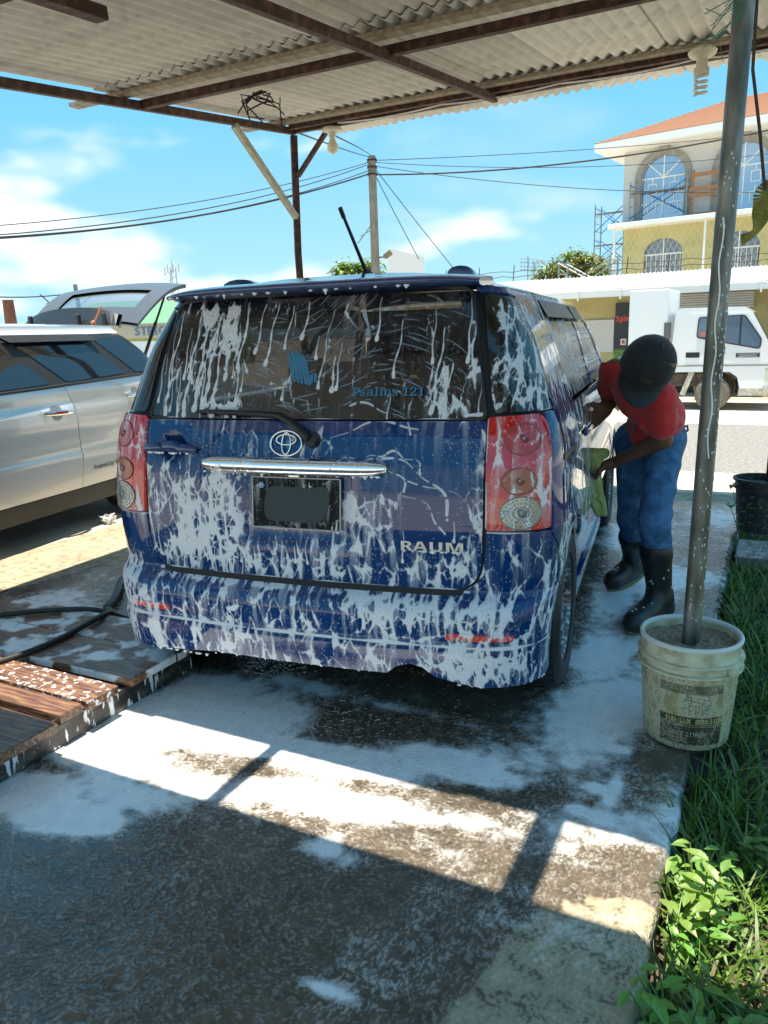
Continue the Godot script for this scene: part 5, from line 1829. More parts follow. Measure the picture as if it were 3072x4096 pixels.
func make_blue_car() -> void:
	make_mask()
	bake_mask()
	var o := thing("blue_car", "deep blue minivan covered in white soap foam under the canopy", "car", yaw_frame(Vector3(-0.319, 0, -2.385), 20.219))
	var sk := BodySkin.new()
	sk.wk = [[0.15, 0.80], [0.20, 0.81], [0.30, 0.815], [0.37, 0.82], [0.45, 0.83], [0.56, 0.85], [0.66, 0.856], [0.75, 0.852], [0.95, 0.84], [1.03, 0.82], [1.1, 0.79], [1.3, 0.715], [1.45, 0.63], [1.50, 0.57]]
	sk.zk = [[0.15, 0.045], [0.20, 0.030], [0.30, 0.012], [0.332, 0.008], [0.345, 0.024], [0.40, 0.018], [0.44, 0.020], [0.47, 0.032], [0.485, 0.050], [0.495, 0.080], [0.503, 0.085], [0.713, 0.085], [0.9, 0.105], [1.0, 0.13], [1.05, 0.15], [1.25, 0.215], [1.45, 0.305], [1.5, 0.36]]
	sk.rk = [[0.15, 0.19], [0.5, 0.19], [0.7, 0.18], [1.0, 0.17], [1.1, 0.16], [1.5, 0.13]]
	sk.dents = func(u: float, y: float) -> Vector2:
		var z := 0.0
		var au := absf(u + 0.01)
		# number-plate recess with its lower shelf
		z += 0.022 * (1.0 - soft(0.19, 0.225, au)) * soft(0.615, 0.665, y) * (1.0 - soft(0.875, 0.90, y))
		# hand hollow behind the handle
		var hx := (u + 0.50) / 0.062
		var hy := (y - 0.945) / 0.055
		z += 0.022 * (1.0 - soft(0.3, 1.0, hx * hx + hy * hy))
		# step round the tailgate's lower corners
		var x := 0.0
		if absf(u) > 1.0:
			x = 0.012 * soft(0.36, 0.40, y) * (1.0 - soft(0.44, 0.50, y)) * soft(1.0, 1.2, absf(u))
			# waist crease
			x += 0.010 * soft(0.66, 0.70, y) * (1.0 - soft(0.72, 0.90, y))
		return Vector2(z, x)
	var paint := mat(0.0015, 0.034, 0.140, 0.3, 0.0, {"clearcoat_enabled": true, "clearcoat": 1.0, "clearcoat_roughness": 0.03, "metallic_specular": 0.15})
	sudsy(paint)
	var lens := sudsy(mat(0.56, 0.008, 0.008, 0.1, 0.0, {"clearcoat_enabled": true, "clearcoat": 1.0, "clearcoat_roughness": 0.02}))
	var amber := sudsy(mat(0.34, 0.055, 0.004, 0.1, 0.0, {"clearcoat_enabled": true, "clearcoat": 1.0}))
	var clear := sudsy(mat(0.30, 0.31, 0.27, 0.12, 0.5, {"clearcoat_enabled": true, "clearcoat": 1.0}))
	var inner := mat(0.006, 0.006, 0.007, 0.6)
	var gl := glass_suds()
	var plate_m := sudsy(mat(0.008, 0.010, 0.012, 0.3))
	plate_m.roughness_texture = null
	plate_m.roughness = 0.55
	plate_m.metallic_specular = 0.25
	var chrome := sudsy(mat(0.80, 0.80, 0.82, 0.05, 1.0))
	chrome.heightmap_scale = 0.1
	var B := CAR_BOX
	var st := 0.035

	# dark inner shell that shows in the gaps between panels
	for sgn in [-1.0, 1.0]:
		var sh := MB.new()
		var pl := PackedVector2Array([Vector2(-0.002, 0.25), Vector2(0.93, 0.30), Vector2(0.95, 0.52), Vector2(1.10, 0.66), Vector2(1.36, 0.66), Vector2(1.58, 0.50), Vector2(1.60, 0.24), Vector2(3.45, 0.24), Vector2(3.5, 1.0), Vector2(1.4, 1.03), Vector2(1.25, 1.44), Vector2(0.5, 1.45), Vector2(0.60, 1.03), Vector2(-0.002, 1.03)])
		patch(sk, mirror(pl) if sgn < 0 else pl, -0.014, 0.0, 0.06, B, sh)
		put(sh, "inner_shell", inner, o)
	# ---- tail
	var tg := fillet([Vector2(-0.622, 1.042), Vector2(-0.617, 0.510), Vector2(0.617, 0.510), Vector2(0.622, 1.042)], [0.012, 0.11, 0.11, 0.012], 8)
	var tgn := put(patch(sk, tg, 0.0, 0.02, 0.022, B), "tailgate", paint, o)
	var rg := fillet([Vector2(-0.618, 1.049), Vector2(0.618, 1.049), Vector2(0.545, 1.452), Vector2(-0.545, 1.452)], [0.02, 0.02, 0.035, 0.035], 5)
	var rgn := put(patch(sk, rg, -0.002, 0.0, 0.03, B), "rear_window", gl, o)
	var trim := MB.new()
	var tw := []
	for k in rg.size() + 1:
		var p := rg[k % rg.size()]
		tw.append(sk.pt(p.x, p.y, -0.003))
	trim.tube(tw, 0.007, 6, false)
	put(trim, "window_seal", M.black_plastic, rgn)
	# bumper with exhaust notch
	var bp := PackedVector2Array()
	var right := [Vector2(0.32, 0.232), Vector2(0.355, 0.262), Vector2(0.40, 0.275), Vector2(0.44, 0.266), Vector2(0.48, 0.232), Vector2(0.60, 0.208), Vector2(0.86, 0.205), Vector2(0.925, 0.215), Vector2(0.93, 0.36), Vector2(0.955, 0.47), Vector2(0.985, 0.53), Vector2(0.905, 0.60), Vector2(0.845, 0.70), Vector2(0.633, 0.704), Vector2(0.628, 0.62), Vector2(0.62, 0.58), Vector2(0.605, 0.535), Vector2(0.56, 0.5085), Vector2(0.50, 0.5055)]
	for p in right:
		bp.append(p)
	for k in range(right.size() - 1, -1, -1):
		var p: Vector2 = right[k]
		if k < 5:
			continue
		bp.append(Vector2(-p.x, p.y))
	bp.append(Vector2(-0.32, 0.232))
	var bmp := put(patch(sk, bp, 0.0, 0.02, 0.024, B), "bumper", paint, o)
	for sgn in [-1.0, 1.0]:
		var rf := fillet([Vector2(0.515, 0.366), Vector2(0.73, 0.366), Vector2(0.735, 0.386), Vector2(0.515, 0.388)], [0.008], 3)
		put(patch(sk, mirror(rf) if sgn < 0 else rf, 0.003, 0.006, 0.03, B), "reflector", lens, bmp)
	# tail lamps
	for sgn in [-1.0, 1.0]:
		var tl := fillet([Vector2(0.630, 0.712), Vector2(0.838, 0.712), Vector2(0.836, 0.93), Vector2(0.812, 1.058), Vector2(0.626, 1.052)], [0.012, 0.015, 0.03, 0.05, 0.012], 5)
		var tn := put(patch(sk, mirror(tl) if sgn < 0 else tl, 0.010, 0.028, 0.022, B), "tail_lamp", lens, o)
		for c in [[0.735, 0.765, 0.062, 0.050, clear, "reversing_lamp"], [0.728, 0.862, 0.052, 0.040, amber, "indicator_lamp"], [0.735, 0.985, 0.055, 0.045, sudsy(mat(0.46, 0.006, 0.007, 0.12, 0.0, {"clearcoat_enabled": true, "clearcoat": 1.0})), "brake_lamp"]]:
			var cp := PackedVector2Array()
			for k in 28:
				var a := TAU * k / 28.0
				cp.append(Vector2(sgn * c[0] + cos(a) * c[2], c[1] + sin(a) * c[3]))
			var ln := put(patch(sk, cp, 0.0125, 0.004, 0.02, B), c[5], c[4], tn)
			ln.name = c[5]
			var core := MB.new()
			for e in (3 if c[4] == clear else 0):
				for k in 24:
					var a := TAU * k / 24.0
					var rr: float = [0.82, 0.60, 0.38][e]
					core.box(Transform3D(Basis(), sk.pt(sgn * c[0] + cos(a) * c[2] * rr, c[1] + sin(a) * c[3] * rr, 0.0125)), Vector3(0.004, 0.004, 0.003))
			core.ball(Transform3D(Basis.from_scale(Vector3(c[2] * 0.3, c[3] * 0.3, 0.006)), sk.pt(sgn * c[0], c[1], 0.0125)), 12, 6)
			put(core, "reflector_facets", c[4], tn)
			var rg2 := MB.new()
			var rp := []
			for k in 29:
				var a := TAU * k / 28.0
				rp.append(sk.pt(sgn * c[0] + cos(a) * c[2], c[1] + sin(a) * c[3], 0.0125))
			rg2.tube(rp, 0.0022, 5, false)
			put(rg2, "lamp_ring", c[4], tn)
	# quarter glass round the corner, pillars, side panels, doors
	for sgn in [-1.0, 1.0]:
		var side := func(p: PackedVector2Array) -> PackedVector2Array: return mirror(p) if sgn < 0 else p
		var qg := fillet([Vector2(0.640, 1.068), Vector2(0.895, 1.068), Vector2(0.855, 1.25), Vector2(0.775, 1.415), Vector2(0.585, 1.43)], [0.015, 0.03, 0.06, 0.06, 0.02], 5)
		put(patch(sk, side.call(qg), -0.001, 0.008, 0.03, B), "quarter_window", gl, o)
		var qp := PackedVector2Array([Vector2(0.850, 0.705), Vector2(0.910, 0.605), Vector2(0.990, 0.535), Vector2(1.06, 0.615), Vector2(1.16, 0.655), Vector2(1.26, 0.665), Vector2(1.285, 0.665), Vector2(1.30, 1.05), Vector2(1.22, 1.40), Vector2(1.20, 1.452), Vector2(0.56, 1.452), Vector2(0.572, 1.437), Vector2(0.78, 1.425), Vector2(0.865, 1.26), Vector2(0.906, 1.061), Vector2(0.822, 1.061), Vector2(0.843, 0.935)])
		var qn := put(patch(sk, side.call(qp), 0.0, 0.015, 0.03, B), "quarter_panel", paint, o)
		var fuel := fillet([Vector2(0.93, 0.70), Vector2(1.10, 0.69), Vector2(1.12, 0.86), Vector2(0.92, 0.88)], [0.03], 4)
		if sgn > 0:
			put(patch(sk, fuel, 0.004, 0.004, 0.03, B), "fuel_flap", paint, qn)
		var rail := PackedVector2Array([Vector2(0.93, 0.905), Vector2(1.27, 0.895), Vector2(1.27, 0.915), Vector2(0.93, 0.925)])
		put(patch(sk, side.call(rail), 0.003, 0.003, 0.05, B), "door_rail", M.black_plastic, qn)
		# sliding door and front door with their windows
		var arch := [Vector2(1.30, 0.665), Vector2(1.40, 0.645), Vector2(1.52, 0.56), Vector2(1.58, 0.44), Vector2(1.60, 0.30)]
		var rd := PackedVector2Array([Vector2(1.292, 0.670)])
		for p in arch:
			rd.append(p)
		rd.append_array(PackedVector2Array([Vector2(1.61, 0.27), Vector2(2.235, 0.27), Vector2(2.235, 1.045), Vector2(1.308, 1.045)]))
		var rdn := put(patch(sk, side.call(rd), 0.0, 0.015, 0.05, B), "sliding_door", paint, o)
		var fd := PackedVector2Array([Vector2(2.243, 0.27), Vector2(3.10, 0.27), Vector2(3.16, 0.60), Vector2(3.20, 1.045), Vector2(2.243, 1.045)])
		var fdn := put(patch(sk, side.call(fd), 0.0, 0.015, 0.06, B), "front_door", paint, o)
		var rw := fillet([Vector2(1.38, 1.06), Vector2(2.17, 1.06), Vector2(2.19, 1.40), Vector2(1.28, 1.40)], [0.03, 0.01, 0.02, 0.06], 4)
		put(patch(sk, side.call(rw), -0.003, 0.006, 0.06, B), "window_pane", gl, rdn)
		var fw := fillet([Vector2(2.27, 1.06), Vector2(3.08, 1.06), Vector2(2.78, 1.34), Vector2(2.52, 1.40), Vector2(2.28, 1.40)], [0.02], 4)
		put(patch(sk, side.call(fw), -0.003, 0.006, 0.06, B), "window_pane", gl, fdn)
		var fr := PackedVector2Array([Vector2(1.308, 1.05), Vector2(1.368, 1.055), Vector2(1.272, 1.405), Vector2(2.20, 1.405), Vector2(2.178, 1.055), Vector2(2.262, 1.055), Vector2(2.272, 1.405), Vector2(2.53, 1.405), Vector2(2.80, 1.345), Vector2(3.10, 1.062), Vector2(3.20, 1.05), Vector2(2.86, 1.37), Vector2(2.56, 1.452), Vector2(1.21, 1.452), Vector2(1.228, 1.40)])
		put(patch(sk, side.call(fr), 0.001, 0.012, 0.05, B), "window_frame", paint, o)
		for v in [[1.27, 2.18], [2.24, 2.62]]:
			var vs := MB.new()
			for k in 8:
				var ua: float = lerpf(v[0], v[1], k / 8.0) * sgn
				var ub: float = lerpf(v[0], v[1], (k + 1) / 8.0) * sgn
				var A := sk.pt(ua, 1.425, 0.004)
				var Bp := sk.pt(ub, 1.425, 0.004)
				var C := sk.pt(ub, 1.352, 0.013)
				var D := sk.pt(ua, 1.352, 0.013)
				var nn := Vector3(sgn, 0.5, 0).normalized()
				vs.quadn(A, Bp, C, D, nn, nn, nn, nn)
				vs.quadn(A - nn * 0.003, Bp - nn * 0.003, C - nn * 0.003, D - nn * 0.003, -nn, -nn, -nn, -nn)
			put(vs, "rain_visor", mat(0.03, 0.032, 0.036, 0.3, 0.0, {"metallic_specular": 0.35}), o)
		for hh in [[1.50, 0.93], [2.40, 0.93]]:
			var hd := MB.new()
			var p := sk.pt(sgn * hh[0], hh[1], 0.02)
			hd.box(Transform3D(Basis(), p), Vector3(0.03, 0.035, 0.20), 0.014)
			put(hd, "door_handle", paint, rdn if hh[0] < 2 else fdn)
		var sl := PackedVector2Array([Vector2(1.62, 0.17), Vector2(2.98, 0.17), Vector2(2.98, 0.262), Vector2(1.62, 0.262)])
		put(patch(sk, side.call(sl), 0.012, 0.05, 0.08, B), "side_skirt", paint, o)
		# fender and front end side
		var fe := PackedVector2Array([Vector2(3.11, 0.30), Vector2(3.14, 0.24), Vector2(3.17, 0.45), Vector2(3.26, 0.60), Vector2(3.42, 0.67), Vector2(3.60, 0.67), Vector2(3.76, 0.60), Vector2(3.85, 0.45), Vector2(3.87, 0.24), Vector2(4.2, 0.24), Vector2(4.2, 0.92), Vector2(3.7, 0.99), Vector2(3.21, 1.04), Vector2(3.17, 0.62)])
		put(patch(sk, side.call(fe), 0.0, 0.015, 0.08, B), "fender", paint, o)
		# wheels
		wheel(o, "wheel", Vector3(sgn * 0.735, 0.30, -0.62), sgn, 0.30, 0.20, 10, sudsy_plain(), M.rubber)
		wheel(o, "wheel", Vector3(sgn * 0.735, 0.30, -3.12), sgn, 0.30, 0.20, 10, sudsy_plain(), M.rubber)
		# wheel housings
		for z in [-0.62, -3.12]:
			var wh := MB.new()
			wh.lathe(Transform3D(Basis(Vector3.BACK, PI / 2), Vector3(sgn * 0.70, 0.30, z)), [Vector2(0.345, -0.12), Vector2(0.345, 0.12)], 20, -1.7, 1.7)
			wh.lathe(Transform3D(Basis(Vector3.BACK, PI / 2), Vector3(sgn * 0.60, 0.30, z)), [Vector2(0.0, 0.0), Vector2(0.345, 0.0)], 20, -1.7, 1.7)
			put(wh, "wheel_housing", inner, o)
		# mirror
		var mr := MB.new()
		mr.box(Transform3D(Basis(Vector3.UP, 0.2 * sgn), Vector3(sgn * 0.94, 1.07, -2.78)), Vector3(0.17, 0.14, 0.08), 0.03)
		mr.bar(Vector3(sgn * 0.80, 1.03, -2.80), Vector3(sgn * 0.90, 1.05, -2.80), 0.05, 0.04)
		put(mr, "door_mirror", paint, o)
	# roof: crowned sheet between the side frames
	var rfm := MB.new()
	var nx := 18
	var nz := 20
	var z0 := -0.30
	var z1 := -2.34
	var RP := func(i: int, j: int) -> Vector3:
		var f := float(j) / nz
		var zz := lerpf(z0, z1, f)
		var W := 0.630
		var x := W * (2.0 * i / nx - 1.0)
		var e := absf(x) / W
		var zb := zz
		if f < 0.3:
			# the rear edge follows the tail's curve
			zb = zz - (1.0 - f / 0.3) * 0.033 * pow(minf(absf(x), 0.5) / 0.6, 2) - (1.0 - f / 0.3) * 0.13 * pow(maxf(0.0, (absf(x) - 0.50) / 0.13), 2)
		var up := 0.085 * (1.0 - pow(e, 3.2)) * (0.55 + 0.45 * sin(PI * clampf(f * 0.8 + 0.18, 0.0, 1.0)))
		up *= soft(0.0, 0.10, f) * 0.55 + 0.45
		up *= 1.0 - 0.5 * soft(0.8, 1.0, f)
		return Vector3(x, 1.450 + up, zb)
	for j in nz:
		for i in nx:
			var a: Vector3 = RP.call(i, j)
			var b: Vector3 = RP.call(i + 1, j)
			var c: Vector3 = RP.call(i + 1, j + 1)
			var d: Vector3 = RP.call(i, j + 1)
			var nrm := func(ii: int, jj: int) -> Vector3:
				var dx: Vector3 = RP.call(mini(ii + 1, nx), jj) - RP.call(maxi(ii - 1, 0), jj)
				var dz: Vector3 = RP.call(ii, mini(jj + 1, nz)) - RP.call(ii, maxi(jj - 1, 0))
				var q := dx.cross(dz).normalized()
				return q if q.y > 0 else -q
			rfm.quadn(a, b, c, d, nrm.call(i, j), nrm.call(i + 1, j), nrm.call(i + 1, j + 1), nrm.call(i, j + 1))
	var roof_m := mat(0.0015, 0.034, 0.140, 0.3, 0.0, {"clearcoat_enabled": true, "clearcoat": 1.0, "clearcoat_roughness": 0.04})
	roof_m.heightmap_enabled = true
	roof_m.heightmap_texture = M.fine
	roof_m.heightmap_scale = 0.08
	roof_m.uv1_triplanar = true
	roof_m.uv1_scale = Vector3(5, 5, 5)
	var rn := put(rfm, "roof", roof_m, o)
	for x in [-0.44, 0.44]:
		var fin := MB.new()
		fin.ball(Transform3D(Basis.from_scale(Vector3(0.045, 0.035, 0.15)), Vector3(x, 1.505, -0.62)), 12, 8)
		put(fin, "rack_mount", roof_m, rn)
	# spoiler over the rear window
	var spm := MB.new()
	var ns := 24
	for k in ns:
		var prof := func(x: float) -> Array:
			var e := pow(absf(x) / 0.575, 6)
			var zc := -0.20 - 0.035 * pow(absf(x) / 0.6, 2) - 0.05 * e
			return [Vector3(x, 1.462, zc - 0.24), Vector3(x, 1.500 - 0.01 * e, zc - 0.20), Vector3(x, 1.497 - 0.012 * e, zc - 0.08), Vector3(x, 1.484 - 0.012 * e, zc - 0.008), Vector3(x, 1.474 - 0.010 * e, zc), Vector3(x, 1.462 - 0.006 * e, zc - 0.012), Vector3(x, 1.452, zc - 0.10), Vector3(x, 1.446, zc - 0.16)]
		var A: Array = prof.call(lerpf(-0.575, 0.575, float(k) / ns))
		var Bq: Array = prof.call(lerpf(-0.575, 0.575, float(k + 1) / ns))
		for e in A.size():
			var f := (e + 1) % A.size()
			var em := (e + A.size() - 1) % A.size()
			var e2 := (f + 1) % A.size()
			var nE: Vector3 = (Bq[e] - A[e]).cross(A[f] - A[em]).normalized()
			var nF: Vector3 = (Bq[e] - A[e]).cross(A[e2] - A[e]).normalized()
			var ctr: Vector3 = (A[0] + A[3] + A[6]) / 3.0
			if nE.dot(A[e] - ctr) < 0: nE = -nE
			if nF.dot(A[f] - ctr) < 0: nF = -nF
			spm.quadn(A[e], Bq[e], Bq[f], A[f], nE, nE, nF, nF)
		if k == 0 or k == ns - 1:
			var L: Array = A if k == 0 else Bq
			for e in range(1, L.size() - 1):
				spm.flat(L[0], L[e], L[e + 1], Vector3(-1 if k == 0 else 1, 0, 0))
	put(spm, "spoiler", roof_m, o)
	# aerial
	var an := MB.new()
	an.tube([Vector3(0.02, 1.525, -0.78), Vector3(0.015, 1.56, -0.77)], [0.035, 0.014], 10)
	an.tube([Vector3(0.015, 1.555, -0.77), Vector3(-0.005, 1.74, -0.61)], [0.0075, 0.006], 8)
	an.tube([Vector3(-0.005, 1.735, -0.614), Vector3(-0.007, 1.765, -0.588)], 0.0085, 8)
	put(an, "aerial", M.black_plastic, o)
	# windscreen, bonnet and nose
	var ws := MB.new()
	ws.quad(Vector3(-0.60, 1.45, -2.36), Vector3(0.60, 1.45, -2.36), Vector3(0.76, 1.03, -2.98), Vector3(-0.76, 1.03, -2.98), Vector3(0, 1, -1))
	put(ws, "windscreen", M.dark_pane, o)
	var bn := MB.new()
	var BN := func(i: int, j: int) -> Vector3:
		var x := 2.0 * i / 12.0 - 1.0
		var f := j / 10.0
		var W := lerpf(0.80, 0.66, pow(f, 3))
		return Vector3(x * W, lerpf(1.03, 0.80, f * f) - 0.05 * x * x, lerpf(-2.96, -3.95, f) + 0.25 * f * x * x)
	for j in 10:
		for i in 12:
			bn.quad(BN.call(i, j), BN.call(i + 1, j), BN.call(i + 1, j + 1), BN.call(i, j + 1), Vector3.UP)
	put(bn, "bonnet", roof_m, o)
	var no := MB.new()
	var NO := func(i: int, j: int) -> Vector3:
		var x := 2.0 * i / 12.0 - 1.0
		var y := lerpf(0.22, 0.80, j / 6.0)
		return Vector3(x * 0.82, y, -3.98 + 0.45 * pow(absf(x), 3.0) + 0.06 * (y - 0.3))
	for j in 6:
		for i in 12:
			no.quad(NO.call(i, j), NO.call(i + 1, j), NO.call(i + 1, j + 1), NO.call(i, j + 1), Vector3.FORWARD)
	put(no, "front_bumper", roof_m, o)
	# floor pan and seats seen through the glass
	var fl := MB.new()
	fl.bx(Vector3(0, 0.30, -2.0), Vector3(1.3, 0.05, 3.3))
	put(fl, "floor_pan", inner, o)
	var it := MB.new()
	it.bx(Vector3(0, 0.72, -1.4), Vector3(1.25, 0.5, 1.8), 0.05)
	put(it, "cabin_lining", mat(0.02, 0.02, 0.022, 0.9), o)
	var purple := mat(0.10, 0.07, 0.21, 0.9)
	for q in [[0.26, 1.12, -0.95, 0.20, 0.26], [-0.02, 1.15, -1.0, 0.18, 0.2], [-0.34, 1.10, -0.95, 0.2, 0.24], [0.22, 1.16, -1.9, 0.26, 0.3], [-0.3, 1.16, -1.9, 0.26, 0.3]]:
		var sm := MB.new()
		sm.box(Transform3D(Basis(Vector3.RIGHT, -0.15), Vector3(q[0], q[1], q[2])), Vector3(q[3], q[4], 0.1), 0.04)
		put(sm, "headrest", purple, o)
	# ---- small fittings on the tailgate
	var pn := sk.normal(0, 0.77)
	var pb := MB.new()
	var pc := sk.pt(-0.012, 0.770, 0.008)
	var tiltb := Basis(Vector3.UP, 0.0)
	var fx := (sk.raw(0.14, 0.77) - sk.raw(-0.16, 0.77)).normalized()
	var fy := pn.cross(fx).normalized()
	var PX := Transform3D(Basis(fx, fy, pn), pc)
	# plate with uv matching the body's suds
	pb.box(PX, Vector3(0.325, 0.172, 0.006), 0.002)
	for k in pb.v.size():
		pb.t[k] = Vector2((pb.v[k].x - B.position.x) / B.size.x, 1.0 - (pb.v[k].y - B.position.y) / B.size.y)
	var pnode := put(pb, "number_plate", plate_m, tgn)
	var bl := fillet([Vector2(-0.115, -0.062), Vector2(0.085, -0.066), Vector2(0.118, -0.03), Vector2(0.128, 0.03), Vector2(0.11, 0.064), Vector2(0.06, 0.052), Vector2(-0.10, 0.058), Vector2(-0.12, 0.0)], [0.03], 5)
	var blm := MB.new()
	blm.prism(bl, 0.002, PX * Transform3D(Basis(), Vector3(0, 0.0, 0.0035)))
	put(blm, "blank_patch", mat(0.016, 0.030, 0.036, 0.55), pnode)
	var stk := MB.new()
	for k in 6:
		var a := TAU * k / 6.0
		stk.bar(PX * Vector3(-0.128, 0.058, 0.0045), PX * Vector3(-0.128 + cos(a) * 0.011, 0.058 + sin(a) * 0.011, 0.0045), 0.005, 0.002, 0.0, pn)
	put(stk, "plate_emblem", mat(0.25, 0.42, 0.62, 0.4), pnode)
	var pr := MB.new()
	for e in [[Vector2(-0.163, -0.086), Vector2(0.163, -0.086)], [Vector2(0.163, -0.086), Vector2(0.163, 0.086)], [Vector2(0.163, 0.086), Vector2(-0.163, 0.086)], [Vector2(-0.163, 0.086), Vector2(-0.163, -0.086)]]:
		pr.tube([PX * Vector3(e[0].x, e[0].y, 0.003), PX * Vector3(e[1].x, e[1].y, 0.003)], 0.003, 6)
	put(pr, "plate_frame", mat(0.35, 0.36, 0.36, 0.3, 0.4), pnode)
	var lk := MB.new()
	lk.box(Transform3D(PX.basis, sk.pt(-0.012, 0.872, 0.012)), Vector3(0.045, 0.03, 0.03), 0.006)
	put(lk, "plate_lamp", M.chrome, tgn)
	# chrome bar
	var cb := MB.new()
	var cn := 30
	for k in cn:
		var CR := func(f: float) -> Array:
			var x := lerpf(-0.365, 0.315, f)
			var e := pow(absf(2.0 * f - 1.0), 10)
			var hh := 0.030 * (1.0 - 0.55 * e)
			var out := []
			for q in 9:
				var a := -PI * 0.5 + PI * q / 8.0
				var y := 0.897 + sin(a) * hh
				out.append(sk.raw(x, 0.897) * Vector3(1, 0, 1) + Vector3(0, y, 0.004 + 0.030 * pow(cos(a), 0.7) * (1.0 - 0.7 * e)))
			return out
		var A: Array = CR.call(float(k) / cn)
		var C: Array = CR.call(float(k + 1) / cn)
		for q in 8:
			var n0 := Vector3(0, sin(-PI * 0.5 + PI * q / 8.0), cos(-PI * 0.5 + PI * q / 8.0) + 0.05).normalized()
			var n1 := Vector3(0, sin(-PI * 0.5 + PI * (q + 1) / 8.0), cos(-PI * 0.5 + PI * (q + 1) / 8.0) + 0.05).normalized()
			var T := func(p: Vector3) -> Vector2: return Vector2((p.x - B.position.x) / B.size.x, 1.0 - (p.y - B.position.y) / B.size.y)
			cb.quadn(A[q], C[q], C[q + 1], A[q + 1], n0, n0, n1, n1, T.call(A[q]), T.call(C[q]), T.call(C[q + 1]), T.call(A[q + 1]))
	put(cb, "chrome_bar", chrome, tgn)
	# pull handle
	var hd := MB.new()
	var hp := []
	var hr := []
	for k in 15:
		var f := k / 14.0
		hp.append(sk.pt(lerpf(-0.612, -0.388, f), 0.938 + 0.006 * sin(PI * f), 0.014 + 0.022 * sin(PI * f)))
		hr.append(0.008 + 0.012 * pow(sin(PI * clampf(f, 0.04, 0.96)), 0.6))
	hd.tube(hp, hr, 12)
	put(hd, "tailgate_handle", roof_m, tgn)
	# badge: three crossed ovals
	var bd := MB.new()
	var bc := sk.pt(-0.042, 0.970, 0.004)
	var bn2 := sk.normal(-0.042, 0.970)
	var bxv := (sk.raw(0, 0.97) - sk.raw(-0.08, 0.97)).normalized()
	var byv := bn2.cross(bxv).normalized()
	for e in [[0.0, 0.0, 0.058, 0.042, 0.0042], [0.0, 0.012, 0.036, 0.017, 0.0034], [0.0, 0.0, 0.016, 0.036, 0.0032]]:
		var lp := []
		for k in 33:
			var a := TAU * k / 32.0
			lp.append(bc + bxv * (e[0] + cos(a) * e[2]) + byv * (e[1] + sin(a) * e[3]))
		bd.tube(lp, e[4], 6, false)
	put(bd, "badge", M.chrome, tgn)
	var nl := sk.normal(0.46, 0.652)
	var lx := (sk.raw(0.56, 0.652) - sk.raw(0.36, 0.652)).normalized()
	letters("RAUM", 0.031, 0.006, mat(0.66, 0.67, 0.68, 0.2, 0.7), "badge_lettering", tgn, Transform3D(Basis(lx, nl.cross(lx).normalized(), nl), sk.pt(0.46, 0.652, 0.004)), 700, false, 1.7)
	# wiper
	var wp := MB.new()
	wp.tube([sk.pt(0.055, 0.982, 0.0), sk.pt(0.055, 0.982, 0.03)], [0.028, 0.022], 14)
	wp.tube([sk.pt(0.055, 0.985, 0.030), sk.pt(-0.005, 1.025, 0.036), sk.pt(-0.06, 1.052, 0.034), sk.pt(-0.12, 1.058, 0.030), sk.pt(-0.26, 1.064, 0.026)], [0.020, 0.018, 0.016, 0.013, 0.009], 10, true, 0.7)
	put(wp, "wiper_arm", M.black_plastic, tgn)
	var wb := MB.new()
	wb.tube([sk.pt(-0.40, 1.068, 0.012), sk.pt(-0.25, 1.064, 0.018), sk.pt(-0.08, 1.053, 0.012)], [0.006, 0.010, 0.006], 8)
	put(wb, "wiper_blade", M.black_plastic, tgn)
	# window stickers: folded hands and a verse
	var stick := mat(0.035, 0.16, 0.27, 0.5)
	var hm := MB.new()
	var HP := []
	for k in 5:
		# fingers laid together, pointing up, then the sleeves
		var x0 := -0.066 + 0.014 * k
		HP.append([Vector2(x0 + 0.030, 1.168 - 0.003 * k), Vector2(x0 + 0.040, 1.166 - 0.003 * k), Vector2(x0 + 0.020, 1.230), Vector2(x0 + 0.004, 1.274 - 0.007 * absf(k - 1.5)), Vector2(x0 - 0.005, 1.268 - 0.007 * absf(k - 1.5)), Vector2(x0 + 0.008, 1.222)])
	for k in 3:
		HP.append([Vector2(0.012 + 0.014 * k, 1.156 + 0.004 * k), Vector2(0.022 + 0.014 * k, 1.158 + 0.004 * k), Vector2(0.020 + 0.014 * k, 1.196), Vector2(0.009 + 0.014 * k, 1.190)])
	for poly in HP:
		patch(sk, PackedVector2Array(poly), 0.0015, 0.0, 0.04, B, hm)
	put(hm, "hands_sticker", stick, rgn)
	var nw := sk.normal(0.30, 1.13)
	letters("Psalms 121", 0.027, 0.001, stick, "verse_sticker", rgn, Transform3D(Basis(Vector3.RIGHT, nw.cross(Vector3.RIGHT).normalized(), nw), sk.pt(0.30, 1.132, 0.004)), 700, true, 1.2, "Droid Serif")
	# foam hanging from the edges
	var dr := MB.new()
	for k in 8:
		var xa := lerpf(-0.56, 0.40, k / 8.0)
		var xb := lerpf(-0.56, 0.40, (k + 1) / 8.0)
		drip_row(dr, Vector3(xa, 1.460, -0.215 - 0.035 * pow(xa / 0.6, 2)), Vector3(xb, 1.460, -0.215 - 0.035 * pow(xb / 0.6, 2)), 2, 300 + k, 0.005)
	for k in 20:
		var ua := lerpf(-0.80, 0.88, k / 20.0)
		var ub := lerpf(-0.80, 0.88, (k + 1) / 20.0)
		var low := func(u: float) -> float: return 0.232 if absf(u) < 0.32 else (0.266 if u > 0.35 and u < 0.46 else 0.207)
		if ub > 0.30 and ua < 0.50:
			continue
		drip_row(dr, sk.pt(ua, low.call(ua), -0.004), sk.pt(ub, low.call(ub), -0.004), 3, 340 + k, 0.0055)
	drip_row(dr, sk.pt(-0.36, 0.870, 0.02), sk.pt(0.30, 0.870, 0.02), 30, 380, 0.005)
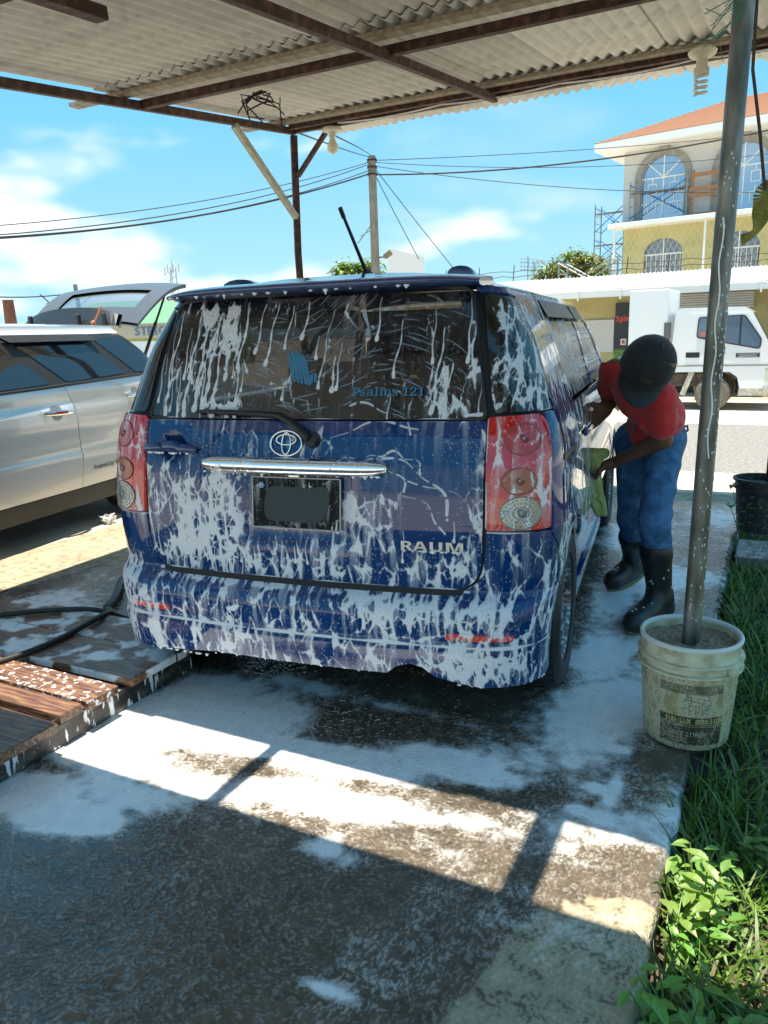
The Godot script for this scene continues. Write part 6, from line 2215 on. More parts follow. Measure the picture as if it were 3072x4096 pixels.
	drip_row(dr, sk.pt(-0.60, 0.924, 0.03), sk.pt(-0.40, 0.924, 0.03), 8, 381, 0.006)
	drip_row(dr, sk.pt(0.37, 0.635, 0.006), sk.pt(0.56, 0.635, 0.006), 9, 382, 0.005)
	drip_row(dr, sk.pt(-0.17, 0.683, 0.008), sk.pt(0.15, 0.683, 0.008), 14, 383, 0.005)
	var dn := put(dr, "foam_drips", M.foam, o)
	dn.set_meta("kind", "stuff")
	# underbody and exhaust
	var ub2 := MB.new()
	ub2.bx(Vector3(0, 0.27, -1.9), Vector3(1.2, 0.12, 3.5), 0.03)
	put(ub2, "underbody", inner, o)
	var ex := MB.new()
	ex.tube([Vector3(0.40, 0.235, -0.12), Vector3(0.40, 0.235, -0.6)], 0.026, 12, false)
	put(ex, "exhaust_pipe", M.rust_dark, o)

var _rim: StandardMaterial3D
func sudsy_plain() -> StandardMaterial3D:
	if _rim == null:
		_rim = mat(0.03, 0.03, 0.033, 0.2, 0.3, {"clearcoat_enabled": true, "clearcoat": 1.0})
		_rim.detail_enabled = true
		_rim.detail_albedo = foam_spatter(256, 256, 141, 0.5)[1]
		_rim.detail_uv_layer = BaseMaterial3D.DETAIL_UV_2
		_rim.uv2_triplanar = true
		_rim.uv2_scale = Vector3(3, 3, 3)
	return _rim

# ---------------------------------------------------------------- silver car with its hatch up
func make_silver_car() -> void:
	var a := deg_to_rad(20.2)
	var r := Vector3(cos(a), 0, sin(a))
	var f := Vector3(sin(a), 0, -cos(a))
	var o := thing("silver_car", "silver wagon with tinted windows and its rear hatch raised", "car", yaw_frame(r * -4.73 + f * 5.62, 200.2))
	var sk := BodySkin.new()
	sk.wk = [[0.15, 0.78], [0.28, 0.805], [0.45, 0.822], [0.62, 0.835], [0.80, 0.835], [0.95, 0.825], [1.02, 0.812], [1.08, 0.79], [1.20, 0.745], [1.36, 0.675], [1.44, 0.60]]
	sk.zk = [[0.15, 0.06], [0.3, 0.02], [0.5, 0.0], [0.9, 0.02], [1.05, 0.06], [1.4, 0.22], [1.5, 0.30]]
	sk.rk = [[0.15, 0.2], [1.0, 0.2], [1.5, 0.15]]
	sk.dents = func(u: float, y: float) -> Vector2:
		var x := 0.0
		if absf(u) > 0.95:
			x += 0.014 * soft(0.52, 0.58, y) * (1.0 - soft(0.62, 0.78, y))
			x += 0.008 * soft(0.88, 0.92, y) * (1.0 - soft(0.93, 1.0, y))
		return Vector2(0, x)
	var silver := mat(0.68, 0.695, 0.71, 0.24, 0.30, {"clearcoat_enabled": true, "clearcoat": 1.0, "clearcoat_roughness": 0.03})
	var dark := mat(0.018, 0.02, 0.023, 0.5)
	var tint := mat(0.010, 0.014, 0.022, 0.03, 0.0, {"metallic_specular": 0.75})
	var inner := mat(0.006, 0.006, 0.007, 0.6)
	var B := Rect2(-4, 0, 8, 2)
	for sgn in [-1.0, 1.0]:
		var side := func(p: PackedVector2Array) -> PackedVector2Array: return mirror(p) if sgn < 0 else p
		var sh := PackedVector2Array([Vector2(-0.002, 0.2), Vector2(4.3, 0.2), Vector2(4.2, 0.95), Vector2(3.5, 1.02), Vector2(2.9, 1.38), Vector2(0.9, 1.40), Vector2(0.55, 1.0), Vector2(-0.002, 0.9)])
		put(patch(sk, side.call(sh), -0.016, 0.0, 0.08, B), "inner_shell", inner, o)
		var rd := PackedVector2Array([Vector2(1.50, 0.305), Vector2(1.935, 0.300), Vector2(1.962, 0.72), Vector2(1.965, 1.028), Vector2(1.06, 1.06), Vector2(1.02, 0.85), Vector2(1.10, 0.70), Vector2(1.30, 0.66), Vector2(1.44, 0.52)])
		var rdn := put(patch(sk, side.call(rd), 0.0, 0.012, 0.045, B), "rear_door", silver, o)
		var fd := PackedVector2Array([Vector2(1.943, 0.300), Vector2(2.95, 0.300), Vector2(3.02, 0.70), Vector2(3.05, 1.0), Vector2(1.973, 1.027), Vector2(1.970, 0.72)])
		var fdn := put(patch(sk, side.call(fd), 0.0, 0.012, 0.045, B), "front_door", silver, o)
		var qp := PackedVector2Array([Vector2(0.50, 0.35), Vector2(0.98, 0.35), Vector2(1.0, 0.52), Vector2(1.08, 0.68), Vector2(1.015, 0.85), Vector2(1.053, 1.063), Vector2(0.60, 1.075), Vector2(0.55, 0.9)])
		put(patch(sk, side.call(qp), 0.0, 0.012, 0.05, B), "quarter_panel", silver, o)
		var fe := PackedVector2Array([Vector2(2.96, 0.28), Vector2(3.15, 0.30), Vector2(3.2, 0.5), Vector2(3.35, 0.68), Vector2(3.6, 0.70), Vector2(3.8, 0.6), Vector2(3.9, 0.3), Vector2(4.3, 0.3), Vector2(4.3, 0.85), Vector2(3.6, 0.97), Vector2(3.06, 1.0), Vector2(3.03, 0.7)])
		put(patch(sk, side.call(fe), 0.0, 0.012, 0.07, B), "fender", silver, o)
		var sl := PackedVector2Array([Vector2(1.52, 0.17), Vector2(3.12, 0.17), Vector2(3.10, 0.292), Vector2(1.50, 0.296)])
		put(patch(sk, side.call(sl), 0.004, 0.08, 0.08, B), "sill_cladding", dark, o)
		# glasshouse: dark pillars over the whole band, panes let in
		var band := PackedVector2Array([Vector2(0.70, 1.078), Vector2(1.06, 1.064), Vector2(1.966, 1.034), Vector2(3.05, 1.006), Vector2(3.28, 1.01), Vector2(2.75, 1.355), Vector2(0.86, 1.385)])
		put(patch(sk, side.call(band), -0.003, 0.008, 0.05, B), "pillar_trim", dark, o)
		var rw := fillet([Vector2(1.245, 1.085), Vector2(1.905, 1.058), Vector2(2.03, 1.325), Vector2(1.385, 1.335)], [0.03], 4)
		put(patch(sk, side.call(rw), 0.001, 0.004, 0.05, B), "window_pane", tint, rdn)
		var fw := fillet([Vector2(2.07, 1.055), Vector2(2.95, 1.03), Vector2(2.72, 1.29), Vector2(2.17, 1.325)], [0.03], 4)
		put(patch(sk, side.call(fw), 0.001, 0.004, 0.05, B), "window_pane", tint, fdn)
		var qw := fillet([Vector2(0.72, 1.092), Vector2(1.11, 1.085), Vector2(1.235, 1.35), Vector2(0.90, 1.36)], [0.03], 4)
		put(patch(sk, side.call(qw), 0.001, 0.004, 0.05, B), "quarter_window", tint, o)
		var belt := MB.new()
		var bp := []
		for k in 24:
			var u := lerpf(1.07, 3.0, k / 23.0)
			bp.append(sk.pt(sgn * u, lerpf(1.064, 1.008, (u - 1.06) / 2.0), 0.006))
		belt.tube(bp, 0.010, 6)
		put(belt, "belt_moulding", dark, o)
		# roof side rail and rain visors
		var rr := PackedVector2Array([Vector2(0.84, 1.392), Vector2(2.78, 1.362), Vector2(3.30, 1.02), Vector2(3.36, 1.02), Vector2(2.85, 1.40), Vector2(2.80, 1.445), Vector2(0.80, 1.445)])
		put(patch(sk, side.call(rr), 0.0, 0.012, 0.05, B), "roof_rail", silver, o)
		for v in [[1.24, 2.08], [2.12, 2.74]]:
			var vs := MB.new()
			for k in 8:
				var ua: float = lerpf(v[0], v[1], k / 8.0) * sgn
				var ub: float = lerpf(v[0], v[1], (k + 1) / 8.0) * sgn
				var nn := Vector3(sgn, 0.55, 0).normalized()
				vs.quadn(sk.pt(ua, 1.385, 0.004), sk.pt(ub, 1.385, 0.004), sk.pt(ub, 1.325, 0.035), sk.pt(ua, 1.325, 0.035), nn, nn, nn, nn)
				vs.quadn(sk.pt(ua, 1.383, 0.001), sk.pt(ub, 1.383, 0.001), sk.pt(ub, 1.323, 0.032), sk.pt(ua, 1.323, 0.032), -nn, -nn, -nn, -nn)
			put(vs, "rain_visor", mat(0.045, 0.047, 0.05, 0.25), o)
		# handles: chrome pulls with a red insert in a round hollow
		for h in [[2.15, 0.865, fdn], [1.26, 0.915, rdn]]:
			var hh := Node3D.new()
			hh.name = "door_handle"
			h[2].add_child(hh, true)
			var m1 := MB.new()
			var cp := PackedVector2Array()
			for k in 20:
				var an := TAU * k / 20.0
				cp.append(Vector2(sgn * h[0] + cos(an) * 0.055, h[1] + sin(an) * 0.058))
			patch(sk, cp, 0.001, 0.0, 0.03, B, m1)
			put(m1, "cup", mat(0.30, 0.30, 0.30, 0.4, 0.6), hh)
			var m2 := MB.new()
			var hp := []
			var hr := []
			for k in 11:
				var t := k / 10.0
				hp.append(sk.pt(sgn * lerpf(h[0] - 0.125, h[0] + 0.125, t), h[1] - 0.006 + 0.012 * (t - 0.5), 0.010 + 0.024 * sin(PI * t)))
				hr.append(0.010 + 0.011 * pow(sin(PI * clampf(t, 0.05, 0.95)), 0.5))
			m2.tube(hp, hr, 10)
			put(m2, "pull", M.chrome, hh)
			var m3 := MB.new()
			m3.bar(sk.pt(sgn * (h[0] - 0.05), h[1] - 0.008, 0.0545), sk.pt(sgn * (h[0] + 0.05), h[1] - 0.003, 0.0545), 0.006, 0.016, 0.0)
			put(m3, "insert", mat(0.42, 0.03, 0.02, 0.4), hh)
		for z in [0.60, 3.0]:
			wheel(o, "wheel", Vector3(sgn * 0.72, 0.31, -z - 0.02), sgn, 0.31, 0.19, 7, mat(0.4, 0.41, 0.42, 0.3, 0.8), M.rubber)
	# lettering on the rear door
	var lt := mat(0.035, 0.03, 0.028, 0.5)
	var tp := sk.pt(-1.73, 0.425, 0.004)
	var tn := sk.normal(-1.73, 0.425)
	var tx := Vector3(0, 0, 1)
	tx = (tx - tn * tx.dot(tn)).normalized()
	letters("Powered by", 0.030, 0.001, lt, "lettering", o, Transform3D(Basis(tx, tn.cross(tx), tn), tp), 400, true, 0.95, "Droid Serif")
	letters("VVT-i", 0.036, 0.001, lt, "lettering", o, Transform3D(Basis(tx, tn.cross(tx), tn), sk.pt(-1.545, 0.428, 0.004)), 700, false, 0.9)
	# roof, bonnet, windscreen, tail opening
	var rf := MB.new()
	var RP := func(i: int, j: int) -> Vector3:
		var x := 0.60 * (2.0 * i / 14.0 - 1.0)
		var t := j / 12.0
		return Vector3(x, 1.443 + 0.035 * (1.0 - pow(absf(x) / 0.6, 3.0)) * (0.6 + 0.4 * sin(PI * t)), lerpf(-0.20, -2.15, t))
	for j in 12:
		for i in 14:
			var p: Vector3 = RP.call(i, j)
			var q: Vector3 = RP.call(i + 1, j)
			var s: Vector3 = RP.call(i + 1, j + 1)
			var t2: Vector3 = RP.call(i, j + 1)
			rf.quad(p, q, s, t2, Vector3.UP)
	put(rf, "roof", silver, o)
	var ws := MB.new()
	ws.quad(Vector3(-0.58, 1.44, -2.15), Vector3(0.58, 1.44, -2.15), Vector3(0.74, 1.0, -2.75), Vector3(-0.74, 1.0, -2.75), Vector3(0, 1, -1))
	put(ws, "windscreen", tint, o)
	var bn := MB.new()
	bn.quad(Vector3(-0.78, 1.0, -2.70), Vector3(0.78, 1.0, -2.70), Vector3(0.70, 0.82, -3.65), Vector3(-0.70, 0.82, -3.65), Vector3.UP)
	bn.quad(Vector3(-0.72, 0.82, -3.65), Vector3(0.72, 0.82, -3.65), Vector3(0.74, 0.25, -3.72), Vector3(-0.74, 0.25, -3.72), Vector3.FORWARD)
	put(bn, "bonnet", silver, o)
	var ub := MB.new()
	ub.bx(Vector3(0, 0.26, -1.8), Vector3(1.2, 0.12, 3.4), 0.03)
	put(ub, "underbody", inner, o)
	var tb := MB.new()
	patch(sk, PackedVector2Array([Vector2(-0.62, 0.30), Vector2(0.62, 0.30), Vector2(0.62, 0.62), Vector2(-0.62, 0.62)]), 0.004, 0.03, 0.06, B, tb)
	put(tb, "rear_bumper", silver, o)
	var aer := MB.new()
	aer.tube([Vector3(-0.42, 1.47, -0.52), Vector3(-0.43, 1.485, -0.50)], 0.018, 8)
	aer.tube([Vector3(-0.43, 1.485, -0.50), Vector3(-0.45, 1.60, -0.43)], [0.006, 0.009], 6)
	put(aer, "aerial", mat(0.30, 0.09, 0.02, 0.5), o)
	# the raised hatch
	var h := Node3D.new()
	h.name = "hatch"
	o.add_child(h)
	var grey := mat(0.06, 0.064, 0.07, 0.35, 0.1, {"clearcoat_enabled": true, "clearcoat": 0.6})
	var HP := func(x: float, v: float, off: float) -> Vector3:
		# x across -1..1, v from hinge to the free end
		var y := 1.475 + 0.30 * v + 0.10 * sin(PI * v * 0.85)
		var z := -0.10 + 0.70 * v
		var w := 0.60 + 0.04 * v
		return Vector3(x * w, y - 0.045 * x * x + off, z - 0.10 * x * x * (1.0 - v) + off * 0.5 - 0.10 * v * v * x * x)
	var fr := MB.new()
	var inr := MB.new()
	for i in 20:
		for j in 14:
			var x0 := 2.0 * i / 20.0 - 1.0
			var x1 := 2.0 * (i + 1) / 20.0 - 1.0
			var v0 := j / 14.0
			var v1 := (j + 1) / 14.0
			var mx := (x0 + x1) * 0.5
			var mv := (v0 + v1) * 0.5
			var hole := absf(mx) < 0.72 and mv > 0.20 and mv < 0.60
			var tgt := inr if hole else fr
			tgt.quad(HP.call(x0, v0, 0.0), HP.call(x1, v0, 0.0), HP.call(x1, v1, 0.0), HP.call(x0, v1, 0.0), Vector3.DOWN)
			if not hole:
				fr.quad(HP.call(x0, v0, 0.035), HP.call(x1, v0, 0.035), HP.call(x1, v1, 0.035), HP.call(x0, v1, 0.035), Vector3.UP)
		fr.quad(HP.call(2.0 * i / 20.0 - 1.0, 1.0, 0.0), HP.call(2.0 * (i + 1) / 20.0 - 1.0, 1.0, 0.0), HP.call(2.0 * (i + 1) / 20.0 - 1.0, 1.0, 0.035), HP.call(2.0 * i / 20.0 - 1.0, 1.0, 0.035), Vector3.BACK)
	for s in [-1.0, 1.0]:
		for j in 14:
			fr.quad(HP.call(s, j / 14.0, 0.0), HP.call(s, (j + 1) / 14.0, 0.0), HP.call(s, (j + 1) / 14.0, 0.035), HP.call(s, j / 14.0, 0.035), Vector3(s, 0, 0))
	put(fr, "hatch_frame", grey, h)
	put(inr, "hatch_glass", mat(0.30, 0.38, 0.44, 0.05, 0.0, {"transparency": BaseMaterial3D.TRANSPARENCY_ALPHA, "albedo_color": Color(0.30, 0.36, 0.42, 0.6)}), h)
	var lp := MB.new()
	lp.bx(HP.call(-0.05, 0.80, -0.02), Vector3(0.34, 0.03, 0.10), 0.01)
	lp.bx(HP.call(-0.35, 0.76, -0.015), Vector3(0.12, 0.012, 0.07), 0.005)
	put(lp, "latch_trim", mat(0.02, 0.02, 0.022, 0.5), h)
	var sp := MB.new()
	var n := 22
	for k in n:
		var e0 := 2.0 * k / n - 1.0
		var e1 := 2.0 * (k + 1) / n - 1.0
		var SP := func(e: float) -> Array:
			var ytop := 1.615 - 0.07 * pow(absf(e), 2.6)
			var b := Vector3(e * 0.50, 1.475 - 0.02 * e * e, -0.34)
			var t := Vector3(e * 0.47, ytop, -0.25)
			return [b, t, t + Vector3(0, -0.004, 0.05), b + Vector3(0, -0.02, 0.06)]
		var A: Array = SP.call(e0)
		var C: Array = SP.call(e1)
		for q in 4:
			var q2 := (q + 1) % 4
			sp.quad(A[q], C[q], C[q2], A[q2], [Vector3(0, 0.2, -1), Vector3.UP, Vector3.BACK, Vector3.DOWN][q])
	for e in [-0.85, -0.3, 0.75]:
		sp.bx(Vector3(e * 0.48, 1.505, -0.355), Vector3(0.035, 0.11, 0.05), 0.012)
	put(sp, "hatch_spoiler", mat(0.012, 0.012, 0.013, 0.3, 0.0, {"clearcoat_enabled": true, "clearcoat": 0.5}), h)
	for s in [-1.0, 1.0]:
		var stt := MB.new()
		stt.tube([HP.call(s * 0.93, 0.62, -0.01), Vector3(s * 0.60, 1.19, -0.14)], 0.010, 6)
		stt.tube([(HP.call(s * 0.93, 0.62, -0.01) as Vector3).lerp(Vector3(s * 0.60, 1.19, -0.14), 0.45), Vector3(s * 0.60, 1.19, -0.14)], 0.015, 6)
		put(stt, "gas_strut", M.black_plastic, h)
	# dark load bay behind the opening
	var lb := MB.new()
	lb.bx(Vector3(0, 0.75, -0.75), Vector3(1.16, 0.5, 0.9))
	put(lb, "load_bay", inner, o)

# ---------------------------------------------------------------- trucks across the road
func truck(called: String, label: String, x: Transform3D, with_box: bool) -> void:
	# local x forward, y up, z towards the viewer; origin under the near front wheel
	var o := thing(called, label, "truck", x, "white trucks before the shop")
	var dirt := nmat(ntex([[0.0, 0.34, 0.28, 0.19], [0.5, 0.5, 0.45, 0.36], [1.0, 0.70, 0.68, 0.64]], 0.03, 161), Vector3(1.2, 1.2, 1.2), 0.7)
	var frame_m := nmat(ntex([[0.0, 0.05, 0.038, 0.026], [1.0, 0.17, 0.13, 0.09]], 0.03, 162), Vector3(1.5, 1.5, 1.5), 0.85)
	var D := -1.65
	# cab side profile with the wheel arch cut out
	var cab := PackedVector2Array([Vector2(-0.84, 0.62), Vector2(-0.40, 0.62), Vector2(-0.38, 0.66)])
	cab = PackedVector2Array([Vector2(-0.84, 0.80), Vector2(-0.46, 0.80), Vector2(-0.42, 0.62)])
	cab = PackedVector2Array([Vector2(-0.84, 0.76), Vector2(0.30, 0.76), Vector2(0.44, 0.66), Vector2(0.50, 0.42), Vector2(1.02, 0.42), Vector2(1.08, 0.80), Vector2(1.02, 1.20), Vector2(0.62, 1.92), Vector2(0.48, 2.00), Vector2(-0.66, 2.02), Vector2(-0.76, 1.94)])
	var mb := MB.new()
	mb.prism(cab, D, Transform3D())
	put(mb, "cab", M.white_paint, o)
	var dr := MB.new()
	dr.prism(PackedVector2Array([Vector2(-0.56, 0.94), Vector2(0.98, 0.94), Vector2(0.95, 1.22), Vector2(0.58, 1.88), Vector2(-0.48, 1.90)]), 0.012, Transform3D(Basis(), Vector3(0, 0, 0.0)))
	var dn := put(dr, "door", M.white_paint, o)
	var win := fillet([Vector2(-0.34, 1.44), Vector2(0.22, 1.32), Vector2(0.80, 1.20), Vector2(0.82, 1.38), Vector2(0.50, 1.84), Vector2(-0.32, 1.82)], [0.05], 4)
	var wm := MB.new()
	wm.prism(win, 0.006, Transform3D(Basis(), Vector3(0, 0, 0.0125)))
	put(wm, "window_pane", mat(0.16, 0.22, 0.30, 0.04, 0.25), dn)
	var wf := MB.new()
	for k in win.size():
		var p := win[k]
		var q := win[(k + 1) % win.size()]
		wf.bar(Vector3(p.x, p.y, 0.018), Vector3(q.x, q.y, 0.018), 0.02, 0.02)
	wf.bar(Vector3(0.44, 1.29, 0.018), Vector3(0.44, 1.84, 0.018), 0.02, 0.025)
	put(wf, "window_seal", M.black_plastic, dn)
	var inn := MB.new()
	inn.bx(Vector3(-0.1, 1.50, 0.0195), Vector3(0.35, 0.10, 0.002))
	put(inn, "seat_reflection_strip", mat(0.45, 0.16, 0.15, 0.4), dn)
	var hd := MB.new()
	hd.box(Transform3D(Basis(), Vector3(-0.40, 1.10, 0.015)), Vector3(0.26, 0.11, 0.02), 0.01)
	put(hd, "door_handle", M.black_plastic, dn)
	var st := MB.new()
	st.bx(Vector3(0.60, 1.08, 0.014), Vector3(0.42, 0.085, 0.006))
	var sn := put(st, "door_notice", mat(0.03, 0.03, 0.03, 0.5), dn)
	var s2 := MB.new()
	for k in 3:
		s2.bx(Vector3(0.60, 1.055 + 0.024 * k, 0.0175), Vector3(0.36 - 0.06 * (k % 2), 0.009, 0.002))
	put(s2, "notice_lines", mat(0.6, 0.6, 0.58, 0.6), sn)
	var tr := MB.new()
	tr.bx(Vector3(0.1, 0.885, 0.006), Vector3(1.86, 0.02, 0.016))
	put(tr, "side_moulding", mat(0.22, 0.22, 0.22, 0.5), o)
	var gl := MB.new()
	gl.quad(Vector3(1.025, 1.21, -0.06), Vector3(1.025, 1.21, D + 0.06), Vector3(0.64, 1.90, D + 0.10), Vector3(0.64, 1.90, -0.10), Vector3(1, 0.5, 0))
	put(gl, "windscreen", M.dark_pane, o)
	var bm := MB.new()
	bm.box(Transform3D(Basis(), Vector3(1.02, 0.40, D * 0.5)), Vector3(0.30, 0.26, 1.68), 0.05)
	put(bm, "bumper", dirt, o)
	var lower := MB.new()
	lower.prism(PackedVector2Array([Vector2(0.47, 0.30), Vector2(0.90, 0.30), Vector2(0.90, 0.44), Vector2(0.49, 0.44)]), D, Transform3D(Basis(), Vector3(0, 0, 0.006)))
	put(lower, "step_panel", dirt, o)
	var hl := MB.new()
	hl.box(Transform3D(Basis(), Vector3(1.0, 0.70, -0.10)), Vector3(0.17, 0.28, 0.22), 0.02)
	put(hl, "headlamp", mat(0.55, 0.54, 0.46, 0.1, 0.2, {"clearcoat_enabled": true, "clearcoat": 1.0}), o)
	var mi := MB.new()
	mi.ball(Transform3D(Basis.from_scale(Vector3(0.07, 0.19, 0.10)), Vector3(1.12, 1.36, 0.16)), 12, 8)
	mi.tube([Vector3(0.98, 1.20, 0.0), Vector3(1.12, 1.15, 0.12), Vector3(1.12, 1.22, 0.16)], 0.015, 6)
	put(mi, "mirror", M.black_plastic, o)
	var ch := MB.new()
	ch.bx(Vector3(-1.6, 0.52, -0.45), Vector3(3.2, 0.12, 0.10))
	ch.bx(Vector3(-1.6, 0.52, -1.2), Vector3(3.2, 0.12, 0.10))
	ch.bx(Vector3(-0.45, 0.60, D * 0.5), Vector3(0.8, 0.25, 1.4))
	put(ch, "chassis", frame_m, o)
	var mf := MB.new()
	mf.bar(Vector3(-0.40, 0.76, -0.03), Vector3(-0.56, 0.30, -0.03), 0.06, 0.10)
	put(mf, "mud_flap", dirt, o)
	for w in [[0.0, -0.1], [0.0, D + 0.1], [-3.0, -0.1], [-3.0, D + 0.1]]:
		var wn := Node3D.new()
		wn.name = "wheel"
		o.add_child(wn, true)
		wn.position = Vector3(w[0], 0.335, w[1])
		var X := Transform3D(Basis(Vector3.RIGHT, PI / 2), Vector3.ZERO)
		var t := MB.new()
		t.lathe(X, [Vector2(0.20, 0.09), Vector2(0.22, 0.10), Vector2(0.31, 0.095), Vector2(0.335, 0.06), Vector2(0.335, -0.06), Vector2(0.31, -0.095), Vector2(0.2, -0.09)], 28)
		put(t, "tyre", nmat(ntex([[0.0, 0.10, 0.085, 0.06], [1.0, 0.26, 0.23, 0.18]], 0.03, 163), Vector3(2, 2, 2), 0.9), wn)
		var rm := MB.new()
		rm.lathe(X, [Vector2(0.20, 0.085), Vector2(0.185, 0.04), Vector2(0.12, 0.02), Vector2(0.10, 0.05), Vector2(0.06, 0.065), Vector2(0.0, 0.07)], 24)
		for k in 6:
			var an := TAU * k / 6.0
			rm.ball(Transform3D(Basis.from_scale(Vector3.ONE * 0.018), Vector3(cos(an) * 0.085, sin(an) * 0.085, 0.055)), 6, 4)
		put(rm, "rim", mat(0.36, 0.32, 0.25, 0.5, 0.3), wn)
	var hb := MB.new()
	hb.bar(Vector3(-0.96, 0.6, -0.05), Vector3(-0.96, 2.12, -0.05), 0.07, 0.07)
	hb.bar(Vector3(-0.96, 0.6, D + 0.05), Vector3(-0.96, 2.12, D + 0.05), 0.07, 0.07)
	hb.bar(Vector3(-0.96, 2.12, -0.05), Vector3(-0.96, 2.12, D + 0.05), 0.07, 0.07)
	hb.bar(Vector3(-0.96, 1.5, -0.05), Vector3(-0.96, 1.5, D + 0.05), 0.04, 0.04)
	put(hb, "headboard", M.white_paint, o)
	var ex := MB.new()
	ex.tube([Vector3(-0.90, 0.5, 0.02), Vector3(-0.90, 1.62, 0.02)], 0.05, 10)
	ex.tube([Vector3(-0.90, 1.45, 0.02), Vector3(-0.90, 1.75, 0.02)], 0.07, 10)
	put(ex, "air_intake", mat(0.12, 0.12, 0.12, 0.6), o)
	if with_box:
		var bx := MB.new()
		bx.box(Transform3D(Basis(), Vector3(-1.28, 1.52, D * 0.5)), Vector3(0.76, 1.76, 1.72), 0.02)
		put(bx, "cargo_box", mat(0.80, 0.80, 0.79, 0.5), o)

func make_trucks() -> void:
	var a := deg_to_rad(28.0)
	var R := Vector3(cos(a), 0, sin(a))
	var F := Vector3(sin(a), 0, -cos(a))
	truck("light_truck", "white light truck with a tall white cargo box and dusty tyres", Transform3D(Basis(R, Vector3.UP, -F), Vector3(6.64, ROAD_Y + 0.004, -15.29)), true)
	truck("light_truck", "white truck partly hidden beyond the box truck's bumper", Transform3D(Basis(R, Vector3.UP, -F), Vector3(6.64, ROAD_Y + 0.004, -15.29) + R * 2.75 + F * 2.2), false)

# ---------------------------------------------------------------- posts in buckets
func make_buckets() -> void:
	var c := Vector3(0.97, 0.0, -2.27)
	var o := thing("paint_bucket", "cream paint bucket full of concrete at the slab's edge", "bucket", Transform3D(Basis(Vector3.UP, 0.0), c))
	# stained plastic, lettering band worn away: colour picture wrapped round the wall
	var w := 1024
	var h := 420
	var im := bucket_picture(w, h)
	var wallm := StandardMaterial3D.new()
	wallm.albedo_texture = ImageTexture.create_from_image(im)
	wallm.roughness = 0.5
	wallm.subsurf_scatter_enabled = true
	wallm.subsurf_scatter_strength = 0.05
	wallm.heightmap_enabled = true
	wallm.heightmap_texture = M.grime
	wallm.heightmap_scale = 0.05
	var mb := MB.new()
	mb.lathe(Transform3D(), [Vector2(0.0, 0.004), Vector2(0.122, 0.004), Vector2(0.130, 0.010), Vector2(0.1335, 0.04), Vector2(0.137, 0.09), Vector2(0.1405, 0.14), Vector2(0.144, 0.19), Vector2(0.1465, 0.235), Vector2(0.148, 0.268)], 56, 0.0, TAU)
	# wall uv: whole picture over the height of the wall
	for k in mb.v.size():
		var p := mb.v[k]
		var an := atan2(p.z, p.x)
		mb.t[k] = Vector2(0, 1.0 - p.y / 0.268)
	var tri := mb.v.size() / 3
	for k in tri:
		var us := []
		for e in 3:
			us.append(fposmod(atan2(mb.v[k * 3 + e].z, mb.v[k * 3 + e].x) / TAU, 1.0))
		if us.max() - us.min() > 0.5:
			for e in 3:
				if us[e] < 0.5:
					us[e] += 1.0
		for e in 3:
			mb.t[k * 3 + e].x = us[e]
	put(mb, "wall", wallm, o)
	var top := nmat(ntex([[0.0, 0.36, 0.31, 0.18], [0.5, 0.62, 0.57, 0.39], [1.0, 0.72, 0.69, 0.54]], 0.02, 171), Vector3(3, 3, 3), 0.5)
	var up := MB.new()
	up.lathe(Transform3D(), [Vector2(0.148, 0.268), Vector2(0.149, 0.30), Vector2(0.150, 0.352)], 56)
	up.lathe(Transform3D(), [Vector2(0.143, 0.352), Vector2(0.142, 0.315)], 56)
	put(up, "collar", top, o)
	var rb := MB.new()
	for q in [[0.262, 0.160], [0.295, 0.161]]:
		rb.lathe(Transform3D(), [Vector2(0.148, q[0] - 0.004), Vector2(q[1], q[0] - 0.003), Vector2(q[1] + 0.001, q[0]), Vector2(q[1], q[0] + 0.003), Vector2(0.148, q[0] + 0.004)], 56)
	put(rb, "rib", top, o)
	var rim := MB.new()
	rim.lathe(Transform3D(), [Vector2(0.142, 0.346), Vector2(0.1425, 0.354), Vector2(0.147, 0.358), Vector2(0.153, 0.357), Vector2(0.156, 0.352), Vector2(0.155, 0.346), Vector2(0.150, 0.345)], 56)
	put(rim, "rim", mat(0.66, 0.66, 0.62, 0.4), o)
	var lug := MB.new()
	lug.box(Transform3D(Basis(Vector3.UP, -1.0), Vector3(cos(1.0) * 0.155, 0.278, sin(1.0) * 0.155)), Vector3(0.02, 0.034, 0.045), 0.006)
	put(lug, "handle_lug", top, o)
	var cement := MB.new()
	var nz := FastNoiseLite.new()
	nz.seed = 6
	nz.frequency = 14.0
	var rr := 22
	var aa := 40
	var CP := func(i: int, k: int) -> Vector3:
		var r := 0.143 * i / rr
		var an := TAU * k / aa
		var x := cos(an) * r
		var z := sin(an) * r
		return Vector3(x, 0.322 + 0.012 * nz.get_noise_2d(x, z) + 0.006 * nz.get_noise_2d(x * 4.0, z * 4.0), z)
	for i in rr:
		for k in aa:
			cement.quad(CP.call(i, k), CP.call(i + 1, k), CP.call(i + 1, k + 1), CP.call(i, k + 1), Vector3.UP)
	put(cement, "concrete_fill", nmat(ntex([[0.0, 0.10, 0.08, 0.055], [0.5, 0.24, 0.19, 0.13], [0.75, 0.34, 0.28, 0.20], [1.0, 0.6, 0.6, 0.58]], 0.05, 173), Vector3(5, 5, 5), 0.7, 0.0, M.fine, 0.3), o)
	# faded print on the wall
	for t in [["PAINTS INC.", 0.0195, 0.222, 1.74, mat(0.50, 0.48, 0.36, 0.6), 700, 0.92], ["SUN-LUX EMULSION", 0.0165, 0.112, 1.78, mat(0.52, 0.44, 0.16, 0.6), 700, 0.85], ["(22.5 LITRES)", 0.0125, 0.066, 1.92, mat(0.55, 0.52, 0.42, 0.6), 400, 0.9]]:
		wrap_text(o, t[0], t[1], t[2], t[3], t[4], t[5], t[6])
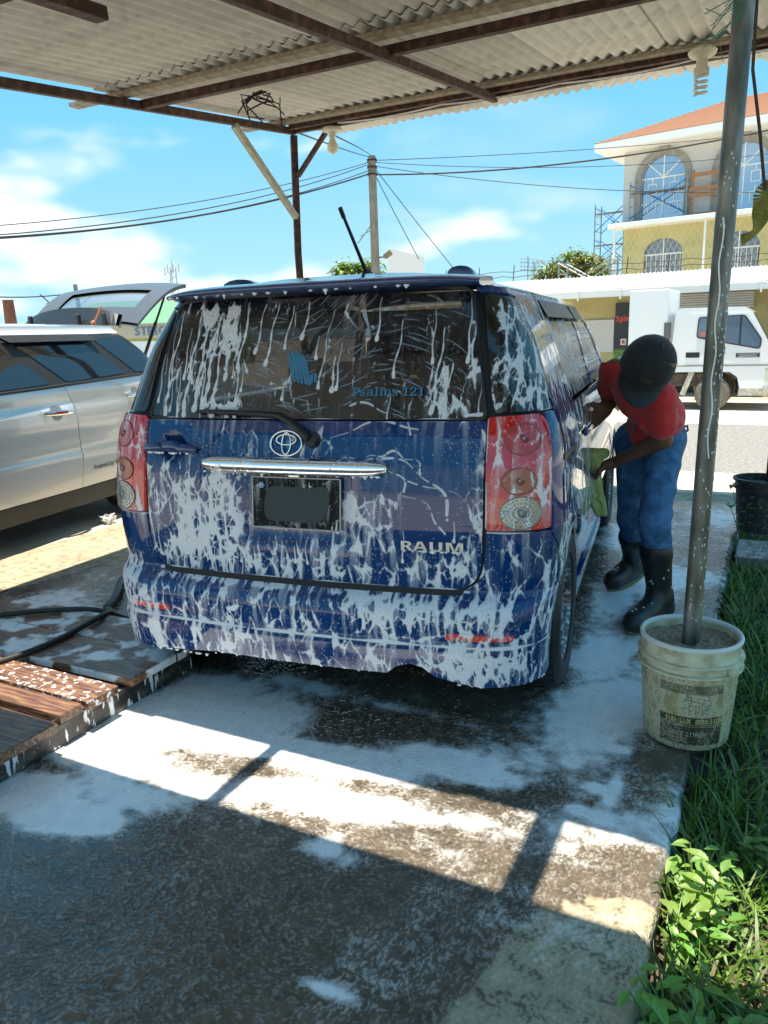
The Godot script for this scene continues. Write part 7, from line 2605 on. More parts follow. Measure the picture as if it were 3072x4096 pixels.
	# galvanised pole standing in it
	var ph := 2.66
	var p2 := thing("steel_pole", "tall galvanised steel pole set in the cream bucket", "pole", Transform3D(Basis(), c + Vector3(0.0, 0.30, 0.0)))
	var pm := MB.new()
	pm.tube([Vector3.ZERO, Vector3(0.018, 1.1, 0), Vector3(0.045, ph - 0.30, 0.0)], 0.0275, 20)
	var galv := nmat(ntex([[0.0, 0.055, 0.06, 0.05], [0.45, 0.13, 0.135, 0.115], [0.7, 0.21, 0.215, 0.19], [1.0, 0.34, 0.34, 0.31]], 0.02, 175), Vector3(4, 0.8, 4), 0.42, 0.45)
	put(pm, "tube", galv, p2)
	var fm := MB.new()
	var rng := RandomNumberGenerator.new()
	rng.seed = 15
	var pts := []
	for k in 30:
		var y := lerpf(1.30, 0.62, k / 29.0)
		pts.append(Vector3(0.014 - 0.010 + 0.004 * sin(k * 0.9), y, 0.0275))
	fm.tube(pts, 0.0022, 5)
	for k in 110:
		var an := PI * 0.5 + rng.randf_range(-1.0, 0.9)
		var y := rng.randf_range(0.1, 1.5)
		fm.ball(Transform3D(Basis.from_scale(Vector3(0.0022, 0.003 * rng.randf_range(0.6, 2.6), 0.002)), Vector3(0.018 * y + cos(an) * 0.027, y, sin(an) * 0.027)), 6, 4)
	put(fm, "foam_run", M.foam, p2).set_meta("kind", "stuff")
	# dark bucket with the rusty far post
	var c2 := bay(0.10, 5.45, 0.0)
	c2 = bay_pt(1636, 1148, 4.72)
	c2.y = 0.0
	var d := thing("dark_bucket", "dark grey plastic bucket holding a rusty post by the grass", "bucket", Transform3D(Basis(), c2))
	var dm := MB.new()
	dm.lathe(Transform3D(), [Vector2(0, 0.01), Vector2(0.125, 0.01), Vector2(0.148, 0.28), Vector2(0.150, 0.285), Vector2(0.165, 0.287), Vector2(0.165, 0.30), Vector2(0.152, 0.302), Vector2(0.155, 0.335), Vector2(0.168, 0.337), Vector2(0.168, 0.35), Vector2(0.15, 0.352), Vector2(0.148, 0.31), Vector2(0.0, 0.312)], 36)
	put(dm, "shell", nmat(ntex([[0.0, 0.012, 0.013, 0.014], [0.6, 0.035, 0.036, 0.037], [0.8, 0.12, 0.11, 0.10], [1.0, 0.3, 0.29, 0.27]], 0.04, 177), Vector3(3, 3, 3), 0.5), d)
	var fp := thing("rusty_post", "thin rusty brown post standing in the dark bucket", "post", Transform3D(Basis(), c2 + Vector3(0.05, 0.30, 0)))
	var fpm := MB.new()
	fpm.tube([Vector3.ZERO, Vector3(0.05, 2.62, 0.0)], 0.024, 10)
	put(fpm, "tube", M.rust, fp)
	# the paver it stands next to
	var pv := MB.new()
	var pc := bay_pt(1640, 1182, 4.25)
	pv.box(Transform3D(Basis(BAY_R, Vector3.UP, -BAY_F), Vector3(pc.x + 0.1, -0.03, pc.z)), Vector3(0.42, 0.08, 0.40), 0.01)
	tag(put(pv, "paving_block", nmat(ntex([[0.0, 0.16, 0.15, 0.13], [0.6, 0.34, 0.33, 0.31], [1.0, 0.6, 0.6, 0.6]], 0.03, 179), Vector3(2, 2, 2), 0.7), self), "pale concrete block splashed with foam near the dark bucket", "block")

func wrap_text(parent: Node, text: String, size: float, y: float, mid: float, m: Material, heavy: int, squeeze: float) -> void:
	# one letter after another round the wall, reading from the viewer's side
	var n := text.length()
	var step := size * 0.82 * squeeze / 0.142
	var sum := MB.new()
	var holder := Node3D.new()
	holder.name = "print"
	parent.add_child(holder, true)
	for k in n:
		if text[k] == " ":
			continue
		var an := mid - (k - (n - 1) * 0.5) * step
		var r := lerpf(0.131, 0.1475, y / 0.268) + 0.0004
		var out := Vector3(cos(an), -0.06, sin(an)).normalized()
		var x := Vector3.UP.cross(out).normalized()
		letters(text[k], size, 0.0008, m, "letter", holder, Transform3D(Basis(x, out.cross(x), out), Vector3(cos(an) * r, y, sin(an) * r)), heavy, false, squeeze)

func bucket_picture(w: int, h: int) -> Image:
	var im := Image.create(w, h, false, Image.FORMAT_RGB8)
	var n1 := noise_bytes(w, h, 0.012, 301, 1.0, 2.0, FastNoiseLite.TYPE_SIMPLEX_SMOOTH, 4, 20.0)
	var n2 := noise_bytes(w, h, 0.07, 302, 1.0, 1.0, FastNoiseLite.TYPE_SIMPLEX_SMOOTH, 3)
	var d := PackedByteArray()
	d.resize(w * h * 3)
	for j in h:
		var y := 0.268 * (1.0 - (j + 0.5) / h)
		for i in w:
			var an := TAU * (i + 0.5) / w
			var at := j * w + i
			var a := n1[at] / 255.0 - 0.5
			var b := n2[at] / 255.0 - 0.5
			var c := Color(0.62, 0.56, 0.35)
			c = c.lerp(Color(0.70, 0.66, 0.49), soft(0.0, 0.3, a + b * 0.3))
			c = c.lerp(Color(0.36, 0.26, 0.11), 0.8 * soft(0.05, 0.32, -a + b * 0.4))
			# mud spatter with a ragged upper line, thicker on the yard side
			c = c.lerp(Color(0.20, 0.14, 0.08), 0.85 * soft(0.05, 0.3, b + a * 0.8 - 0.02))
			# printed panel, dark bands
			if an > 1.12 and an < 2.55:
				var worn := soft(0.10, 0.28, b + a * 0.7 + 0.06)
				var ink := 0.0
				if y > 0.028 and y < 0.126:
					ink = 1.0
				if y > 0.205 and y < 0.236 and an > 1.2:
					ink = 0.75
				if (y > 0.098 and y < 0.100) or (y > 0.092 and y < 0.094):
					ink = 0.0
				if y > 0.136 and y < 0.17 and an > 1.5 and an < 1.95 and fposmod(an * 15.0, 1.0) > 0.45 and b > -0.1:
					ink = 0.8
				c = c.lerp(Color(0.030, 0.024, 0.016), ink * (1.0 - worn) * 0.94)
			var v := 0.92 + 0.3 * b
			d[at * 3] = to_byte(c.r * v)
			d[at * 3 + 1] = to_byte(c.g * v)
			d[at * 3 + 2] = to_byte(c.b * v)
	return Image.create_from_data(w, h, false, Image.FORMAT_RGB8, d)

# ---------------------------------------------------------------- bodies: joined tapered limbs meshed as one skin
class Field:
	var lo: Vector3
	var cell: float
	var nx: int
	var ny: int
	var nz: int
	var d := PackedFloat32Array()
	func _init(a: Vector3, b: Vector3, c: float) -> void:
		lo = a
		cell = c
		nx = int(ceil((b.x - a.x) / c)) + 2
		ny = int(ceil((b.y - a.y) / c)) + 2
		nz = int(ceil((b.z - a.z) / c)) + 2
		d.resize(nx * ny * nz)
		d.fill(1.0)
	func limb(a: Vector3, b: Vector3, ra: float, rb: float, k := 0.03, flat := Vector3.ZERO, squash := 1.0) -> void:
		# flat: a direction in which the limb is thinner by squash
		var m := maxf(ra, rb) + k + cell * 2.0
		var i0 := maxi(0, int((minf(a.x, b.x) - m - lo.x) / cell))
		var i1 := mini(nx - 1, int((maxf(a.x, b.x) + m - lo.x) / cell) + 1)
		var j0 := maxi(0, int((minf(a.y, b.y) - m - lo.y) / cell))
		var j1 := mini(ny - 1, int((maxf(a.y, b.y) + m - lo.y) / cell) + 1)
		var l0 := maxi(0, int((minf(a.z, b.z) - m - lo.z) / cell))
		var l1 := mini(nz - 1, int((maxf(a.z, b.z) + m - lo.z) / cell) + 1)
		var ab := b - a
		var inv := 1.0 / maxf(ab.length_squared(), 1e-9)
		var sq := flat != Vector3.ZERO
		for l in range(l0, l1 + 1):
			for j in range(j0, j1 + 1):
				var at := (l * ny + j) * nx + i0
				for i in range(i0, i1 + 1):
					var p := lo + Vector3(i, j, l) * cell
					var t := clampf((p - a).dot(ab) * inv, 0.0, 1.0)
					var v := p - a - ab * t
					if sq:
						v += flat * (v.dot(flat) * (1.0 / squash - 1.0))
					var e := v.length() - lerpf(ra, rb, t)
					var o := d[at]
					var h := maxf(k - absf(o - e), 0.0) / k
					d[at] = minf(o, e) - h * h * k * 0.25
					at += 1
	func skin(mb: MB) -> void:
		var vid := PackedInt32Array()
		vid.resize(nx * ny * nz)
		vid.fill(-1)
		var vs := PackedVector3Array()
		var sx := 1
		var sy := nx
		var sz := nx * ny
		var off := [0, sx, sy, sx + sy, sz, sx + sz, sy + sz, sx + sy + sz]
		var edges := [[0, 1], [2, 3], [4, 5], [6, 7], [0, 2], [1, 3], [4, 6], [5, 7], [0, 4], [1, 5], [2, 6], [3, 7]]
		for l in nz - 1:
			for j in ny - 1:
				for i in nx - 1:
					var at := (l * ny + j) * nx + i
					var f0 := d[at]
					if f0 > cell * 2.0 or f0 < -cell * 2.0:
						continue
					var neg := 0
					for q in 8:
						if d[at + off[q]] < 0.0:
							neg += 1
					if neg == 0 or neg == 8:
						continue
					var s := Vector3.ZERO
					var c := 0
					for e in edges:
						var a := d[at + off[e[0]]]
						var b := d[at + off[e[1]]]
						if (a < 0.0) != (b < 0.0):
							var t := a / (a - b)
							var pa := Vector3(e[0] & 1, (e[0] >> 1) & 1, e[0] >> 2)
							var pb := Vector3(e[1] & 1, (e[1] >> 1) & 1, e[1] >> 2)
							s += pa.lerp(pb, t)
							c += 1
					vid[at] = vs.size()
					vs.push_back(lo + (Vector3(i, j, l) + s / c) * cell)
		var ns := PackedVector3Array()
		for p in vs:
			ns.push_back(grad(p))
		for l in range(1, nz - 1):
			for j in range(1, ny - 1):
				for i in range(1, nx - 1):
					var at := (l * ny + j) * nx + i
					var a := d[at]
					for ax in 3:
						var st: int = [sx, sy, sz][ax]
						if (a < 0.0) == (d[at + st] < 0.0):
							continue
						var u: int = [sy, sz, sx][ax]
						var w: int = [sz, sx, sy][ax]
						var A := vid[at]
						var B := vid[at - u]
						var C := vid[at - u - w]
						var D := vid[at - w]
						if A < 0 or B < 0 or C < 0 or D < 0:
							continue
						mb.quadn(vs[A], vs[B], vs[C], vs[D], ns[A], ns[B], ns[C], ns[D])
	func val(p: Vector3) -> float:
		var q := (p - lo) / cell
		var i := clampi(int(q.x), 0, nx - 2)
		var j := clampi(int(q.y), 0, ny - 2)
		var l := clampi(int(q.z), 0, nz - 2)
		var f := q - Vector3(i, j, l)
		var at := (l * ny + j) * nx + i
		var c00 := lerpf(d[at], d[at + 1], f.x)
		var c10 := lerpf(d[at + nx], d[at + nx + 1], f.x)
		var bt := at + nx * ny
		var c01 := lerpf(d[bt], d[bt + 1], f.x)
		var c11 := lerpf(d[bt + nx], d[bt + nx + 1], f.x)
		return lerpf(lerpf(c00, c10, f.y), lerpf(c01, c11, f.y), f.z)
	func grad(p: Vector3) -> Vector3:
		var e := cell * 0.9
		var g := Vector3(val(p + Vector3(e, 0, 0)) - val(p - Vector3(e, 0, 0)), val(p + Vector3(0, e, 0)) - val(p - Vector3(0, e, 0)), val(p + Vector3(0, 0, e)) - val(p - Vector3(0, 0, e)))
		return g.normalized() if g.length_squared() > 1e-12 else Vector3.UP

func make_hand(mb: MB, wrist: Vector3, dir: Vector3, palm: Vector3, thumb_side: float, curl: float) -> void:
	# dir: wrist to knuckles; palm: the way the palm faces
	dir = dir.normalized()
	palm = (palm - dir * palm.dot(dir)).normalized()
	var side := dir.cross(palm).normalized() * thumb_side
	var f := Field.new(wrist - Vector3.ONE * 0.16, wrist + Vector3.ONE * 0.20, 0.005)
	f.limb(wrist - dir * 0.03, wrist + dir * 0.02, 0.026, 0.027, 0.02, palm, 0.75)
	for k in 4:
		var o := (k - 1.5) * 0.019
		var base := wrist + dir * (0.085 - 0.006 * absf(k - 1.0)) - side * o * 1.0
		f.limb(wrist + dir * 0.01 - side * o * 0.5, base, 0.016, 0.0125, 0.02)
		var len: float = [0.070, 0.080, 0.074, 0.058][k]
		var p := base
		var dd := dir
		for s in 3:
			var q: Vector3 = p + dd * (len * [0.45, 0.31, 0.24][s])
			f.limb(p, q, 0.0095 - 0.0008 * s, 0.009 - 0.0008 * s, 0.006)
			p = q
			dd = (dd + palm * curl).normalized()
	var tb := wrist + dir * 0.025 + side * 0.028
	var t1 := tb + (dir * 0.6 + side * 0.6 + palm * 0.5).normalized() * 0.04
	var t2 := t1 + (dir * 0.9 + side * 0.05 + palm * 0.7).normalized() * 0.035
	f.limb(wrist + dir * 0.005 + side * 0.01, tb, 0.018, 0.014, 0.02)
	f.limb(tb, t1, 0.0125, 0.0105, 0.01)
	f.limb(t1, t2, 0.0105, 0.0085, 0.008)
	f.skin(mb)

func make_person() -> void:
	var P := func(x: float, y: float, d: float) -> Vector3: return bay_pt(x, y, d)
	var foot := Vector3(1.26, 0, -3.45)
	var o := thing("person", "person in red shirt, black cap, jeans and rubber boots wiping the car", "person", Transform3D(Basis(), foot))
	var shift := -foot
	# joints
	var hipN: Vector3 = P.call(1437, 958, 3.36)
	var hipF: Vector3 = P.call(1368, 962, 3.50)
	var hipC := (hipN + hipF) * 0.5 + Vector3(0, 0.03, 0)
	var kneeN: Vector3 = P.call(1412, 1125, 3.20)
	var kneeF: Vector3 = P.call(1365, 1120, 3.50)
	var ankN: Vector3 = P.call(1426, 1300, 3.24)
	var ankF: Vector3 = P.call(1372, 1222, 3.80)
	var shL: Vector3 = P.call(1330, 800, 3.32)
	var shR: Vector3 = P.call(1428, 862, 3.08)
	var chest := (shL + shR) * 0.5 + Vector3(0.03, -0.05, -0.03)
	var neck: Vector3 = P.call(1385, 822, 3.12)
	var head: Vector3 = P.call(1398, 790, 2.98)
	var elbR: Vector3 = P.call(1432, 950, 3.16)
	var wriR: Vector3 = P.call(1325, 1000, 3.40)
	var elbL: Vector3 = P.call(1316, 850, 3.42)
	var wriL: Vector3 = P.call(1312, 880, 3.36)
	var waist := hipC.lerp(chest, 0.45) + Vector3(0.05, 0.03, 0.0)
	for q in 1:
		hipN += shift; hipF += shift; hipC += shift; kneeN += shift; kneeF += shift; ankN += shift; ankF += shift
		shL += shift; shR += shift; chest += shift; neck += shift; head += shift; elbR += shift; wriR += shift; elbL += shift; wriL += shift; waist += shift
	var back := (shR - shL).normalized().cross((chest - hipC).normalized()).normalized()   # across the trunk's thin way
	var skin := mat(0.15, 0.078, 0.045, 0.5, 0.0, {"subsurf_scatter_enabled": true, "subsurf_scatter_strength": 0.1})
	var lo := Vector3(-0.55, -0.02, -0.55)
	var hi := Vector3(0.35, 1.15, 0.75)
	# body
	var f := Field.new(lo, hi, 0.016)
	f.limb(hipC, waist, 0.095, 0.092, 0.06, back, 0.75)
	f.limb(waist, chest, 0.095, 0.10, 0.06, back, 0.75)
	f.limb(shL, shR, 0.045, 0.045, 0.05)
	f.limb(chest, neck, 0.08, 0.052, 0.05)
	f.limb(neck, head, 0.05, 0.055, 0.03)
	f.limb(head + Vector3(0, 0.0, -0.01), head + Vector3(0.015, 0.03, 0.03), 0.085, 0.088, 0.03)
	for s in [[hipN, kneeN, ankN], [hipF, kneeF, ankF]]:
		f.limb(s[0], s[1], 0.065, 0.048, 0.03)
		f.limb(s[1], s[2], 0.045, 0.032, 0.03)
		f.limb(s[2], s[2] + Vector3(-0.12, -0.04, 0.09), 0.035, 0.03, 0.02)
	f.limb(shR, elbR, 0.048, 0.038, 0.03)
	f.limb(elbR, wriR, 0.037, 0.026, 0.02)
	f.limb(shL, elbL, 0.048, 0.038, 0.03)
	f.limb(elbL, wriL, 0.037, 0.027, 0.02)
	var mb := MB.new()
	f.skin(mb)
	make_hand(mb, wriR, (wriR - elbR) + Vector3(-0.08, 0.0, -0.02), Vector3(-0.3, -0.8, -0.4), 1.0, 0.75)
	make_hand(mb, wriL, Vector3(-0.6, -0.45, 0.25), Vector3(-0.5, 0.1, -0.8), -1.0, 0.35)
	# face below the cap: nose, brow, ears
	var crown := Vector3(0.16, 0.62, 0.77).normalized()
	var bill := (Vector3(-0.42, -0.80, 0.42) - crown * crown.dot(Vector3(-0.42, -0.80, 0.42))).normalized()
	var sidev := bill.cross(crown).normalized()
	var hf := Field.new(head - Vector3.ONE * 0.2, head + Vector3.ONE * 0.2, 0.007)
	hf.limb(head - crown * 0.03, head + crown * 0.03, 0.078, 0.085, 0.03)
	hf.limb(head - crown * 0.05 + bill * 0.02, head - crown * 0.095 + bill * 0.035, 0.06, 0.035, 0.03)
	hf.limb(head + bill * 0.085 - crown * 0.01, head + bill * 0.098 - crown * 0.045, 0.009, 0.014, 0.015)
	hf.limb(head + bill * 0.08 - crown * 0.075 - sidev * 0.018, head + bill * 0.08 - crown * 0.075 + sidev * 0.018, 0.010, 0.010, 0.01)
	for s in [-1.0, 1.0]:
		hf.limb(head + sidev * s * 0.088 - crown * 0.005 - bill * 0.01, head + sidev * s * 0.092 - crown * 0.045 - bill * 0.005, 0.016, 0.011, 0.008, sidev, 0.5)
		hf.limb(head + sidev * s * 0.032 + bill * 0.078 + crown * 0.0, head + sidev * s * 0.032 + bill * 0.080 + crown * 0.0, 0.012, 0.012, 0.01)
	hf.skin(mb)
	put(mb, "body", skin, o)
	# shirt
	var red := nmat(ntex([[0.0, 0.42, 0.016, 0.02], [0.5, 0.58, 0.028, 0.03], [1.0, 0.68, 0.05, 0.05]], 0.02, 191), Vector3(2.5, 2.5, 2.5), 0.85, 0.0, M.grime, 0.9)
	red.rim_enabled = true
	red.rim = 0.4
	var sf := Field.new(lo, hi, 0.014)
	sf.limb(hipC + Vector3(0, 0.03, 0), waist, 0.118, 0.116, 0.05, back, 0.8)
	sf.limb(waist, chest, 0.118, 0.122, 0.05, back, 0.78)
	sf.limb(shL, shR, 0.064, 0.062, 0.05)
	sf.limb(chest, neck, 0.095, 0.066, 0.05)
	sf.limb(shR, shR.lerp(elbR, 0.62), 0.060, 0.064, 0.03)
	sf.limb(shL, shL.lerp(elbL, 0.70), 0.064, 0.062, 0.03)
	# loose folds at the belly and a hanging hem
	sf.limb(waist + Vector3(-0.05, -0.10, 0.03), hipC + Vector3(-0.02, 0.0, 0.05), 0.065, 0.07, 0.05)
	for k in 4:
		var w0 := waist.lerp(chest, k * 0.24) + Vector3(-0.05, -0.08, 0.10)
		sf.limb(w0, w0 + Vector3(0.10, 0.04, 0.02), 0.020, 0.016, 0.035)
	var sm := MB.new()
	sf.skin(sm)
	put(sm, "shirt", red, o)
	var col := MB.new()
	var cp := []
	for k in 17:
		var a := TAU * k / 16.0
		cp.append(neck + (sidev * cos(a) * 0.066 + back.cross(sidev).normalized() * sin(a) * 0.062))
	col.tube(cp, 0.012, 6, false)
	put(col, "collar", mat(0.30, 0.018, 0.022, 0.85), o)
	# jeans
	var denim := nmat(ntex([[0.0, 0.018, 0.065, 0.15], [0.5, 0.045, 0.14, 0.29], [1.0, 0.12, 0.26, 0.44]], 0.015, 193), Vector3(3.0, 3.0, 3.0), 0.85, 0.0, M.grime, 1.0)
	var jf := Field.new(lo, hi, 0.014)
	jf.limb(hipC + Vector3(0, 0.0, 0), hipC.lerp(waist, 0.35), 0.108, 0.102, 0.05, back, 0.82)
	jf.limb(hipF + Vector3(0, 0.03, 0), hipN + Vector3(0, 0.03, 0), 0.085, 0.088, 0.04)
	for s in [[hipN, kneeN, ankN], [hipF, kneeF, ankF]]:
		var cuff: Vector3 = s[1].lerp(s[2], 0.42)
		jf.limb(s[0], s[1], 0.082, 0.064, 0.03)
		jf.limb(s[1], cuff, 0.064, 0.057, 0.03)
		for k in 3:
			var q: Vector3 = s[1].lerp(cuff, 0.12 + 0.24 * k)
			jf.limb(q + Vector3(-0.04, 0.01, 0.042), q + Vector3(0.045, -0.012, 0.040), 0.020, 0.018, 0.02)
		for k in 3:
			var q: Vector3 = s[0].lerp(s[1], 0.15 + 0.3 * k)
			jf.limb(q + Vector3(-0.05, 0.02, 0.050), q + Vector3(0.04, -0.04, 0.062), 0.018, 0.014, 0.025)
	var jm := MB.new()
	jf.skin(jm)
	put(jm, "jeans", denim, o)
	var bl := MB.new()
	bl.tube([hipN + Vector3(0.060, 0.075, 0.03), hipN + Vector3(0.082, 0.08, 0.03), hipN + Vector3(0.086, 0.06, 0.03), hipN + Vector3(0.066, 0.045, 0.03)], 0.005, 6)
	put(bl, "belt_loop", denim, o)
	# boots
	var rub := mat(0.016, 0.017, 0.016, 0.42)
	rub.heightmap_enabled = true
	rub.heightmap_texture = M.grime
	rub.heightmap_scale = 0.15
	rub.uv1_triplanar = true
	rub.uv1_scale = Vector3(3, 3, 3)
	var rng := RandomNumberGenerator.new()
	rng.seed = 3
	for s in [[ankN, kneeN, Vector3(-0.155, -0.045, 0.12), 0.0], [ankF, kneeF, Vector3(-0.145, -0.075, 0.11), 0.03]]:
		var an: Vector3 = s[0]
		var ky: Vector3 = s[1]
		var toe: Vector3 = an + s[2]
		toe.y = 0.048
		var heel: Vector3 = an - (s[2] as Vector3) * Vector3(0.22, 0, 0.22)
		heel.y = 0.045 + s[3]
		var topb: Vector3 = an.lerp(ky, 0.62)
		var bf := Field.new(an - Vector3(0.28, 0.16, 0.2), an + Vector3(0.25, 0.42, 0.30), 0.011)
		bf.limb(an, topb, 0.050, 0.067, 0.03)
		bf.limb(an + Vector3(0, 0.02, 0), an.lerp(toe, 0.5) + Vector3(0, 0.015, 0), 0.052, 0.046, 0.04)
		bf.limb(heel + Vector3(0, 0.012, 0), toe, 0.044, 0.043, 0.03)
		bf.limb(an.lerp(toe, 0.45) + Vector3(0, -0.005, 0), toe + Vector3(0, 0.004, 0), 0.044, 0.045, 0.03)
		bf.limb(topb, topb + (topb - an).normalized() * 0.01, 0.070, 0.071, 0.01)
		var bm := MB.new()
		bf.skin(bm)
		var bn := put(bm, "boot", rub, o)
		# sole: a rounded slab following heel and toe
		var fw: Vector3 = (toe - heel) * Vector3(1, 0, 1)
		var ln := fw.length()
		fw = fw.normalized()
		var sd := Vector3.UP.cross(fw).normalized()
		var sole := MB.new()
		var poly := PackedVector2Array()
		for k in 28:
			var a := TAU * k / 28.0
			var x := cos(a) * 0.045 * (1.0 + 0.12 * sin(a)) 
			var y := sin(a) * (ln * 0.5 + 0.044)
			poly.append(Vector2(x, y))
		var pitch := atan2(heel.y - 0.045, ln)
		var bs := Basis(sd, fw * cos(pitch) - Vector3.UP * sin(pitch), -(Vector3.UP * cos(pitch) + fw * sin(pitch)))
		sole.prism(poly, 0.022, Transform3D(bs, (heel + toe) * 0.5 + Vector3(0, -0.026 , 0)))
		put(sole, "sole", mat(0.16, 0.12, 0.07, 0.7), bn)
		var sp := MB.new()
		for k in 16:
			var a := rng.randf_range(-0.4, 2.6)
			var y := rng.randf_range(0.0, 0.30)
			var c: Vector3 = an.lerp(topb, y / 0.30)
			var rr := lerpf(0.050, 0.067, y / 0.30) + 0.001
			sp.ball(Transform3D(Basis.from_scale(Vector3(0.0035, rng.randf_range(0.003, 0.007), 0.0035)), c + Vector3(cos(a) * rr, 0, sin(a) * rr)), 6, 4)
		for k in 7:
			var q: Vector3 = an.lerp(toe, rng.randf_range(0.4, 1.0))
			sp.ball(Transform3D(Basis.from_scale(Vector3(0.006, 0.002, 0.005)), q + Vector3(rng.randf_range(-0.02, 0.02), 0.054, rng.randf_range(-0.01, 0.02))), 6, 4)
		put(sp, "foam_specks", M.foam, bn).set_meta("kind", "stuff")
	# cap
	var blk := nmat(ntex([[0.0, 0.008, 0.009, 0.011], [1.0, 0.022, 0.024, 0.028]], 0.05, 195), Vector3(8, 8, 8), 0.9)
	blk.rim_enabled = true
	blk.rim = 0.3
	var cap := Node3D.new()
	cap.name = "cap"
	o.add_child(cap)
	cap.transform = Transform3D(Basis(sidev, crown, -bill).orthonormalized(), head + crown * 0.008)
	var cm := MB.new()
	var rings := 12
	var segs := 36
	var CAP := func(i: int, k: int) -> Vector3:
		var t := PI * 0.5 * i / rings
		var a := TAU * k / segs
		var seam := 1.0 - 0.012 * pow(absf(cos(a * 3.0)), 24.0)
		return Vector3(cos(a) * cos(t) * 0.103 * seam, sin(t) * 0.112, sin(a) * cos(t) * 0.120 * seam)
	for i in rings:
		for k in segs:
			var p: Vector3 = CAP.call(i, k)
			var q: Vector3 = CAP.call(i, k + 1)
			var r: Vector3 = CAP.call(i + 1, k + 1)
			var s: Vector3 = CAP.call(i + 1, k)
			cm.quadn(p, q, r, s, p.normalized(), q.normalized(), r.normalized(), s.normalized())
	cm.lathe(Transform3D(Basis.from_scale(Vector3(1, 1, 1.165)), Vector3.ZERO), [Vector2(0.103, 0.0), Vector2(0.1035, -0.02), Vector2(0.100, -0.02)], 36)
	put(cm, "crown", blk, cap)
	var bt := MB.new()
	bt.ball(Transform3D(Basis.from_scale(Vector3(0.010, 0.006, 0.010)), Vector3(0, 0.113, 0)), 10, 6)
	put(bt, "button", mat(0.03, 0.035, 0.045, 0.6), cap)
	var vm := MB.new()
	var nb := 18
	for k in nb:
		var BP := func(e: float, v: float) -> Vector3:
			var a := e * 1.12
			var rim := Vector3(sin(a) * 0.101, -0.012, -cos(a) * 0.117)
			var tip := Vector3(sin(a) * 0.098, -0.012, -0.117 * cos(a) - 0.082 * pow(maxf(0.0, cos(e * PI * 0.5)), 0.55))
			var r := rim.lerp(tip, v)
			r.y += -0.020 * e * e - 0.010 * v
			return r
		var e0 := 2.0 * k / nb - 1.0
		var e1 := 2.0 * (k + 1) / nb - 1.0
		for j in 4:
			var v0 := j / 4.0
			var v1 := (j + 1) / 4.0
			vm.quad(BP.call(e0, v0), BP.call(e1, v0), BP.call(e1, v1), BP.call(e0, v1), Vector3.UP)
			var dn := Vector3(0, -0.004, 0)
			vm.quad(BP.call(e0, v0) + dn, BP.call(e1, v0) + dn, BP.call(e1, v1) + dn, BP.call(e0, v1) + dn, Vector3.DOWN)
		vm.quad(BP.call(e0, 1.0), BP.call(e1, 1.0), BP.call(e1, 1.0) + Vector3(0, -0.004, 0), BP.call(e0, 1.0) + Vector3(0, -0.004, 0), Vector3.FORWARD)
	put(vm, "bill", mat(0.012, 0.016, 0.018, 0.8), cap)
	var em := MB.new()
	em.bx(Vector3(0.0, 0.035, -0.1155), Vector3(0.05, 0.02, 0.004))
	put(em, "front_patch", mat(0.05, 0.045, 0.02, 0.7), cap)
	# wash cloth in the hand
	var ct := thing("wash_cloth", "wet yellow-green washing cloth held against the car door", "cloth", Transform3D(Basis(), P.call(1290, 1115, 3.44)))
	var c0 := ct.position
	var clm := nmat(ntex([[0.0, 0.32, 0.40, 0.10], [0.5, 0.50, 0.60, 0.22], [1.0, 0.66, 0.72, 0.42]], 0.03, 197), Vector3(6, 6, 6), 0.9, 0.0, nraw(0.25, 91, 128, 2), 0.4)
	var cf := Field.new(Vector3(-0.16, -0.05, -0.16), Vector3(0.16, 0.36, 0.16), 0.008)
	var rows := [[1290, 975], [1283, 1005], [1283, 1040], [1289, 1075], [1296, 1108]]
	for k in 4:
		var pa: Vector3 = P.call(rows[k][0], rows[k][1], 3.44) - c0
		var pb: Vector3 = P.call(rows[k + 1][0], rows[k + 1][1], 3.44) - c0
		cf.limb(pa + Vector3(-0.014 - 0.004 * k, 0, 0), pb + Vector3(-0.018 + 0.004 * k, 0, 0), 0.018, 0.020, 0.008)
		cf.limb(pa + Vector3(0.012 + 0.003 * k, 0.0, 0.014), pb + Vector3(0.015, 0, 0.016), 0.015, 0.019 - 0.001 * k, 0.006)
	var top: Vector3 = P.call(1292, 985, 3.43) - c0
	cf.limb(top + Vector3(-0.03, 0.0, 0), top + Vector3(0.03, 0.012, 0.0), 0.026, 0.024, 0.015)
	var clb := MB.new()
	cf.skin(clb)
	put(clb, "fabric", clm, ct)

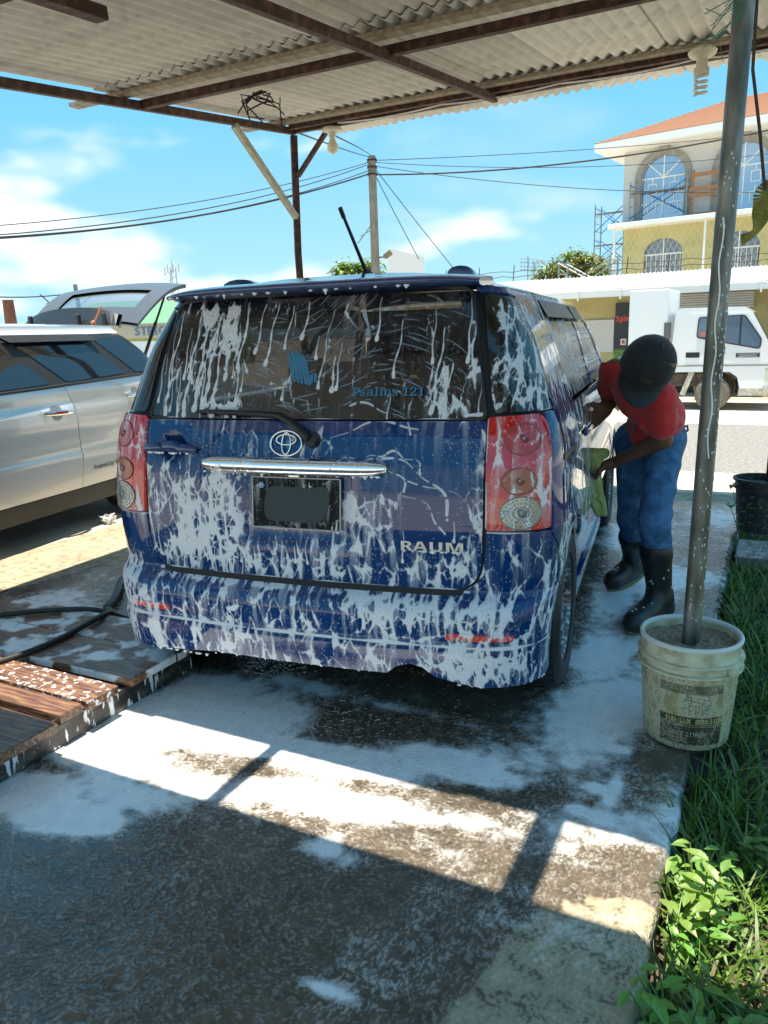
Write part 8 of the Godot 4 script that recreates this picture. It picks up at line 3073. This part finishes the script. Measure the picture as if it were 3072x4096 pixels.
# ---------------------------------------------------------------- verge
func make_plants() -> void:
	var rng := RandomNumberGenerator.new()
	rng.seed = 42
	# grass: many blades of three shapes
	var gm := mat(1, 1, 1, 0.45)
	gm.vertex_color_use_as_albedo = true
	gm.backlight_enabled = true
	gm.backlight = lin(0.30, 0.45, 0.08)
	for kind in 3:
		var mb := MB.new()
		mb.colored = true
		mb.col = Color(1, 1, 1)
		var n := 5
		var prev := []
		for k in n + 1:
			var t := float(k) / n
			var bend: float = [0.35, 0.75, 1.15][kind]
			var w: float = [0.0042, 0.0060, 0.0075][kind] * (1.0 - pow(t, 1.8)) + 0.0003
			var p := Vector3(0, sin(bend * t) / bend, (1.0 - cos(bend * t)) / bend)
			var nn := Vector3(0, -sin(bend * t), cos(bend * t)) * -1.0
			nn = Vector3(0, sin(bend * t) + 0.2, -cos(bend * t)).normalized()
			var a := p + Vector3(-w * 5.0, 0, 0)
			var b := p + Vector3(w * 5.0, 0, 0)
			if k > 0:
				mb.quadn(prev[0], prev[1], b, a, prev[2], prev[2], nn, nn)
			prev = [a, b, nn]
		var me := mb.mesh()
		var mm := MultiMesh.new()
		mm.transform_format = MultiMesh.TRANSFORM_3D
		mm.use_colors = true
		mm.mesh = me
		var count: int = [7500, 8500, 5000][kind]
		mm.instance_count = count
		for k in count:
			var l := -0.13 + pow(rng.randf(), 1.25) * 2.3
			var s := rng.randf_range(0.75, 5.3)
			# thin where the soil shows behind the bucket
			var bare := exp(-pow((l - 0.16) / 0.16, 2.0) - pow((s - 2.50) / 0.28, 2.0))
			if rng.randf() < bare * 0.97:
				l += 0.45
			if Vector2(l + 0.18, s - 2.47).length() < 0.15:
				l += 0.35
			var len := rng.randf_range(0.07, 0.19) * (1.0 if kind < 2 else 1.15)
			var tiltd := rng.randf_range(0.0, 0.95)
			var bs := Basis(Vector3.UP, rng.randf() * TAU) * Basis(Vector3.RIGHT, tiltd)
			bs = bs.scaled_local(Vector3(rng.randf_range(0.11, 0.2), len, len))
			mm.set_instance_transform(k, Transform3D(bs, bay(l, s, -0.105 + rng.randf_range(-0.01, 0.015))))
			var v := rng.randf_range(0.55, 1.4)
			var c := Color(0.07, 0.16, 0.022).lerp(Color(0.15, 0.22, 0.03), rng.randf() * 0.7)
			if rng.randf() < 0.05:
				c = Color(0.24, 0.19, 0.08)
			mm.set_instance_color(k, Color(c.r * v, c.g * v, c.b * v))
		var mi := MultiMeshInstance3D.new()
		mi.multimesh = mm
		mi.material_override = gm
		mi.name = numbered("grass")
		add_child(mi)
		tag(mi, ["short upright green grass blades beside the slab", "bent green grass blades beside the slab", "long arching grass blades beside the slab"][kind], "grass", "", "stuff")
	# leafy weeds along the edge
	var labels := ["small leafy weed growing against the slab edge", "bright broad-leaved weed at the slab's near corner"]
	for k in 26:
		var l := -0.10 + rng.randf() * (0.30 if k < 16 else 0.9)
		var s := rng.randf_range(0.85, 1.85) if k < 14 else rng.randf_range(1.9, 5.0)
		if k < 14:
			l = -0.10 + pow(rng.randf(), 1.6) * 0.5
		if Vector2(l + 0.18, s - 2.47).length() < 0.17:
			continue
		weed(l, s, k, rng, labels[0] if k >= 14 else labels[1], "weeds along the slab")
	# the plant beside the dark bucket
	var p := bay_pt(1612, 1110, 4.7)
	weed_at(Vector3(p.x - 0.02, -0.06, p.z), 99, rng, "leafy weed growing beside the dark bucket", "", 0.34)

func weed(l: float, s: float, k: int, rng: RandomNumberGenerator, label: String, group: String) -> void:
	weed_at(bay(l, s, -0.10), k, rng, label, group, rng.randf_range(0.09, 0.2))

func weed_at(p: Vector3, k: int, rng: RandomNumberGenerator, label: String, group: String, tall: float) -> void:
	var o := thing("weed", label, "plant", Transform3D(Basis(Vector3.UP, rng.randf() * TAU), p), group)
	var lm := mat(0.10, 0.20, 0.035, 0.42)
	lm.albedo_color = lin(rng.randf_range(0.10, 0.17), rng.randf_range(0.21, 0.30), rng.randf_range(0.03, 0.055))
	lm.backlight_enabled = true
	lm.backlight = lin(0.30, 0.45, 0.10)
	var stems := 3 + rng.randi() % 3
	var sb := MB.new()
	var leaves := []
	for q in stems:
		var a := TAU * q / stems + rng.randf()
		var lean := rng.randf_range(0.15, 0.6)
		var h := tall * rng.randf_range(0.7, 1.1)
		var top := Vector3(cos(a) * lean * h, h, sin(a) * lean * h)
		sb.tube([Vector3.ZERO, top * 0.5 + Vector3(0, 0.01, 0), top], [0.0028, 0.0022, 0.0014], 5)
		var nl := 5
		for e in nl:
			var t := 0.25 + 0.75 * e / (nl - 1)
			var b := (top * 0.5 + Vector3(0, 0.01, 0)).lerp(top, (t - 0.5) * 2.0) if t > 0.5 else Vector3.ZERO.lerp(top * 0.5 + Vector3(0, 0.01, 0), t * 2.0)
			var la := a + (PI * 0.5 if e % 2 else -PI * 0.5) + rng.randf_range(-0.5, 0.5)
			leaves.append([b, la, rng.randf_range(0.03, 0.062) * (0.75 + tall * 1.5), rng.randf_range(-0.1, 0.6)])
	put(sb, "stem", mat(0.09, 0.13, 0.03, 0.6), o)
	for q in leaves:
		var mb := MB.new()
		var dir := Vector3(cos(q[1]), q[3], sin(q[1])).normalized()
		var sd := dir.cross(Vector3.UP).normalized()
		var up := sd.cross(dir).normalized()
		var L: float = q[2]
		var W := L * 0.23
		var b: Vector3 = q[0]
		var prof := [[0.0, 0.08], [0.22, 0.75], [0.45, 1.0], [0.72, 0.7], [1.0, 0.02]]
		for e in prof.size() - 1:
			for s in [-1.0, 1.0]:
				var t0: float = prof[e][0]
				var t1: float = prof[e + 1][0]
				var c0 := b + dir * (L * t0) - up * (L * 0.25 * t0 * t0)
				var c1 := b + dir * (L * t1) - up * (L * 0.25 * t1 * t1)
				var e0: Vector3 = c0 + sd * (s * W * prof[e][1]) + up * (W * 0.35 * prof[e][1])
				var e1: Vector3 = c1 + sd * (s * W * prof[e + 1][1]) + up * (W * 0.35 * prof[e + 1][1])
				mb.quad(c0, c1, e1, e0, up)
		put(mb, "leaf", lm, o)

# ---------------------------------------------------------------- bits and pieces
func smooth_path(pts: Array, per := 6) -> Array:
	var c := Curve3D.new()
	for i in pts.size():
		var a: Vector3 = pts[maxi(i - 1, 0)]
		var b: Vector3 = pts[mini(i + 1, pts.size() - 1)]
		var t := (b - a) / 6.0
		c.add_point(pts[i], -t, t)
	var out := []
	for i in (pts.size() - 1) * per + 1:
		out.append(c.sample(i / per, float(i % per) / per) if i < (pts.size() - 1) * per else pts[pts.size() - 1])
	return out

func make_small_things() -> void:
	# pressure hose over the ramp, its taped joint, and a second run
	var hz := 0.1325
	var ho := thing("black_hose", "black rubber hose lying over the plank ramp with taped joint", "hose", Transform3D())
	var m1 := MB.new()
	m1.tube(smooth_path([bay(-2.75, 1.45, hz), bay(-2.60, 1.70, hz), bay(-2.55, 1.95, hz), bay(-2.60, 2.26, hz), bay(-2.72, 2.42, 0.08), bay(-2.92, 2.57, 0.02)]), 0.0125, 10)
	put(m1, "hose_run", M.rubber, ho)
	var tape := nmat(ntex([[0.0, 0.02, 0.022, 0.026], [0.5, 0.06, 0.07, 0.085], [1.0, 0.16, 0.19, 0.23]], 0.08, 211), Vector3(8, 8, 8), 0.5)
	var m2 := MB.new()
	var tp := smooth_path([bay(-2.90, 2.555, 0.025), bay(-2.96, 2.66, 0.028), bay(-3.05, 2.78, 0.028), bay(-3.17, 2.92, 0.026), bay(-3.2, 3.0, 0.024)], 10)
	var tr := []
	for k in tp.size():
		tr.append(0.017 + 0.004 * sin(k * 1.9) * sin(k * 0.7))
	m2.tube(tp, tr, 10)
	put(m2, "tape_wrap", tape, ho)
	var h2 := thing("black_hose", "thin black hose running from the ramp under the blue car", "hose", Transform3D())
	var m3 := MB.new()
	m3.tube(smooth_path([bay(-3.25, 1.95, hz), bay(-3.05, 2.09, hz), bay(-2.88, 2.22, hz), bay(-2.70, 2.33, 0.12), bay(-2.52, 2.42, 0.05), bay(-2.3, 2.55, 0.018), bay(-1.9, 2.7, 0.018)]), 0.0115, 10)
	put(m3, "hose_run", M.rubber, h2)
	# red bucket just inside the frame
	var rb := thing("red_bucket", "red plastic bucket beside the plank ramp", "bucket", Transform3D(Basis(), bay(-3.62, 2.34, 0)))
	var rm := MB.new()
	rm.lathe(Transform3D(), [Vector2(0, 0.005), Vector2(0.10, 0.005), Vector2(0.125, 0.25), Vector2(0.135, 0.255), Vector2(0.135, 0.265), Vector2(0.12, 0.265), Vector2(0.098, 0.03), Vector2(0, 0.03)], 28)
	put(rm, "shell", mat(0.38, 0.03, 0.02, 0.45), rb)
	var rh := MB.new()
	var rp := []
	for k in 13:
		var a := PI * k / 12.0
		rp.append(Vector3(cos(a) * 0.13, 0.26 - sin(a) * 0.10, 0.03 + sin(a) * 0.08))
	rh.tube(rp, 0.004, 6)
	put(rh, "handle", M.steel, rb)
	# crumpled foil by the silver car
	var rng := RandomNumberGenerator.new()
	rng.seed = 33
	var lc := bay_pt(236, 1128, 5.55)
	var li := MB.new()
	for k in 16:
		var c := Vector3(rng.randf_range(-0.06, 0.06), rng.randf_range(0.012, 0.05), rng.randf_range(-0.04, 0.04))
		li.box(Transform3D(Basis.from_euler(Vector3(rng.randf() * 3, rng.randf() * 3, rng.randf() * 3)), Vector3(lc.x, 0, lc.z) + c), Vector3(rng.randf_range(0.03, 0.08), 0.006, rng.randf_range(0.03, 0.06)), 0.002)
	tag(put(li, "crumpled_wrapper", mat(0.55, 0.55, 0.53, 0.35, 0.5), self), "crumpled silver wrapper on the sunny concrete by silver car", "litter")
	# rope and the yellow-green strap at the right-hand post
	var rope := MB.new()
	var ra := bay_pt(1626, 150, 3.6)
	var rbp := bay_pt(1652, 410, 3.6)
	rope.tube([ra + Vector3(-0.005, 0.5, 0), ra, ra.lerp(rbp, 0.5) + Vector3(0.004, 0, 0), rbp], 0.007, 6)
	tag(put(rope, "rope", mat(0.06, 0.05, 0.045, 0.9), self), "thin dark rope hanging from the canopy beside the steel pole", "rope")
	var strap := MB.new()
	var sp := [bay_pt(1668, 400, 3.6), bay_pt(1652, 420, 3.6), bay_pt(1648, 450, 3.6), bay_pt(1640, 480, 3.6), bay_pt(1628, 505, 3.6), bay_pt(1602, 520, 3.6)]
	var sw := [0.035, 0.05, 0.045, 0.034, 0.03, 0.036]
	var pth := smooth_path(sp, 5)
	for k in pth.size() - 1:
		var f0 := float(k) / (pth.size() - 1) * (sw.size() - 1)
		var f1 := float(k + 1) / (pth.size() - 1) * (sw.size() - 1)
		var w0 := lerpf(sw[int(f0)], sw[mini(int(f0) + 1, sw.size() - 1)], f0 - int(f0))
		var w1 := lerpf(sw[int(f1)], sw[mini(int(f1) + 1, sw.size() - 1)], f1 - int(f1))
		var d: Vector3 = (pth[k + 1] - pth[k]).normalized()
		var tw := 0.9 * sin(k * 0.22)
		var sd := d.cross(Vector3.BACK).normalized().rotated(d, tw)
		var d2: Vector3 = d
		var sd2 := d2.cross(Vector3.BACK).normalized().rotated(d2, 0.9 * sin((k + 1) * 0.22))
		var nn := sd.cross(d).normalized()
		strap.quad(pth[k] - sd * w0, pth[k] + sd * w0, pth[k + 1] + sd2 * w1, pth[k + 1] - sd2 * w1, nn)
		strap.quad(pth[k] - sd * w0 - nn * 0.003, pth[k] + sd * w0 - nn * 0.003, pth[k + 1] + sd2 * w1 - nn * 0.003, pth[k + 1] - sd2 * w1 - nn * 0.003, -nn)
	tag(put(strap, "hanging_strap", nmat(ntex([[0.0, 0.13, 0.13, 0.02], [1.0, 0.30, 0.29, 0.05]], 0.03, 213), Vector3(3, 3, 3), 0.7), self), "twisted yellow-green strap hanging from the thin rope", "strap")
	# green net shred tied round the pole's head
	var net := MB.new()
	for k in 12:
		var b := bay_pt(1603, 6, 2.27) + Vector3(rng.randf_range(-0.04, 0.0), rng.randf_range(-0.05, 0.05), 0.03)
		net.tube([b, b + Vector3(rng.randf_range(-0.08, 0.0), rng.randf_range(-0.08, -0.01), 0.01), b + Vector3(rng.randf_range(-0.12, -0.02), rng.randf_range(-0.12, -0.03), 0.01)], 0.0012, 4)
	tag(put(net, "net_shred", mat(0.03, 0.20, 0.15, 0.7), self), "frayed green netting tied high on the steel pole", "netting")
